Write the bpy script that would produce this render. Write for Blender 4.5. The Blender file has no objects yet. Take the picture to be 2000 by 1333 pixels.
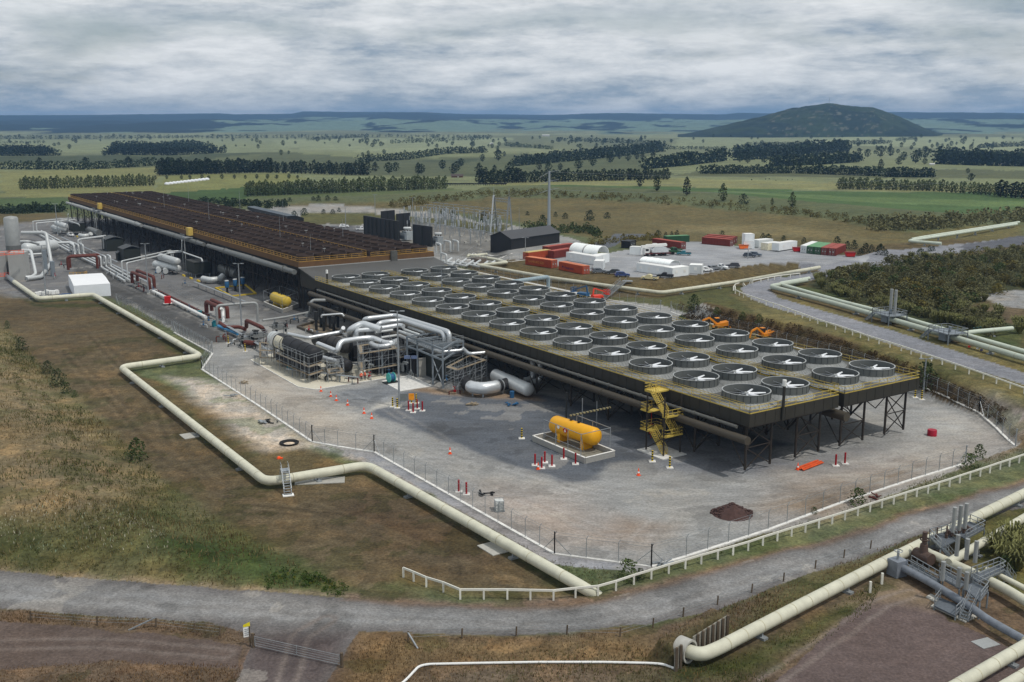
HAZE=9e-5; EXPO=-0.08
import bpy, bmesh, math, random
import numpy as np
from mathutils import Vector, noise as mnoise
random.seed(7); rng=np.random.default_rng(11)
scene=bpy.context.scene; COL=scene.collection
# ---- survey: the camera station (50.6 m up, tilted down) and the plant's own axes ----
F=2046.55; PT=math.radians(11.9267); H=50.6
YAW=math.radians(-56.2033); OX,OY=-42.744,267.563
cP,sP=math.cos(PT),math.sin(PT); cY,sY=math.cos(YAW),math.sin(YAW)
def ray(px,py):
    a=(px-1000)/F; b=(666.5-py)/F
    return (a,cP+b*sP,-sP+b*cP)
def G(px,py,z=0.0):
    d=ray(px,py); t=(z-H)/d[2]; return Vector((d[0]*t,d[1]*t,z))
def XY(u,v,z=0.0): return Vector((OX+u*cY-v*sY, OY+u*sY+v*cY, z))
def sst(a,b,x):
    t=np.clip((x-a)/(b-a),0,1); return t*t*(3-2*t)
def sdist(X,Y,poly):
    """signed distance, positive inside"""
    X=np.asarray(X,float);Y=np.asarray(Y,float)
    d=np.full(X.shape,1e18);ins=np.zeros(X.shape,bool);n=len(poly)
    for i in range(n):
        x1,y1=poly[i][0],poly[i][1];x2,y2=poly[(i+1)%n][0],poly[(i+1)%n][1]
        ex,ey=x2-x1,y2-y1;L=ex*ex+ey*ey+1e-12
        t=np.clip(((X-x1)*ex+(Y-y1)*ey)/L,0,1)
        d=np.minimum(d,(X-x1-t*ex)**2+(Y-y1-t*ey)**2)
        if y1!=y2:
            c=((y1>Y)!=(y2>Y))&(X<(x2-x1)*(Y-y1)/(y2-y1)+x1); ins^=c
    return np.where(ins,1,-1)*np.sqrt(d)
def inside(X,Y,poly):
    P=np.array([(p[0],p[1]) for p in poly]); m=(X>=P[:,0].min())&(X<=P[:,0].max())&(Y>=P[:,1].min())&(Y<=P[:,1].max())
    r=np.zeros(X.shape,bool)
    if not m.any(): return r
    x=X[m];y=Y[m];ins=np.zeros(x.shape,bool);n=len(P)
    for i in range(n):
        x1,y1=P[i];x2,y2=P[(i+1)%n]
        if y1!=y2: ins^=((y1>y)!=(y2>y))&(x<(x2-x1)*(y-y1)/(y2-y1)+x1)
    r[m]=ins; return r
# cheap smooth value noise on numpy arrays
_perm=rng.random(65536)
def vn(x,y):
    xi=np.floor(x).astype(np.int64);yi=np.floor(y).astype(np.int64);fx=x-xi;fy=y-yi
    fx=fx*fx*(3-2*fx);fy=fy*fy*(3-2*fy)
    h=lambda a,b:_perm[(a*7919+b*104729+a*b*31)&65535]
    return (h(xi,yi)*(1-fx)+h(xi+1,yi)*fx)*(1-fy)+(h(xi,yi+1)*(1-fx)+h(xi+1,yi+1)*fx)*fy
def fbm(x,y,o=4):
    s=0;a=.5
    for i in range(o): s=s+a*vn(x*2**i+17*i,y*2**i-9*i);a*=.5
    return s/(1-.5**o)
# ---- terrain ----
PAD=[G(x,y,2.3) for x,y in ((1003,512),(1040,523),(1085,534),(1150,546),(1236,553),(1300,549),(1400,531),(1490,513),(1560,511),(1640,516),(1760,492))]+[Vector((330,560,0)),Vector((330,720,0)),Vector((-20,720,0)),Vector((-2,470,0))]
BENCH=[G(x,y,4.2) for x,y in ((1372,592),(1473,612),(1560,635),(1696,679),(1808,711),(1919,755),(2000,791),(2050,815))]+[Vector((132,158,0)),Vector((220,190,0)),Vector((420,300,0)),Vector((420,560,0)),Vector((150,400,0)),Vector((95,330,0)),Vector((72,305,0))]
MOUND=[G(x,y,0) for x,y in ((-200,560),(0,628),(60,690),(130,770),(230,850),(330,950),(430,1022),(560,1085),(670,1150),(500,1150),(250,1135),(0,1112),(-300,1090))]
_wa,_wb=G(1352,1288),G(1418,1245)
_wd=(_wb-_wa).normalized();_wn=Vector((_wd.y,-_wd.x,0));_wn=_wn if _wn.y<0 else -_wn
HUMP=[_wa-_wd*3.2-_wn*.1,_wb+_wd*2-_wn*.1,_wb+_wd*2-_wn*3.4,_wa-_wd*3.2-_wn*3.4]
CREST=[G(x,y,0) for x,y in ((560,408),(760,402),(950,390),(1100,386),(1300,396),(1500,414),(1720,445))]
def polyd(X,Y,pl):
    d=np.full(np.shape(X),1e18)
    for a,b in zip(pl[:-1],pl[1:]):
        ex,ey=b[0]-a[0],b[1]-a[1];t=np.clip(((X-a[0])*ex+(Y-a[1])*ey)/(ex*ex+ey*ey),0,1)
        d=np.minimum(d,(X-a[0]-t*ex)**2+(Y-a[1]-t*ey)**2)
    return np.sqrt(d)
def hz(X,Y):
    X=np.asarray(X,float);Y=np.asarray(Y,float);R=np.hypot(X,Y)
    z=np.zeros(X.shape)
    near=R<900
    if near.any():
        x=X[near];y=Y[near];q=np.zeros(x.shape)
        q=np.maximum(q,2.3*sst(-7,.5,sdist(x,y,PAD))*sst(-60,0,900-np.hypot(x,y)))
        sb=sdist(x,y,BENCH); q=np.maximum(q,4.2*sst(-6.2,.6,sb))
        sm=sdist(x,y,MOUND); q=np.maximum(q,2.0*sst(0,14,sm)+.5*sst(0,20,sm)*(fbm(x*.07,y*.07)-.4))
        q=np.maximum(q,2.05*sst(0,1.1,sdist(x,y,HUMP)))
        z[near]=q
    z=z+5.5*np.exp(-(polyd(X,Y,CREST)/55)**2)
    far=sst(620,1500,R)
    z=z+far*((fbm(X*.0016+3,Y*.0016)-.5)*16-2*far)
    return z
def hz1(x,y): return float(hz(np.array([x]),np.array([y]))[0])
def GT(px,py,dz=0.0):
    d=ray(px,py);k=math.hypot(d[0],d[1]);sl=d[2]/k
    if sl>-.0015: return G(px,py,0)
    lo=(19-H)/sl;hi=(-12-H)/sl
    for n in (48,32,16):
        D=np.linspace(lo,hi,n);df=H+sl*D-hz(d[0]/k*D,d[1]/k*D)-dz
        i=int(np.argmax(df<0))
        if df[i]>=0 or i==0: break
        lo,hi=D[i-1],D[i]
    m=(lo+hi)/2
    return Vector((d[0]/k*m,d[1]/k*m,H+sl*m))
def fr(x0,y0,k): return lambda X,Y:(x0+X/k,y0+Y/k)
def hpx(p,n): # metres spanned by n photo pixels at point p
    return n/F*(p[1]*cP+(H-p[2])*sP)
def S(r,g,b):
    f=lambda c:(c/255/12.92 if c/255<=.04045 else ((c/255+.055)/1.055)**2.4)
    return (f(r),f(g),f(b))
# ---- materials ----
_M={}
def mat(name,rgb,rough=.7,metal=0,var=.25,sc=1.5,bump=0,rnd=.12,spec=.3):
    if name in _M: return _M[name]
    m=bpy.data.materials.new(name);m.use_nodes=True;nt=m.node_tree;N=nt.nodes;L=nt.links
    b=N['Principled BSDF'];b.inputs['Roughness'].default_value=rough;b.inputs['Metallic'].default_value=metal
    b.inputs['Specular IOR Level'].default_value=spec
    tc=N.new('ShaderNodeTexCoord');nz=N.new('ShaderNodeTexNoise');nz.inputs['Scale'].default_value=sc;nz.inputs['Detail'].default_value=6;nz.inputs['Roughness'].default_value=.65
    L.new(tc.outputs['Object'],nz.inputs['Vector'])
    oi=N.new('ShaderNodeObjectInfo')
    mr=N.new('ShaderNodeMapRange');mr.inputs[1].default_value=.25;mr.inputs[2].default_value=.75;mr.inputs[3].default_value=1-var;mr.inputs[4].default_value=1+var
    L.new(nz.outputs['Fac'],mr.inputs[0])
    m2=N.new('ShaderNodeMapRange');m2.inputs[3].default_value=1-rnd;m2.inputs[4].default_value=1+rnd;L.new(oi.outputs['Random'],m2.inputs[0])
    mu=N.new('ShaderNodeMath');mu.operation='MULTIPLY';L.new(mr.outputs[0],mu.inputs[0]);L.new(m2.outputs[0],mu.inputs[1])
    vm=N.new('ShaderNodeVectorMath');vm.operation='SCALE';vm.inputs[0].default_value=rgb[:3];L.new(mu.outputs[0],vm.inputs['Scale'])
    L.new(vm.outputs[0],b.inputs['Base Color'])
    if bump:
        bp=N.new('ShaderNodeBump');bp.inputs['Strength'].default_value=bump;bp.inputs['Distance'].default_value=.05;L.new(nz.outputs['Fac'],bp.inputs['Height']);L.new(bp.outputs[0],b.inputs['Normal'])
    _M[name]=m;return m
def attrmat(name,rough=.9,scales=((.05,.25),(.6,.3),(4,.35)),dry=None,bump=.3,stretch=None):
    """colour from the mesh's own 'tint' attribute, broken up by several octaves of noise"""
    m=bpy.data.materials.new(name);m.use_nodes=True;nt=m.node_tree;N=nt.nodes;L=nt.links
    b=N['Principled BSDF'];b.inputs['Roughness'].default_value=rough;b.inputs['Specular IOR Level'].default_value=.1
    at=N.new('ShaderNodeAttribute');at.attribute_name='tint'
    tc=N.new('ShaderNodeTexCoord');col=at.outputs['Color'];last=None
    for i,(s,a) in enumerate(scales):
        nz=N.new('ShaderNodeTexNoise');nz.inputs['Scale'].default_value=s;nz.inputs['Detail'].default_value=7;nz.inputs['Roughness'].default_value=.7
        mp=N.new('ShaderNodeMapping')
        if stretch and i==1: mp.inputs['Scale'].default_value=stretch
        L.new(tc.outputs['Object'],mp.inputs['Vector']);L.new(mp.outputs[0],nz.inputs['Vector'])
        mr=N.new('ShaderNodeMapRange');mr.inputs[1].default_value=.3;mr.inputs[2].default_value=.7;mr.inputs[3].default_value=1-a;mr.inputs[4].default_value=1+a;mr.clamp=False
        L.new(nz.outputs['Fac'],mr.inputs[0])
        vm=N.new('ShaderNodeVectorMath');vm.operation='SCALE';L.new(col,vm.inputs[0]);L.new(mr.outputs[0],vm.inputs['Scale']);col=vm.outputs[0];last=nz
        if dry and i==1:
            mx=N.new('ShaderNodeMix');mx.data_type='RGBA';r2=N.new('ShaderNodeMapRange');r2.inputs[1].default_value=.45;r2.inputs[2].default_value=.72;r2.inputs[3].default_value=0;r2.inputs[4].default_value=.7
            nz2=N.new('ShaderNodeTexNoise');nz2.inputs['Scale'].default_value=.11;nz2.inputs['Detail'].default_value=8;nz2.inputs['Roughness'].default_value=.7;L.new(tc.outputs['Object'],nz2.inputs['Vector'])
            L.new(nz2.outputs['Fac'],r2.inputs[0]);L.new(r2.outputs[0],mx.inputs[0])
            v2=N.new('ShaderNodeVectorMath');v2.operation='MULTIPLY';L.new(col,v2.inputs[0]);v2.inputs[1].default_value=dry
            L.new(col,mx.inputs[6]);L.new(v2.outputs[0],mx.inputs[7]);col=mx.outputs[2]
    L.new(col,b.inputs['Base Color'])
    if bump:
        bp=N.new('ShaderNodeBump');bp.inputs['Strength'].default_value=bump;bp.inputs['Distance'].default_value=.12;L.new(last.outputs['Fac'],bp.inputs['Height']);L.new(bp.outputs[0],b.inputs['Normal'])
    return m
# ---- mesh builder ----
class MB:
    def __init__(s): s.v=[];s.f=[];s.m=[];s.cur=0
    def add(s,vs,fs):
        n=len(s.v);s.v+= [tuple(a) for a in vs];s.f+=[tuple(i+n for i in f) for f in fs];s.m+=[s.cur]*len(fs);return s
    def box(s,c,d,rz=0,bev=0):
        x,y,z=d[0]/2,d[1]/2,d[2]/2;ca,sa=math.cos(rz),math.sin(rz)
        vs=[(c[0]+a*x*ca-b*y*sa,c[1]+a*x*sa+b*y*ca,c[2]+e*z) for e in(-1,1) for a,b in((-1,-1),(1,-1),(1,1),(-1,1))]
        return s.add(vs,[(3,2,1,0),(4,5,6,7),(0,1,5,4),(1,2,6,5),(2,3,7,6),(3,0,4,7)])
    def bar(s,p,q,w=.1,h=None):
        p=Vector(p);q=Vector(q);d=(q-p)
        if d.length<1e-6:return s
        d.normalize();up=Vector((0,0,1)) if abs(d.z)<.95 else Vector((1,0,0))
        a=d.cross(up).normalized()*(w/2);b=a.cross(d).normalized()*((h or w)/2)
        vs=[p-a-b,p+a-b,p+a+b,p-a+b,q-a-b,q+a-b,q+a+b,q-a+b]
        return s.add(vs,[(3,2,1,0),(4,5,6,7),(0,1,5,4),(1,2,6,5),(2,3,7,6),(3,0,4,7)])
    def tube(s,pts,r,n=12,fil=0,cap=True,seg=5):
        P=[Vector(p) for p in pts]
        if fil:
            Q=[P[0]]
            for i in range(1,len(P)-1):
                a=P[i-1]-P[i];b=P[i+1]-P[i];f=min(fil,a.length*.48,b.length*.48)
                A=P[i]+a.normalized()*f;B=P[i]+b.normalized()*f
                for k in range(seg+1):
                    t=k/seg;Q.append(A*(1-t)**2+P[i]*2*t*(1-t)+B*t*t)
            P=Q+[P[-1]]
        R=r if isinstance(r,(list,tuple)) else [r]*len(P)
        T=[]
        for i in range(len(P)):
            d=(P[min(i+1,len(P)-1)]-P[max(i-1,0)]);T.append(d.normalized() if d.length>1e-9 else Vector((0,0,1)))
        up=Vector((0,0,1)) if abs(T[0].z)<.9 else Vector((1,0,0))
        a=T[0].cross(up).normalized();vs=[];fs=[]
        for i,p in enumerate(P):
            a=(a-T[i]*a.dot(T[i])).normalized();b=T[i].cross(a)
            for k in range(n):
                w=2*math.pi*k/n;vs.append(p+(a*math.cos(w)+b*math.sin(w))*R[i])
        for i in range(len(P)-1):
            for k in range(n):
                k2=(k+1)%n;fs.append((i*n+k,i*n+k2,(i+1)*n+k2,(i+1)*n+k))
        if cap: fs.append(tuple(range(n))[::-1]);fs.append(tuple((len(P)-1)*n+k for k in range(n)))
        return s.add(vs,fs)
    def cyl(s,p,q,r,n=16,r2=None): return s.tube([p,q],[r,r if r2 is None else r2],n)
    def vessel(s,p,q,r,n=20):
        """lying or standing pressure vessel with domed ends"""
        p=Vector(p);q=Vector(q);d=(q-p).normalized();pts=[];R=[]
        for k in range(5): w=k/4*math.pi/2;pts.append(p-d*(r*.55*math.cos(w)));R.append(max(.02,r*math.sin(w)))
        for k in range(5): w=k/4*math.pi/2;pts.append(q+d*(r*.55*math.sin(w)));R.append(max(.02,r*math.cos(w)))
        return s.tube(pts,R,n)
    def lathe(s,prof,c=(0,0,0),n=24,cap=False):
        vs=[];fs=[]
        for r,z in prof:
            for k in range(n): w=2*math.pi*k/n;vs.append((c[0]+r*math.cos(w),c[1]+r*math.sin(w),c[2]+z))
        for i in range(len(prof)-1):
            for k in range(n): k2=(k+1)%n;fs.append((i*n+k,i*n+k2,(i+1)*n+k2,(i+1)*n+k))
        if cap: fs.append(tuple(range(n))[::-1]);fs.append(tuple((len(prof)-1)*n+k for k in range(n)))
        return s.add(vs,fs)
    def prism(s,poly,z0,z1):
        n=len(poly);A=sum(poly[i][0]*poly[(i+1)%n][1]-poly[(i+1)%n][0]*poly[i][1] for i in range(n))
        if A<0: poly=poly[::-1]
        vs=[(p[0],p[1],z0) for p in poly]+[(p[0],p[1],z1) for p in poly]
        return s.add(vs,[tuple(range(n))[::-1],tuple(range(n,2*n))]+[(i,(i+1)%n,n+(i+1)%n,n+i) for i in range(n)])
    def ext(s,prof,o,ax,up,ex):
        """extrude a 2-D profile: point = o + ax*a + up*b, swept by vector ex"""
        o=Vector(o);ax=Vector(ax);up=Vector(up);ex=Vector(ex);n=len(prof)
        vs=[o+ax*a+up*b for a,b in prof];vs+=[v+ex for v in vs]
        return s.add(vs,[tuple(range(n)),tuple(range(n,2*n))[::-1]]+[(i,n+i,n+(i+1)%n,(i+1)%n) for i in range(n)])
    def quad(s,a,b,c,d): return s.add([a,b,c,d],[(0,1,2,3)])
    def build(s,name,m,parent=None,smooth=None,recalc=True):
        me=bpy.data.meshes.new(name);o0=Vector(parent['_o']) if parent is not None and '_o' in parent else Vector((0,0,0))
        vs=[(v[0]-o0.x,v[1]-o0.y,v[2]-o0.z) for v in s.v]
        me.from_pydata(vs,[],s.f)
        ms=m if isinstance(m,(list,tuple)) else [m]
        for k in ms: me.materials.append(k)
        if len(ms)>1: me.polygons.foreach_set('material_index',s.m)
        if recalc:
            bm=bmesh.new();bm.from_mesh(me);bmesh.ops.recalc_face_normals(bm,faces=bm.faces);bm.to_mesh(me);bm.free()
        me.validate()
        if smooth:
            me.polygons.foreach_set('use_smooth',[True]*len(me.polygons));me.set_sharp_from_angle(angle=math.radians(smooth))
        o=bpy.data.objects.new(name,me);COL.objects.link(o)
        if parent is not None: o.parent=parent
        return o
def tag(o,label=None,cat=None,group=None,kind=None):
    if label:o['label']=label
    if cat:o['category']=cat
    if group:o['group']=group
    if kind:o['kind']=kind
    return o
def thing(name,loc,label,cat,group=None):
    o=bpy.data.objects.new(name,None);COL.objects.link(o);o.location=loc;o['_o']=tuple(loc);o.empty_display_size=.5
    return tag(o,label,cat,group)
def dup(root,loc,rz=None,label=None,group=None,scale=None):
    r=root.copy();COL.objects.link(r);r.location=loc
    if rz is not None:r.rotation_euler=(0,0,rz)
    if label:r['label']=label
    if group:r['group']=group
    if scale is not None:r.scale=scale if isinstance(scale,(tuple,list)) else (scale,)*3
    for ch in list(root.children):
        c=ch.copy();COL.objects.link(c);c.parent=r
        for g in list(ch.children):
            d=g.copy();COL.objects.link(d);d.parent=c
    return r
def single(mb,name,m,label,cat,group=None,smooth=None,loc=None):
    """a thing that is one mesh, with its origin at its base"""
    if loc is None:
        a=np.array(mb.v);loc=(a[:,0].mean(),a[:,1].mean(),a[:,2].min())
    class _P(dict): pass
    o0=Vector(loc);mb.v=[(v[0]-o0.x,v[1]-o0.y,v[2]-o0.z) for v in mb.v]
    o=mb.build(name,m,None,smooth);o.location=loc;return tag(o,label,cat,group)
def rawmesh(name,V,Fq,m,tint=None,smooth=False):
    """big numpy mesh; Fq is (n,4) or (n,3) int array; tint per vertex rgb"""
    me=bpy.data.meshes.new(name);V=np.asarray(V,np.float32);Fq=np.asarray(Fq,np.int32);k=Fq.shape[1]
    me.vertices.add(len(V));me.vertices.foreach_set('co',V.ravel())
    me.loops.add(Fq.size);me.loops.foreach_set('vertex_index',Fq.ravel())
    me.polygons.add(len(Fq));me.polygons.foreach_set('loop_start',np.arange(0,Fq.size,k,dtype=np.int32));me.polygons.foreach_set('loop_total',np.full(len(Fq),k,np.int32))
    if smooth: me.polygons.foreach_set('use_smooth',np.ones(len(Fq),bool))
    me.update(calc_edges=True)
    if tint is not None:
        a=me.attributes.new('tint','FLOAT_COLOR','POINT');c=np.ones((len(V),4),np.float32);c[:,:3]=tint;a.data.foreach_set('color',c.ravel())
    me.materials.append(m);o=bpy.data.objects.new(name,me);COL.objects.link(o);return o
ORD=['first','second','third','fourth','fifth','sixth','seventh','eighth','ninth','tenth','eleventh','twelfth','thirteenth','fourteenth','fifteenth','sixteenth']
# ================= ground, roads, yard, hills =================
ang=np.radians(np.concatenate([np.linspace(-88,-34,28)[:-1],np.linspace(-34,34,760),np.linspace(34,88,28)[1:]]))
dep=np.concatenate([np.linspace(75,31,26)[:-1],np.linspace(31,1.0,470)[:-1],np.geomspace(1.0,.2,60)])
rad=H/np.tan(np.radians(dep))
A,R=np.meshgrid(ang,rad);GX=R*np.sin(A);GY=R*np.cos(A)
GZ=hz(GX,GY)
wob=.35+R*.0035
WX=GX+(fbm(GX*.35,GY*.35,3)-.5)*2*wob+(fbm(GX*.05,GY*.05,3)-.5)*wob*3
WY=GY+(fbm(GX*.35+40,GY*.35+11,3)-.5)*2*wob+(fbm(GX*.05+9,GY*.05+77,3)-.5)*wob*3
T=np.zeros(GX.shape+(3,))
def fill(c,pts,far=False,soft=None):
    poly=[G(*p) if (far or isinstance(p,Vector)) else GT(*p) for p in pts]
    if soft:
        m=inside(WX,WY,poly);w=np.zeros(GX.shape);P=np.array([(p[0],p[1]) for p in poly]);e=soft+2
        b=(GX>P[:,0].min()-e)&(GX<P[:,0].max()+e)&(GY>P[:,1].min()-e)&(GY<P[:,1].max()+e)
        if b.any(): w[b]=sst(-soft,soft,sdist(WX[b],WY[b],poly))
        T[:]=T*(1-w[...,None])+np.array(S(*c))*w[...,None]
    else: T[inside(WX,WY,poly)]=S(*c)
# pasture mosaic
T[:]=S(92,100,66)
fm=fbm(GX*.004,GY*.0022,3)
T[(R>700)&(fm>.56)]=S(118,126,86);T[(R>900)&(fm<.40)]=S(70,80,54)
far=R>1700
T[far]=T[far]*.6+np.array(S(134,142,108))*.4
fill((122,132,96),((0,297),(480,300),(620,285),(900,275),(900,268),(0,270)),1)
fill((130,140,104),((560,290),(800,300),(960,285),(1000,270),(700,268),(520,272)),1)
fill((136,146,108),((1560,284),(1830,286),(2000,290),(2000,268),(1640,267)),1)
fill((126,136,100),((1310,290),(1560,285),(1640,268),(1330,266)),1)
fill((86,94,64),((460,330),(700,345),(1000,345),(1000,318),(700,308),(520,300)),1)
fill((88,96,64),((900,318),(1000,300),(1260,300),(1260,330),(1000,345),(880,340)),1)
fill((92,98,64),((1300,345),(1640,345),(2000,350),(2000,330),(1640,325),(1420,325)),1)
fill((122,124,72),((0,338),(310,328),(310,345),(300,372),(490,360),(490,372),(300,386),(0,386)),1)
fill((118,122,66),((330,345),(560,340),(600,352),(470,372),(300,374)),1)
fill((64,88,42),((300,379),(480,367),(700,372),(560,389),(420,397),(290,386)),1)
fill((88,100,58),((480,384),(700,372),(880,369),(960,380),(700,392),(560,398),(480,394)),1)
fill((74,92,50),((-100,388),(290,386),(290,410),(-100,408)),1)
fill((128,130,80),((960,356),(1300,349),(1640,357),(2000,368),(2000,378),(1640,374),(1300,366),(960,364)),1)
fill((74,100,52),((960,364),(1300,366),(1640,375),(2000,385),(2000,432),(1760,436),(1600,424),(1400,402),(1200,390),(960,384)),1)
fill((92,116,64),((1300,378),(1640,392),(2000,402),(2000,412),(1640,408),(1400,396)),1)
# brown rise behind the plant
fill((102,94,58),((560,398),(760,396),(950,386),(1100,387),(1300,397),(1500,416),(1700,442),(1800,460),(1780,476),(1740,496),(1690,500),(1500,480),(1350,476),(1230,480),(1100,456),(920,418),(760,408),(560,412)),0,4)
fill((104,98,56),((1690,500),(1790,455),(2000,440),(2000,470),(1770,490)),0,2)
fill((118,108,70),((1300,440),(1500,440),(1640,455),(1690,470),(1500,462),(1300,452)),0,6)
fill((98,88,56),((-60,418),(130,416),(130,436),(0,452),(-60,460)),0,2)
# grass round the plant
fill((96,84,54),((-300,560),(30,556),(75,590),(215,585),(395,700),(240,720),(520,945),(715,910),(1083,1090),(1270,1115),(1600,1010),(1900,905),(2010,870),(2300,800),(2300,500),(1800,470),(1500,500),(1000,505),(880,510),(1000,560),(1300,612),(1320,700),(900,1000),(200,700)),0,1)
fill((94,82,58),((-300,540),(30,556),(75,592),(215,588),(398,702),(240,722),(520,948),(715,912),(1150,1165),(1000,1172),(790,1135),(690,1150),(560,1082),(420,1016),(300,930),(200,838),(60,690),(0,630),(-200,560)),0,1)
fill((84,70,52),((640,1000),(720,960),(860,1010),(980,1090),(900,1120),(760,1080)),0,6)
fill((98,84,62),((560,1085),(700,1130),(800,1160),(720,1165),(640,1130)),0,3)
fill((96,88,52),((780,1122),(900,1150),(1080,1150),(1080,1165),(880,1165),(790,1140)),0,2)
fill((70,72,40),((360,800),(520,948),(720,914),(1150,1160),(1100,1160),(720,925),(510,960),(350,812)),0,1)
fill((70,72,40),((30,560),(75,594),(215,592),(380,690),(360,694),(200,600),(70,600),(20,570)),0,1)
# left mound with long grass
fill((112,102,68),((-300,560),(0,628),(60,690),(130,770),(230,850),(330,950),(430,1022),(560,1085),(680,1152),(500,1158),(250,1142),(0,1118),(-400,1100)),0,1.5)
fill((124,110,80),((0,700),(90,740),(180,860),(240,930),(200,1000),(60,1010),(-100,1000),(-100,760)),0,6)
fill((84,86,50),((-100,1060),(200,1010),(330,960),(440,1040),(560,1100),(660,1150),(400,1130),(0,1100)),0,5)
fill((66,80,38),((330,1060),(470,1050),(560,1095),(680,1150),(540,1152),(380,1110)),0,3)
fill((134,120,94),((-50,1118),(250,1142),(500,1158),(700,1168),(690,1160),(400,1140),(0,1110)),0,.8)
# below the near road
fill((100,84,66),((-400,1180),(0,1188),(400,1212),(700,1232),(1000,1240),(1250,1222),(1400,1192),(1600,1116),(1800,1046),(2000,992),(2400,900),(2600,1500),(-400,1500)),0,1)
fill((118,98,66),((700,1240),(1000,1248),(1250,1228),(1320,1250),(1300,1292),(900,1296),(820,1300),(770,1333),(690,1333)),0,2)
fill((108,94,76),((820,1310),(1290,1303),(1340,1345),(800,1345)),0,2)
fill((88,86,50),((1380,1210),(1560,1130),(1740,1070),(1740,1095),(1420,1250),(1330,1290),(1320,1250)),0,2)
fill((74,78,40),((1310,1280),(1420,1290),(1560,1220),(1740,1130),(1700,1180),(1560,1260),(1420,1333),(1300,1333)),0,2)
fill((94,92,48),((1860,1040),(2000,985),(2300,900),(2400,1100),(2000,1180),(1900,1120)),0,2)
# right bench grass
fill((104,98,58),((1430,580),(1480,612),(1640,672),(1800,735),(2000,830),(2100,830),(2100,760),(1900,700),(1600,610),(1500,570)),0,1)
BANKP=((1310,600),(1380,594),(1473,612),(1560,636),(1696,682),(1808,716),(1919,762),(2000,800),(2010,840),(1941,824),(1863,789),(1785,754),(1640,704),(1480,657),(1370,630))
fill((84,70,46),BANKP,0,1)
fill((112,104,60),((1560,612),(1700,655),(2000,735),(2100,770),(2100,720),(1800,652),(1640,612),(1540,582)),0,1.5)
fill((72,82,46),((1540,566),(1700,600),(1860,650),(2000,690),(2000,640),(1860,610),(1640,570),(1560,556)),0,2)
fill((112,96,70),((1880,610),(2000,590),(2000,640),(1930,625)),0,2)
fill((84,86,48),((880,530),(960,552),(1100,578),(1290,582),(1420,560),(1560,535),(1600,545),(1440,575),(1480,612),(1300,605),(1180,585)),0,1)
fill((96,84,50),((1000,512),(1085,540),(1236,560),(1300,556),(1420,534),(1560,514),(1640,518),(1600,528),(1440,556),(1295,578),(1100,556),(1000,532)),0,1)
fill((60,64,38),((1582,556),(1600,536),(1700,516),(1780,506),(1880,500),(2010,482),(2060,520),(2060,570),(1990,566),(1930,590),(1880,604),(1960,612),(1960,640),(1940,655),(1860,640),(1760,612),(1660,588)),0,1.5)
fill((146,146,144),((1915,580),(1990,566),(2100,580),(2100,606),(1960,598)),0,.5)
fill((176,162,150),((1950,815),(1990,850),(2020,835),(1985,800)),0,1)
def zpoly(pts,far=False): return [G(*p) if far else GT(*p) for p in pts]
Z=np.zeros(GX.shape,int)
def zone(k,pts,c=None,w=.6):
    poly=zpoly(pts);x=GX+(WX-GX)*w;y=GY+(WY-GY)*w;m=inside(x,y,poly);Z[m]=k
    if c: T[m]=S(*c)
# 1 gravel yard
zone(1,((-300,470),(-300,540),(30,552),(78,586),(215,574),(330,640),(412,690),(398,722),(610,866),(735,889),(1083,1090),(1270,1114),(1420,1064),(1500,1040),(1620,1010),(1740,968),(1885,912),(1935,890),(1992,868),(1960,838),(1915,808),(1850,782),(1795,756),(1640,716),(1480,672),(1370,634),(1395,606),(1300,598),(1180,585),(1000,552),(880,522),(960,512),(1010,508),(1110,500),(1180,492),(1120,466),(1000,440),(880,418),(780,410),(640,398),(560,404),(470,412),(300,430),(125,425),(0,452)),(150,150,147),.35)
fill((138,138,138),((600,866),(735,889),(1083,1090),(1270,1114),(1230,1118),(1083,1100),(900,1000),(715,905)),0,.6)
zone(1,((620,862),(735,884),(1083,1083),(1270,1108),(1250,1118),(1160,1112),(1083,1102),(1000,1058),(860,975),(735,903)),(142,143,147),.35)
fill((116,116,116),((-200,470),(120,425),(300,430),(560,500),(590,560),(420,600),(230,560),(70,585),(-200,545)),0,4)
fill((86,86,85),((60,470),(150,500),(260,560),(330,590),(470,665),(400,672),(215,575),(130,520),(20,470)),0,1.2)
fill((98,98,98),((440,600),(560,580),(660,560),(640,640),(560,640)),0,6)
fill((98,103,110),((724,806),(790,766),(900,764),(1060,770),(1200,800),(1300,800),(1420,840),(1560,870),(1380,890),(1260,900),(1180,905),(1165,935),(1090,945),(960,900),(880,862),(800,836)),0,1.0)
fill((122,125,130),((1240,870),(1420,855),(1560,905),(1700,875),(1640,900),(1500,930),(1280,920)),0,3)
fill((120,124,128),((640,770),(780,745),(790,768),(700,800),(640,790)),0,2)
fill((168,160,148),((420,760),(520,700),(640,790),(720,830),(700,880),(610,860),(480,790)),0,6)
fill((172,164,152),((330,735),(420,745),(500,795),(610,868),(520,880),(400,800)),0,2.5)
fill((164,152,140),((1560,930),(1800,880),(1900,850),(1900,810),(1960,850),(1900,890),(1700,960),(1500,1010)),0,8)
fill((140,122,104),((1200,1010),(1300,1030),(1240,1060),(1150,1050)),0,4)
fill((136,116,92),((1480,990),(1620,950),(1800,905),(1780,925),(1600,1000)),0,4)
fill((164,150,138),((960,960),(1100,980),(1200,1060),(1060,1060),(940,1000)),0,8)
fill((176,174,168),((1760,830),(1900,800),(1930,840),(1800,880)),0,8)
fill((150,128,104),((800,756),(1040,770),(1060,784),(880,772),(800,764)),0,1.5)
fill((182,178,168),((712,806),(764,782),(774,792),(730,800)),0,.8)
fill((126,124,118),((780,432),(880,436),(985,456),(1000,500),(900,500),(800,480),(713,462)),0,2)
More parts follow.
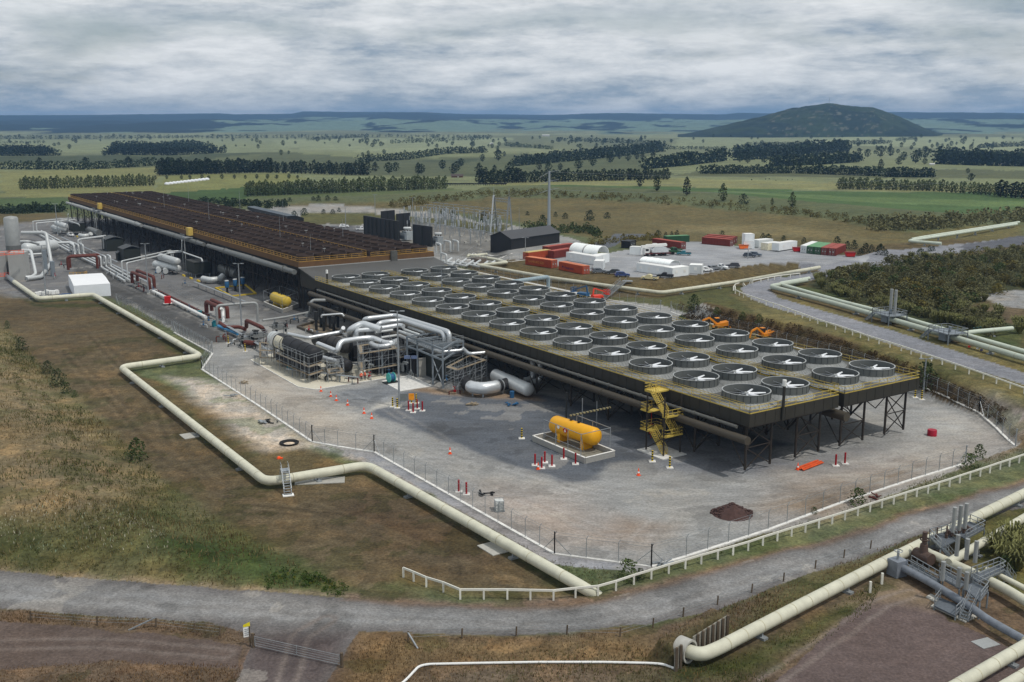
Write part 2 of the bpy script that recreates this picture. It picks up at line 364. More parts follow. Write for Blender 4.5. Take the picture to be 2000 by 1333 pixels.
zone(0,((545,446),(590,418),(700,415),(800,423),(900,430),(1000,442),(985,452),(880,441),(790,433),(713,436),(700,441),(640,437),(600,444)),(94,94,54),.3)
fill((100,101,103),((600,447),(650,441),(713,442),(713,464),(640,456)),0,1)
# 2 near gravel road
RB=((-400,1098),(0,1116),(300,1140),(680,1168),(900,1184),(1100,1184),(1200,1166),(1400,1113),(1700,1028),(2000,938),(2300,850),(2300,905),(2000,990),(1800,1044),(1600,1114),(1400,1190),(1250,1220),(1000,1240),(700,1234),(640,1333),(460,1333),(505,1240),(400,1214),(0,1190),(-400,1170))
zone(2,RB,(108,104,102),.5)
0 and fill((142,142,142),((-400,1120),(0,1138),(300,1160),(680,1190),(900,1205),(1100,1205),(1210,1188),(1420,1122),(1700,1042),(2000,950),(2200,890),(2200,905),(2000,968),(1800,1024),(1600,1086),(1400,1158),(1230,1198),(1000,1218),(700,1212),(400,1192),(0,1164),(-400,1150)),0,1.2)
_up=((-400,1098),(0,1116),(300,1140),(680,1168),(900,1184),(1100,1184),(1210,1164),(1410,1113),(1700,1028),(2000,938),(2300,850));_lo=((-400,1170),(0,1190),(340,1213),(700,1234),(900,1240),(1070,1238),(1250,1220),(1450,1170),(1750,1062),(2000,990),(2300,905))
def strip(c,f0,f1,soft=.45):
    L_=lambda f:[(a[0]+(b[0]-a[0])*f,a[1]+(b[1]-a[1])*f) for a,b in zip(_up,_lo)]
    fill(c,L_(f0)+L_(f1)[::-1],0,soft)
strip((128,127,125),.12,.86,1.2);strip((138,138,137),.34,.46,.7);strip((142,142,141),.60,.73,.7)
fill((92,82,80),((505,1240),(680,1240),(640,1333),(460,1333)),0,1.5)
fill((118,100,84),((680,1158),(900,1178),(1180,1160),(1400,1108),(1700,1022),(2000,932),(2000,940),(1700,1032),(1400,1117),(1200,1171),(1100,1188),(900,1188),(680,1172)),0,.8)
# 3 upper access road
zone(3,((2300,830),(2000,752),(1950,736),(1750,676),(1625,634),(1500,598),(1462,580),(1448,566),(1462,554),(1530,542),(1600,530),(1560,514),(1640,500),(1760,488),(1880,476),(2000,462),(2200,440),(2200,456),(2000,478),(1880,494),(1800,503),(1740,516),(1680,528),(1600,545),(1530,556),(1502,566),(1520,582),(1625,613),(1750,648),(1875,688),(2000,728),(2300,810)),(134,136,142),.25)
fill((96,98,104),((1880,476),(2000,462),(2200,440),(2200,456),(2000,478),(1880,494)),0,.5)
zone(3,((1175,470),(1200,458),(1300,458),(1230,466),(1200,480),(1170,492),(1110,500),(1140,480)),(96,100,106),.2)
# 4 container pad
zone(4,((1180,496),(1235,486),(1350,472),(1480,484),(1600,490),(1700,500),(1690,512),(1560,513),(1490,515),(1420,526),(1380,534),(1300,544),(1240,542),(1180,532),(1100,524),(1060,505),(1110,500)),(156,158,161),.25)
# 5 reddish gravel pad by the valve station
zone(5,((1500,1345),(1560,1290),(1640,1215),(1730,1150),(1800,1165),(1850,1215),(1930,1245),(2030,1290),(2030,1345)),(98,84,80),1.0)
fill((126,108,84),((1640,1180),(1760,1130),(1850,1200),(1760,1180)),0,2)
# 6 bare earth lot, lower left
zone(6,((-300,1230),(0,1215),(300,1232),(480,1258),(470,1300),(200,1290),(0,1310),(-300,1330)),(100,86,78),1.0)
# 7 track behind the hill
zone(7,((560,404),(700,404),(800,416),(900,420),(900,424),(790,421),(690,410),(560,410)),(150,146,138),.2)
# wheel tracks and stains in the yard and lot
def track(c,px,w=.35,gap=1.8,a=.5):
    P=[GT(*p) for p in px];P=[Vector((p.x,p.y,0)) for p in P];xs=[p.x for p in P];ys=[p.y for p in P]
    b=(GX>min(xs)-6)&(GX<max(xs)+6)&(GY>min(ys)-6)&(GY<max(ys)+6)
    if not b.any(): return
    d=polyd(WX[b]*.3+GX[b]*.7,WY[b]*.3+GY[b]*.7,P);k=a*np.exp(-(np.abs(d-gap/2)/w)**2)*(.5+fbm(GX[b]*.2,GY[b]*.2,2))
    T[b]=T[b]*(1-k[:,None])+np.array(S(*c))*k[:,None]
for px in (((1990,880),(1860,880),(1600,960),(1300,985),(1000,930),(800,860),(640,790),(480,720)),((1900,830),(1700,900),(1420,960),(1150,960),(940,900),(760,800),(640,760)),((1240,1060),(1300,1000),(1500,985),(1750,930),(1880,870)),((700,860),(860,900),(1040,985),(1180,1040),(1300,1040)),((1250,930),(1100,970),(960,960),(820,890)),((560,700),(440,650),(330,600),(230,556),(120,500))):
    track((176,174,170),px,.4,1.9,.2);track((118,114,108),[(x+9,y+7) for x,y in px],.3,1.7,.16)
for px in (((900,1110),(760,1060),(620,1000),(480,985),(330,900),(230,800),(120,680)),((420,940),(330,860),(280,760),(170,650),(60,610)),((1000,1140),(860,1090),(700,1020),(600,985))): track((116,102,76),px,.5,2.0,.4);track((66,56,40),[(x+12,y+6) for x,y in px],.5,1.8,.35)
for px in (((560,1333),(590,1240),(640,1212)),((1500,1333),(1620,1250),(1720,1180),(1780,1160)),((0,1260),(200,1255),(440,1275))): track((132,120,112),px,.35,1.8,.5)
bl=fbm(GX*.16+70,GY*.16,4);ysel=(Z==1)|(Z==2)
bm_=ysel&(bl>.66);T[bm_]=T[bm_]*.80
bm_=ysel&(bl<.31);T[bm_]=T[bm_]*.75+np.array(S(186,180,168))*.25
cl=fbm(GX*.22+20,GY*.22,4);gs=(Z==0)&(R<260)
bm_=gs&(cl>.60);T[bm_]=T[bm_]*np.array([.72,.80,.68])
bm_=gs&(cl<.36);T[bm_]=T[bm_]*np.array([1.28,1.2,1.12])
# tiny tonal drift
dr=(.82+.36*fbm(GX*.03,GY*.03,4))[...,None];T*=dr
lum=(T@np.array([.3,.6,.1]))[...,None];T=(T*.86+lum*.14)*.88
NR,NA=GX.shape
VV=np.stack([GX,GY,GZ],-1).reshape(-1,3);TT=T.reshape(-1,3)
ii=np.arange(NR*NA).reshape(NR,NA)
Q=np.stack([ii[:-1,:-1],ii[1:,:-1],ii[1:,1:],ii[:-1,1:]],-1).reshape(-1,4)
Zf=np.median(np.stack([Z[:-1,:-1],Z[1:,:-1],Z[1:,1:],Z[:-1,1:]],-1),-1).astype(int).reshape(-1)
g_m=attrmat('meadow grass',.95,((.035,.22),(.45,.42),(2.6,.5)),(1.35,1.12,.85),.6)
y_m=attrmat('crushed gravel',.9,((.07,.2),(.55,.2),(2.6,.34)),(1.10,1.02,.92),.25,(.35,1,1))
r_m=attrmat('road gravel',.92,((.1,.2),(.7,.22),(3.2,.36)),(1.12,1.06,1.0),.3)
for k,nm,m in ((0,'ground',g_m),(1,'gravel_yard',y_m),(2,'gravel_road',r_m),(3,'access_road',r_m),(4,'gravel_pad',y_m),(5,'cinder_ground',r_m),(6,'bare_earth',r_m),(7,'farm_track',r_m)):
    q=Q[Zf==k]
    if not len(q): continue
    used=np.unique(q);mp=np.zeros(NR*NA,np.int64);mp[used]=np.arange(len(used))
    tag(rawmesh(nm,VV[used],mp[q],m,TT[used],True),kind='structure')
# --- distant hills ---
ang=np.radians(np.linspace(-50,50,620));rr=np.geomspace(4300,13500,110)
A,R=np.meshgrid(ang,rr);X=R*np.sin(A);Y=R*np.cos(A)
px=1000+F*np.tan(A)
sky=np.interp(px,[-1400,0,150,440,470,580,600,840,900,1080,1180,1400,1440,1480,1700,1760,1900,2000,3400],[222,226,225,221,223,222,218,219,222,224,222,224,221,222,219,219,222,222,220])
top=H+(234-sky)/F*10500
rise=.42*sst(4400,7200,R+(fbm(X*.0022,Y*.0009,3)-.5)*2400)+.58*sst(7600,10300,R+(fbm(X*.0011+4,Y*.0006,3)-.5)*2200)
gul=.45-np.abs(fbm(X*.0013+5,Y*.0010,5)-.5)*3.2
HZ=-6+rise*top+gul*26*sst(4600,6500,R)*(1-sst(8600,10300,R))
HZ+=(fbm(X*.02,Y*.02,2)-.5)*5*sst(5000,7000,R)
fo=fbm(X*.0011+31,Y*.0012+7,5)+.045+.2*sst(8600,9600,R)-.16*np.exp(-((px-900)/420)**2)*(1-sst(8000,9200,R))+.2*sst(500,300,px)-.12*sst(5600,4600,R)
fo=fbm(X*.0042+31,Y*.0022+7,5)+.42*sst(.40,.62,rise)+.3*sst(470,380,px)-.07*np.exp(-((px-900)/400)**2)*(rise<.4)-.2*sst(.06,.0,rise)
past=(fo<.52)
HT=np.where(past[...,None],np.array(S(100,118,100)),np.array(S(26,38,36)))
HT[(rise>.99)&(R<10900)&(px>760)&(px<860)&(sky<220)]=S(150,120,100)
ii=np.arange(X.size).reshape(X.shape);Q=np.stack([ii[:-1,:-1],ii[:-1,1:],ii[1:,1:],ii[1:,:-1]],-1).reshape(-1,4)
h_m=attrmat('wooded hill country',1,((.002,.15),(.02,.25),(.08,.3)),None,0)
tag(rawmesh('distant_hills',np.stack([X,Y,HZ],-1).reshape(-1,3),Q,h_m,HT.reshape(-1,3),True),kind='structure')
# --- the dark wooded hill on the right ---
D0=3700.0
hx=np.linspace(1318,1834,240);hw=np.interp(hx,[1318,1340,1400,1480,1530,1545,1560,1600,1640,1690,1740,1790,1820,1834],[0,4,17,36,49,51,54,60,56,51,35,13,3,0])
dy=np.linspace(-1,1,70);XX,DD=np.meshgrid((hx-1000)/F*D0,dy);XX=XX*(1+DD*420/D0);WW=np.repeat(hw[None,:],70,0)/F*D0
hy=D0+DD*420
HZ=-4+(WW+2)*np.clip(1-np.abs(DD)**1.6,0,1)+(fbm(XX*.03,hy*.03,3)-.5)*9*np.clip(WW/60,0,1)
ii=np.arange(XX.size).reshape(XX.shape);Q=np.stack([ii[:-1,:-1],ii[:-1,1:],ii[1:,1:],ii[1:,:-1]],-1).reshape(-1,4)
fo=fbm(XX*.012,hy*.012,4);HT=np.where((fo>.52)[...,None],np.array(S(42,54,34)),np.array(S(30,42,30)))
HT[(fbm(XX*.06+9,hy*.09,3)>.7)&(WW>70)]=S(84,84,70)
tag(rawmesh('wooded_hill',np.stack([XX,hy,HZ],-1).reshape(-1,3),Q,h_m,HT.reshape(-1,3),True),kind='structure')
b=MB();x0=(1604-1000)/F*D0
b.cyl((x0,D0,108),(x0,D0,128),.8,6,.3)
t=single(b,'radio_mast',mat('mast grey',(.25,.26,.27)),'thin radio mast on the summit of the dark wooded hill','mast')
# ================= air-cooled condenser decks =================
M_dark=mat('dark olive cladding',S(52,50,44),.6,0,.15,.4)
M_steel=mat('dark brown steel',S(50,44,38),.6,0,.2,1)
M_yel=mat('safety yellow paint',S(196,172,84),.5,0,.12,2)
M_grat=mat('dusty deck grating',S(90,90,86),.8,0,.35,1.0)
M_conc=mat('concrete',S(172,170,162),.9,0,.15,1.5,.2)
M_ring=mat('grey fan ring sheet',S(98,101,99),.55,0,.12,.8)
M_rim=mat('pale rim steel',S(168,170,168),.5,.2,.1,3)
M_seam=mat('dark seam',S(44,46,46),.6)
M_skirt=mat('pale galvanised skirt',S(138,140,138),.55,.1,.25,1.5)
M_blade=mat('white blade paint',S(222,225,228),.3,0,.04,3,0,.02,.6)
M_black=mat('fan shade and skip grey',S(72,74,74),.8,0,.2,1)  # colour of the painted shade discs in the fans; also the skip bin
M_galv=mat('galvanised steel',S(150,155,158),.45,.35,.15,2)
M_brown=mat('weathered brown cladding',S(100,75,50),.8,0,.2,.5)
M_stack=mat('rust brown fan stack',S(72,60,54),.85,0,.25,.6,0,.25)
M_slope=mat('charcoal sheet roof',S(84,84,82),.6,0,.12,.25)
M_brownpipe=mat('brown primed pipe',S(74,68,58),.55,0,.12,.6)
M_greypipe=mat('grey pipe cladding',S(150,152,150),.5,.15,.15,.6)
M_white=mat('white paint',S(232,232,228),.55,0,.06,2)
ZD=9.35
def rail(mb,pts,h=1.1,step=2.0,r=.035,kick=True):
    """tubular handrail through 3-D points"""
    for a,b in zip(pts[:-1],pts[1:]):
        a=Vector(a);b=Vector(b);L=(b-a).length;n=max(1,round(L/step))
        for k in range(n+1):
            p=a.lerp(b,k/n);mb.bar(p,p+Vector((0,0,h)),r*2)
        for q in (h,h*.52): mb.bar(a+Vector((0,0,q)),b+Vector((0,0,q)),r*2)
        if kick: mb.bar(a+Vector((0,0,.09)),b+Vector((0,0,.09)),.03,.16)
    return mb
def uvbox(mb,u0,u1,v0,v1,z0,z1):
    return mb.prism([XY(u0,v0),XY(u1,v0),XY(u1,v1),XY(u0,v1)],z0,z1)
U0,U1=-9.0,144.9
blocks=[(-4.6,14.5,'left'),(16.0,34.4,'right')]
legs_u=[145-1.1-10.55*k for k in range(15)]
for bi,(v0,v1,side) in enumerate(blocks):
    t=thing('fan_deck',XY(100,(v0+v1)/2),'long dark fan deck carrying grey fan rings, '+('above the pipework and stair tower' if bi==0 else 'on the excavator side'),'fan deck')
    m=MB();uvbox(m,U0,U1,v0,v1,ZD-.18,ZD);m.build('deck_grating',M_grat,t)
    m=MB()
    for a,b,c,d in ((U0,U1,v0-.12,v0),(U0,U1,v1,v1+.12),(U1,U1+.12,v0-.12,v1+.12)): uvbox(m,a,b,c,d,ZD-1.95,ZD-.02)
    k=U0
    while k<U1: uvbox(m,k,k+.12,v0+.02,v1-.02,ZD-1.9,ZD-.2);k+=10.3
    for q in range(72): uvbox(m,U0+1+2.13*q,U0+1.07+2.13*q,v0-.16,v0-.12,ZD-1.95,ZD-.04)
    for q in range(9): uvbox(m,U1+.12,U1+.16,v0+1+2.1*q,v0+1.07+2.1*q,ZD-1.95,ZD-.04)
    uvbox(m,U0+.1,U1-.1,v0+.1,v1-.1,ZD-1.2,ZD-1.1)
    m.build('fascia',M_dark,t)
    m=MB();e=.08
    rail(m,[XY(U0,v0-e,ZD),XY(U1+e,v0-e,ZD),XY(U1+e,v1+e,ZD),XY(U0,v1+e,ZD)])
    rail(m,[XY(U0,v0+1.0,ZD),XY(U1-2,v0+1.0,ZD)],1.0,3.5,.025,False)
    m.build('handrail',M_yel,t)
    vs=[v0+.6,v0+5.8,v0+11.3,v1-2.6] if bi==0 else [v0+.9,v0+6.4,v0+11.9,v1-1.6]
    for i,u in enumerate(legs_u):
        for j,v in enumerate(vs):
            if j in(1,2) and i%2 and i>4: continue
            m=MB();m.cyl(XY(u,v,.55),XY(u,v,ZD-1.9),.19,10);l=m.build('leg',M_steel,t)
            m=MB();m.box((*XY(u,v)[:2],.3),(1.0,1.0,.62),YAW);m.build('footing',M_conc,l)
        if i<10:
            m=MB()
            for a,b in ((0,1),(2,3)):
                va,vb=vs[a],vs[b]
                for z0,z1 in ((.7,3.9),(3.9,7.2)):
                    m.bar(XY(u,va,z0),XY(u,vb,z1),.13);m.bar(XY(u,vb,z0),XY(u,va,z1),.13)
                m.bar(XY(u,va,3.9),XY(u,vb,3.9),.13)
            m.bar(XY(u,vs[1],7.2),XY(u,(vs[1]+vs[2])/2,5.4),.12);m.bar(XY(u,vs[2],7.2),XY(u,(vs[1]+vs[2])/2,5.4),.12)
            m.bar(XY(u,vs[0],6.9),XY(u,vs[3],6.9),.16)
            m.build('cross_brace',M_steel,t)
    for v in (vs[0],vs[3]):
        m=MB()
        for i in range(14):
            a,b=legs_u[i],legs_u[i+1];c=(a+b)/2
            m.bar(XY(a,v,.8),XY(c,v,7.3),.13);m.bar(XY(b,v,.8),XY(c,v,7.3),.13)
            m.bar(XY(a,v,7.0),XY(b,v,7.0),.16)
        m.build('side_bracing',M_steel,t)
# walkway slab between the two decks and the service posts along the edge
# fan prototype
def fan():
    t=thing('cooling_fan',(0,0,0),'x','cooling fan','big fans on the grey decks')
    m=MB();m.lathe([(4.55,0),(4.35,.12),(3.95,.34),(3.72,.52),(3.62,.60)],n=44)
    for k in range(44):
        w=2*math.pi*k/44;c,s=math.cos(w),math.sin(w);m.bar((4.5*c,4.5*s,.06),(3.66*c,3.66*s,.73),.03,.04)
    m.build('skirt',M_skirt,t,40)
    m=MB();m.lathe([(3.60,.54),(3.58,1.84)],n=44);m.lathe([(3.52,1.84),(3.50,.70),(3.9,.30)],n=44);m.cur=1
    for k in range(22):
        w=2*math.pi*k/22;c,s=math.cos(w),math.sin(w);m.bar((3.62*c,3.62*s,.72),(3.60*c,3.60*s,1.80),.055,.03)
    r=m.build('ring',[M_ring,M_seam],t,40)
    m=MB();m.lathe([(3.49,1.80),(3.64,1.80),(3.64,1.88),(3.49,1.88),(3.49,1.80)],n=44);m.build('rim',M_rim,r,50)
    m=MB();m.lathe([(.02,.30),(3.55,.30)],n=30);m.build('shade_disc',M_black,t)  # added dark disc: the shade down inside the ring, put into its colour
    m=MB()
    for k in range(7):
        w=2*math.pi*k/7;c,s=math.cos(w),math.sin(w)
        def P(rr,tt,z): return (rr*c-tt*s,rr*s+tt*c,z)
        th=.05;pr=[]
        for rr,ch,tw in ((.35,.10,.75),(.9,.15,.68),(2.0,.14,.52),(3.05,.10,.40)):
            pr.append([P(rr,-ch*math.cos(tw),1.30-ch*math.sin(tw)),P(rr,ch*math.cos(tw),1.30+ch*math.sin(tw)),P(rr,ch*math.cos(tw),1.30+ch*math.sin(tw)-th),P(rr,-ch*math.cos(tw),1.30-ch*math.sin(tw)-th)])
        v=[q for a in pr for q in a];f=[(0,3,2,1)]
        for i in range(3):
            for e in range(4): f.append((i*4+e,i*4+(e+1)%4,i*4+4+(e+1)%4,i*4+4+e))
        f.append((12,13,14,15));m.add(v,f)
    m.build('blades',M_blade,t)
    m=MB();m.lathe([(.02,1.5),(.3,1.48),(.36,1.3),(.36,1.1),(.2,1.0),(.2,.3)],n=14);m.build('hub',M_rim,t,40)
    m=MB();m.bar((-3.5,0,.8),(3.5,0,.8),.16,.2);m.bar((0,-3.5,.8),(0,3.5,.8),.12,.16);m.build('motor_beam',M_seam,t)
    return t
f0=fan();first=True
rows=['outermost left row of fans, above the pipework','second row of fans from the left','third row of fans, just right of the yellow gangway','outermost right row of fans, on the excavator side']
for j,v in enumerate((0,8.44,20.06,29.1)):
    for k in range(14):
        loc=XY(10.748*k,v,ZD)
        near=13-k
        pos='nearest the stair tower end' if near==0 else ('farthest, beside the sloping roof' if k==0 else ORD[near]+' from the near end')
        lab=f'grey fan ring with white blades, {pos}, {rows[j]}'
        lab=' '.join(lab.split()[:16])
        lab=f'grey white-bladed fan, {pos}, '+['outermost left row','second row from left','third row from left','outermost right row'][j]
        rz=YAW+.15+random.uniform(-.12,.12)
        if first: f0.location=loc;f0.rotation_euler=(0,0,rz);f0['label']=lab;first=False
        else: dup(f0,loc,rz,lab)
# pipes hung along the left edge
m=MB();m.tube([XY(-6,-5.5,ZD-2.1),XY(143.4,-5.5,ZD-2.1)],.26,10)
u=-4
for k in range(36): m.cyl(XY(-5+k*4.1,-5.5,ZD-2.1),XY(-4.6+k*4.1,-5.5,ZD-2.1),.34,10)
single(m,'header_pipe',mat('dark jointed pipe',S(92,92,88),.45,.2),'thin dark jointed pipe hung under the left fan deck edge','pipe')
m=MB();m.tube([XY(-10,-5.9,ZD-3.5),XY(146.0,-5.9,ZD-3.5)],.62,16)
for k in range(8): m.cyl(XY(5+k*18,-5.9,ZD-3.5),XY(5.25+k*18,-5.9,ZD-3.5),.68,16)
single(m,'condensate_pipe',M_brownpipe,'thick dark brown pipe running under the left fan deck edge','pipe',None,40)
m=MB();m.tube([XY(-2,-9.6,4.6),XY(64,-9.2,4.6),XY(70,-7.5,4.6)],.55,14,2)
for u in (8,30,52): m.cyl(XY(u,-9.5,0),XY(u,-9.5,4.2),.2,8)
single(m,'vapour_pipe',M_brownpipe,'lower dark brown pipe on posts behind the silver pipework','pipe',None,40)
m=MB();m.tube([XY(60,14.9,6.2),XY(146.5,14.9,6.2)],.75,14);single(m,'drain_pipe',M_brownpipe,'dark pipe end showing in the gap between both fan decks','pipe',None,40)
# small vent stacks standing at the deck corners
for u,v,h,lab in ((143.6,2.0,5.2,'black vent stack with white cap at the near deck corner'),(-4.5,-4.0,4.4,'black vent stack with white cap beside the sloping roof')):
    t=thing('vent_stack',XY(u,v,ZD-1.9),lab,'vent stack')
    m=MB();m.cyl(XY(u+1.6,v,ZD-1.9),XY(u+1.6,v,ZD-1.9+h),.22,10);m.build('flue',M_dark,t)
    m=MB();m.cyl(XY(u+1.6,v,ZD-1.9+h),XY(u+1.6,v,ZD-1.9+h+.9),.3,10);m.build('cap',M_white,t)
m=MB();
for dx,dy in ((0,0),(.5,.2),(-.4,.3),(.1,.6)): m.bar(XY(27+dx,12.6+dy,ZD),XY(27,12.8,ZD+2.6 if dx else ZD+4.6),.06)
m.bar(XY(27,12.8,ZD),XY(27,12.8,ZD+5.5),.1);single(m,'lightning_mast',M_galv,'slim galvanised mast on struts between two fan rings','mast')
# ---- stair tower ----
t=thing('stair_tower',XY(129.5,-6.7,0),'yellow zigzag stair tower on black posts at the fan deck edge','stair tower')
su=(127.4,131.4);sv=(-8.6,-5.2)
for u in su:
    for v in sv:
        m=MB();m.bar(XY(u,v,.1),XY(u,v,ZD),.24);m.build('post',M_steel,t)
lv=[(0.1,3.2,127.9,131.0),(3.2,6.3,127.9,131.0),(6.3,ZD,127.9,131.0)]
mst=MB();mr=MB()
for i,(za,zb,ua,ub) in enumerate(lv):
    # flights run along the deck, alternating side
    vv=-7.9 if i%2==0 else -6.0
    a,b=(ub,ua)
    for q in (-.45,.45): mst.bar(XY(a,vv+q,za),XY(b,vv+q,zb),.06,.16)
    n=13
    for k in range(n):
        p=k/n;mst.bar(XY(a+(b-a)*p,vv-.45,za+(zb-za)*p+.12),XY(a+(b-a)*p,vv+.45,za+(zb-za)*p+.12),.2,.04)
    for q in (-.48,.48):
        for h in (.55,1.05): mr.bar(XY(a,vv+q,za+h),XY(b,vv+q,zb+h),.06)
        for k in range(5): p=k/4;z=za+(zb-za)*p;mr.bar(XY(a+(b-a)*p,vv+q,z),XY(a+(b-a)*p,vv+q,z+1.05),.06)
mst.build('flight',M_yel,t)
mp=MB()
for z,u0,u1 in ((3.2,125.9,127.9),(3.2,131.0,131.9),(6.3,125.9,127.9),(6.3,131.0,131.9)):
    uvbox(mp,u0,u1,-8.7,-5.1,z-.1,z);rail(mr,[XY(u0 if u0<127 else u1,-5.2,z),XY(u0 if u0<127 else u1,-8.6,z)],1.1,1.2,.03);
    rail(mr,[XY(u0,-8.6,z),XY(u1,-8.6,z)],1.1,1.2,.03);rail(mr,[XY(u0,-5.2,z),XY(u1,-5.2,z)],1.1,1.2,.03)
uvbox(mp,126.0,128.0,-8.0,-4.7,ZD-.2,ZD+.02);rail(mr,[XY(126,-4.8,ZD),XY(126,-8,ZD),XY(128,-8,ZD)],1.1,1.2,.03)
mp.build('landing',M_yel,t);mr.build('handrail',M_yel,t)
m=MB()
for v in sv:
    for z in (.4,3.4,6.4): m.bar(XY(su[0],v,z),XY(su[1],v,z+2.6),.1)
m.build('cross_brace',M_steel,t)
m=MB();uvbox(m,126.6,132.6,-9.8,-4.9,0,.14);m.build('base_slab',mat('white concrete',S(214,212,206),.9),t)
# ---- upper brown deck ----
ZU=12.9;UA,UB=-314.0,-20.0;VA,VB=-4.6,37.2
secs=[(UA,-252,'farthest section of the brown deck'),(-251.2,-172,''),(-171.2,-95,''),(-94.2,UB,'')]
names=['rust brown fan deck section at the far end','rust brown fan deck section second from the far end','rust brown fan deck section behind the nearest brown one','rust brown fan deck section next to the sloping charcoal roof']
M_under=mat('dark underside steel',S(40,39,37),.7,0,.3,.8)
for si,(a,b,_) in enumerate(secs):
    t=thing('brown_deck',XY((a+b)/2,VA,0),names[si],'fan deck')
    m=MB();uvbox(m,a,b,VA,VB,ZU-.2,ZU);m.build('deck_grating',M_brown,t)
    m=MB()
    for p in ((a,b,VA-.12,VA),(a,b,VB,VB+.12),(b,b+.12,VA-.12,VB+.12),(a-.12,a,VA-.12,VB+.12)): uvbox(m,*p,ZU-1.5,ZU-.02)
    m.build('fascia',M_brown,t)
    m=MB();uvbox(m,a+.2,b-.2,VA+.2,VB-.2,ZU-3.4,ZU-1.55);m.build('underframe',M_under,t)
    m=MB();rail(m,[XY(a+.4,VA+.1,ZU),XY(b,VA+.1,ZU)],1.15,2.6,.04)
    if si==3: rail(m,[XY(b,VA+.1,ZU),XY(b,15.6,ZU)],1.15,2.2,.04);rail(m,[XY(b,17.0,ZU),XY(b,VB-.1,ZU)],1.15,2.2,.04)
    rail(m,[XY(a+.3,15.7,ZU+.6),XY(b-.3,15.7,ZU+.6)],1.2,2.6,.04)
    m.build('handrail',mat('ochre rail paint',S(190,150,74),.6),t)
    n=int((b-a)/10.5)
    for k in range(n):
        u=a+1.5+k*(b-a-3)/(n-1)
        m=MB();m.bar(XY(u,VA+.5,0),XY(u,VA+.5,ZU-1.5),.34);m.build('leg',M_steel,t)
        for v in (5.5,15.5,25.5,36):
            m=MB();m.bar(XY(u,v,0),XY(u,v,ZU-3.4),.34);m.build('leg',M_steel,t)
    m=MB()
    for k in range(n-1):
        u=a+1.5+k*(b-a-3)/(n-1);u2=a+1.5+(k+1)*(b-a-3)/(n-1);c=(u+u2)/2
        for v in (VA+.5,5.5):
            m.bar(XY(u,v,.3),XY(c,v,ZU-3.4),.16);m.bar(XY(u2,v,.3),XY(c,v,ZU-3.4),.16);m.bar(XY(u,v,5.6),XY(u2,v,5.6),.14)
            for q in (.25,.5,.75): m.bar(XY(u+(u2-u)*q,v+1.2,.2),XY(u+(u2-u)*q,v+1.2,ZU-3.4),.09)
        m.bar(XY(u,VA+.5,.3),XY(u,5.5,ZU-3.4),.15);m.bar(XY(u,5.5,.3),XY(u,VA+.5,ZU-3.4),.15)
    m.build('side_bracing',M_steel,t)
# fan stacks on the brown deck: 8 across
M_st_in=mat('stack interior',S(38,31,28),.9)
def stack_mesh():
    m=MB();m.lathe([(2.38,0),(2.36,1.55),(2.30,1.55),(2.28,.35),(.05,.35)],n=18)
    for k in range(9): w=2*math.pi*k/9;m.bar((2.4*math.cos(w),2.4*math.sin(w),0),(2.4*math.cos(w),2.4*math.sin(w),1.56),.09)
    m.lathe([(2.44,1.45),(2.44,1.58),(2.30,1.58)],n=18)
    for k in range(3): w=1+k*math.pi/3;m.bar((2.1*math.cos(w),2.1*math.sin(w),.8),(-2.1*math.cos(w),-2.1*math.sin(w),.9),.3,.05)
    return m
sm=stack_mesh();s0=None;cnt=0;far_st=MB()
vs=[-1.6,3.4,8.4,13.0,18.6,23.6,28.6,33.9]
allst=[]
for a,b,_ in secs:
    n=int((b-a)/5.25)
    for k in range(n):
        for j,v in enumerate(vs): allst.append((a+2.7+k*(b-a-5.4)/(n-1),v))
allst.sort(key=lambda q:-q[0])
for i,(u,v) in enumerate(allst):
    p=XY(u,v,ZU)
    if i<296:
        if s0 is None:
            s0=sm.build('fan_stack',M_stack,None,40);o=s0
        else: o=s0.copy();COL.objects.link(o)
        o.location=p;o.rotation_euler=(0,0,random.uniform(0,.6));o.scale=(1,1,random.uniform(.94,1.05))
        tag(o,'low round rust brown fan stack packed among others on the brown deck','fan stack','fan stacks on the brown deck')
    else: far_st.add([(p.x+q[0],p.y+q[1],p.z+q[2]) for q in sm.v],sm.f)
tag(far_st.build('fan_stacks',M_stack,None,40,False),'far rust brown fan stacks packed to the end of the brown deck','fan stacks','fan stacks on the brown deck','stuff')
# lamps/junction boxes on the brown deck
lb=None
for i in range(34):
    u=random.uniform(UA+5,UB-6);v=random.choice([.9,5.9,10.9,21,26,31])
    if lb is None:
        m=MB();m.bar((0,0,0),(0,0,2.3),.07);m.box((0,0,2.35),(.9,.35,.14));lb=m.build('deck_lamp',M_rim);o=lb
    else: o=lb.copy();COL.objects.link(o)
    o.location=XY(u,v,ZU);o.rotation_euler=(0,0,random.uniform(0,3))
    tag(o,'small pale lamp on a short post among the brown fan stacks','lamp','lamps on the brown deck')
for i,(u,v,h) in enumerate(((-70,10,8),(-140,10,9),(-120,31,9),(-205,12,10),(-230,30,10),(-60,27,7),(-33,4.5,6),(-180,36,9))):
    m=MB();m.cyl(XY(u,v,ZU),XY(u,v,ZU+h),.09,6,.03);single(m,'lightning_rod',M_galv,'thin lightning rod standing on the brown fan deck','lightning rod','lightning rods on the brown deck')
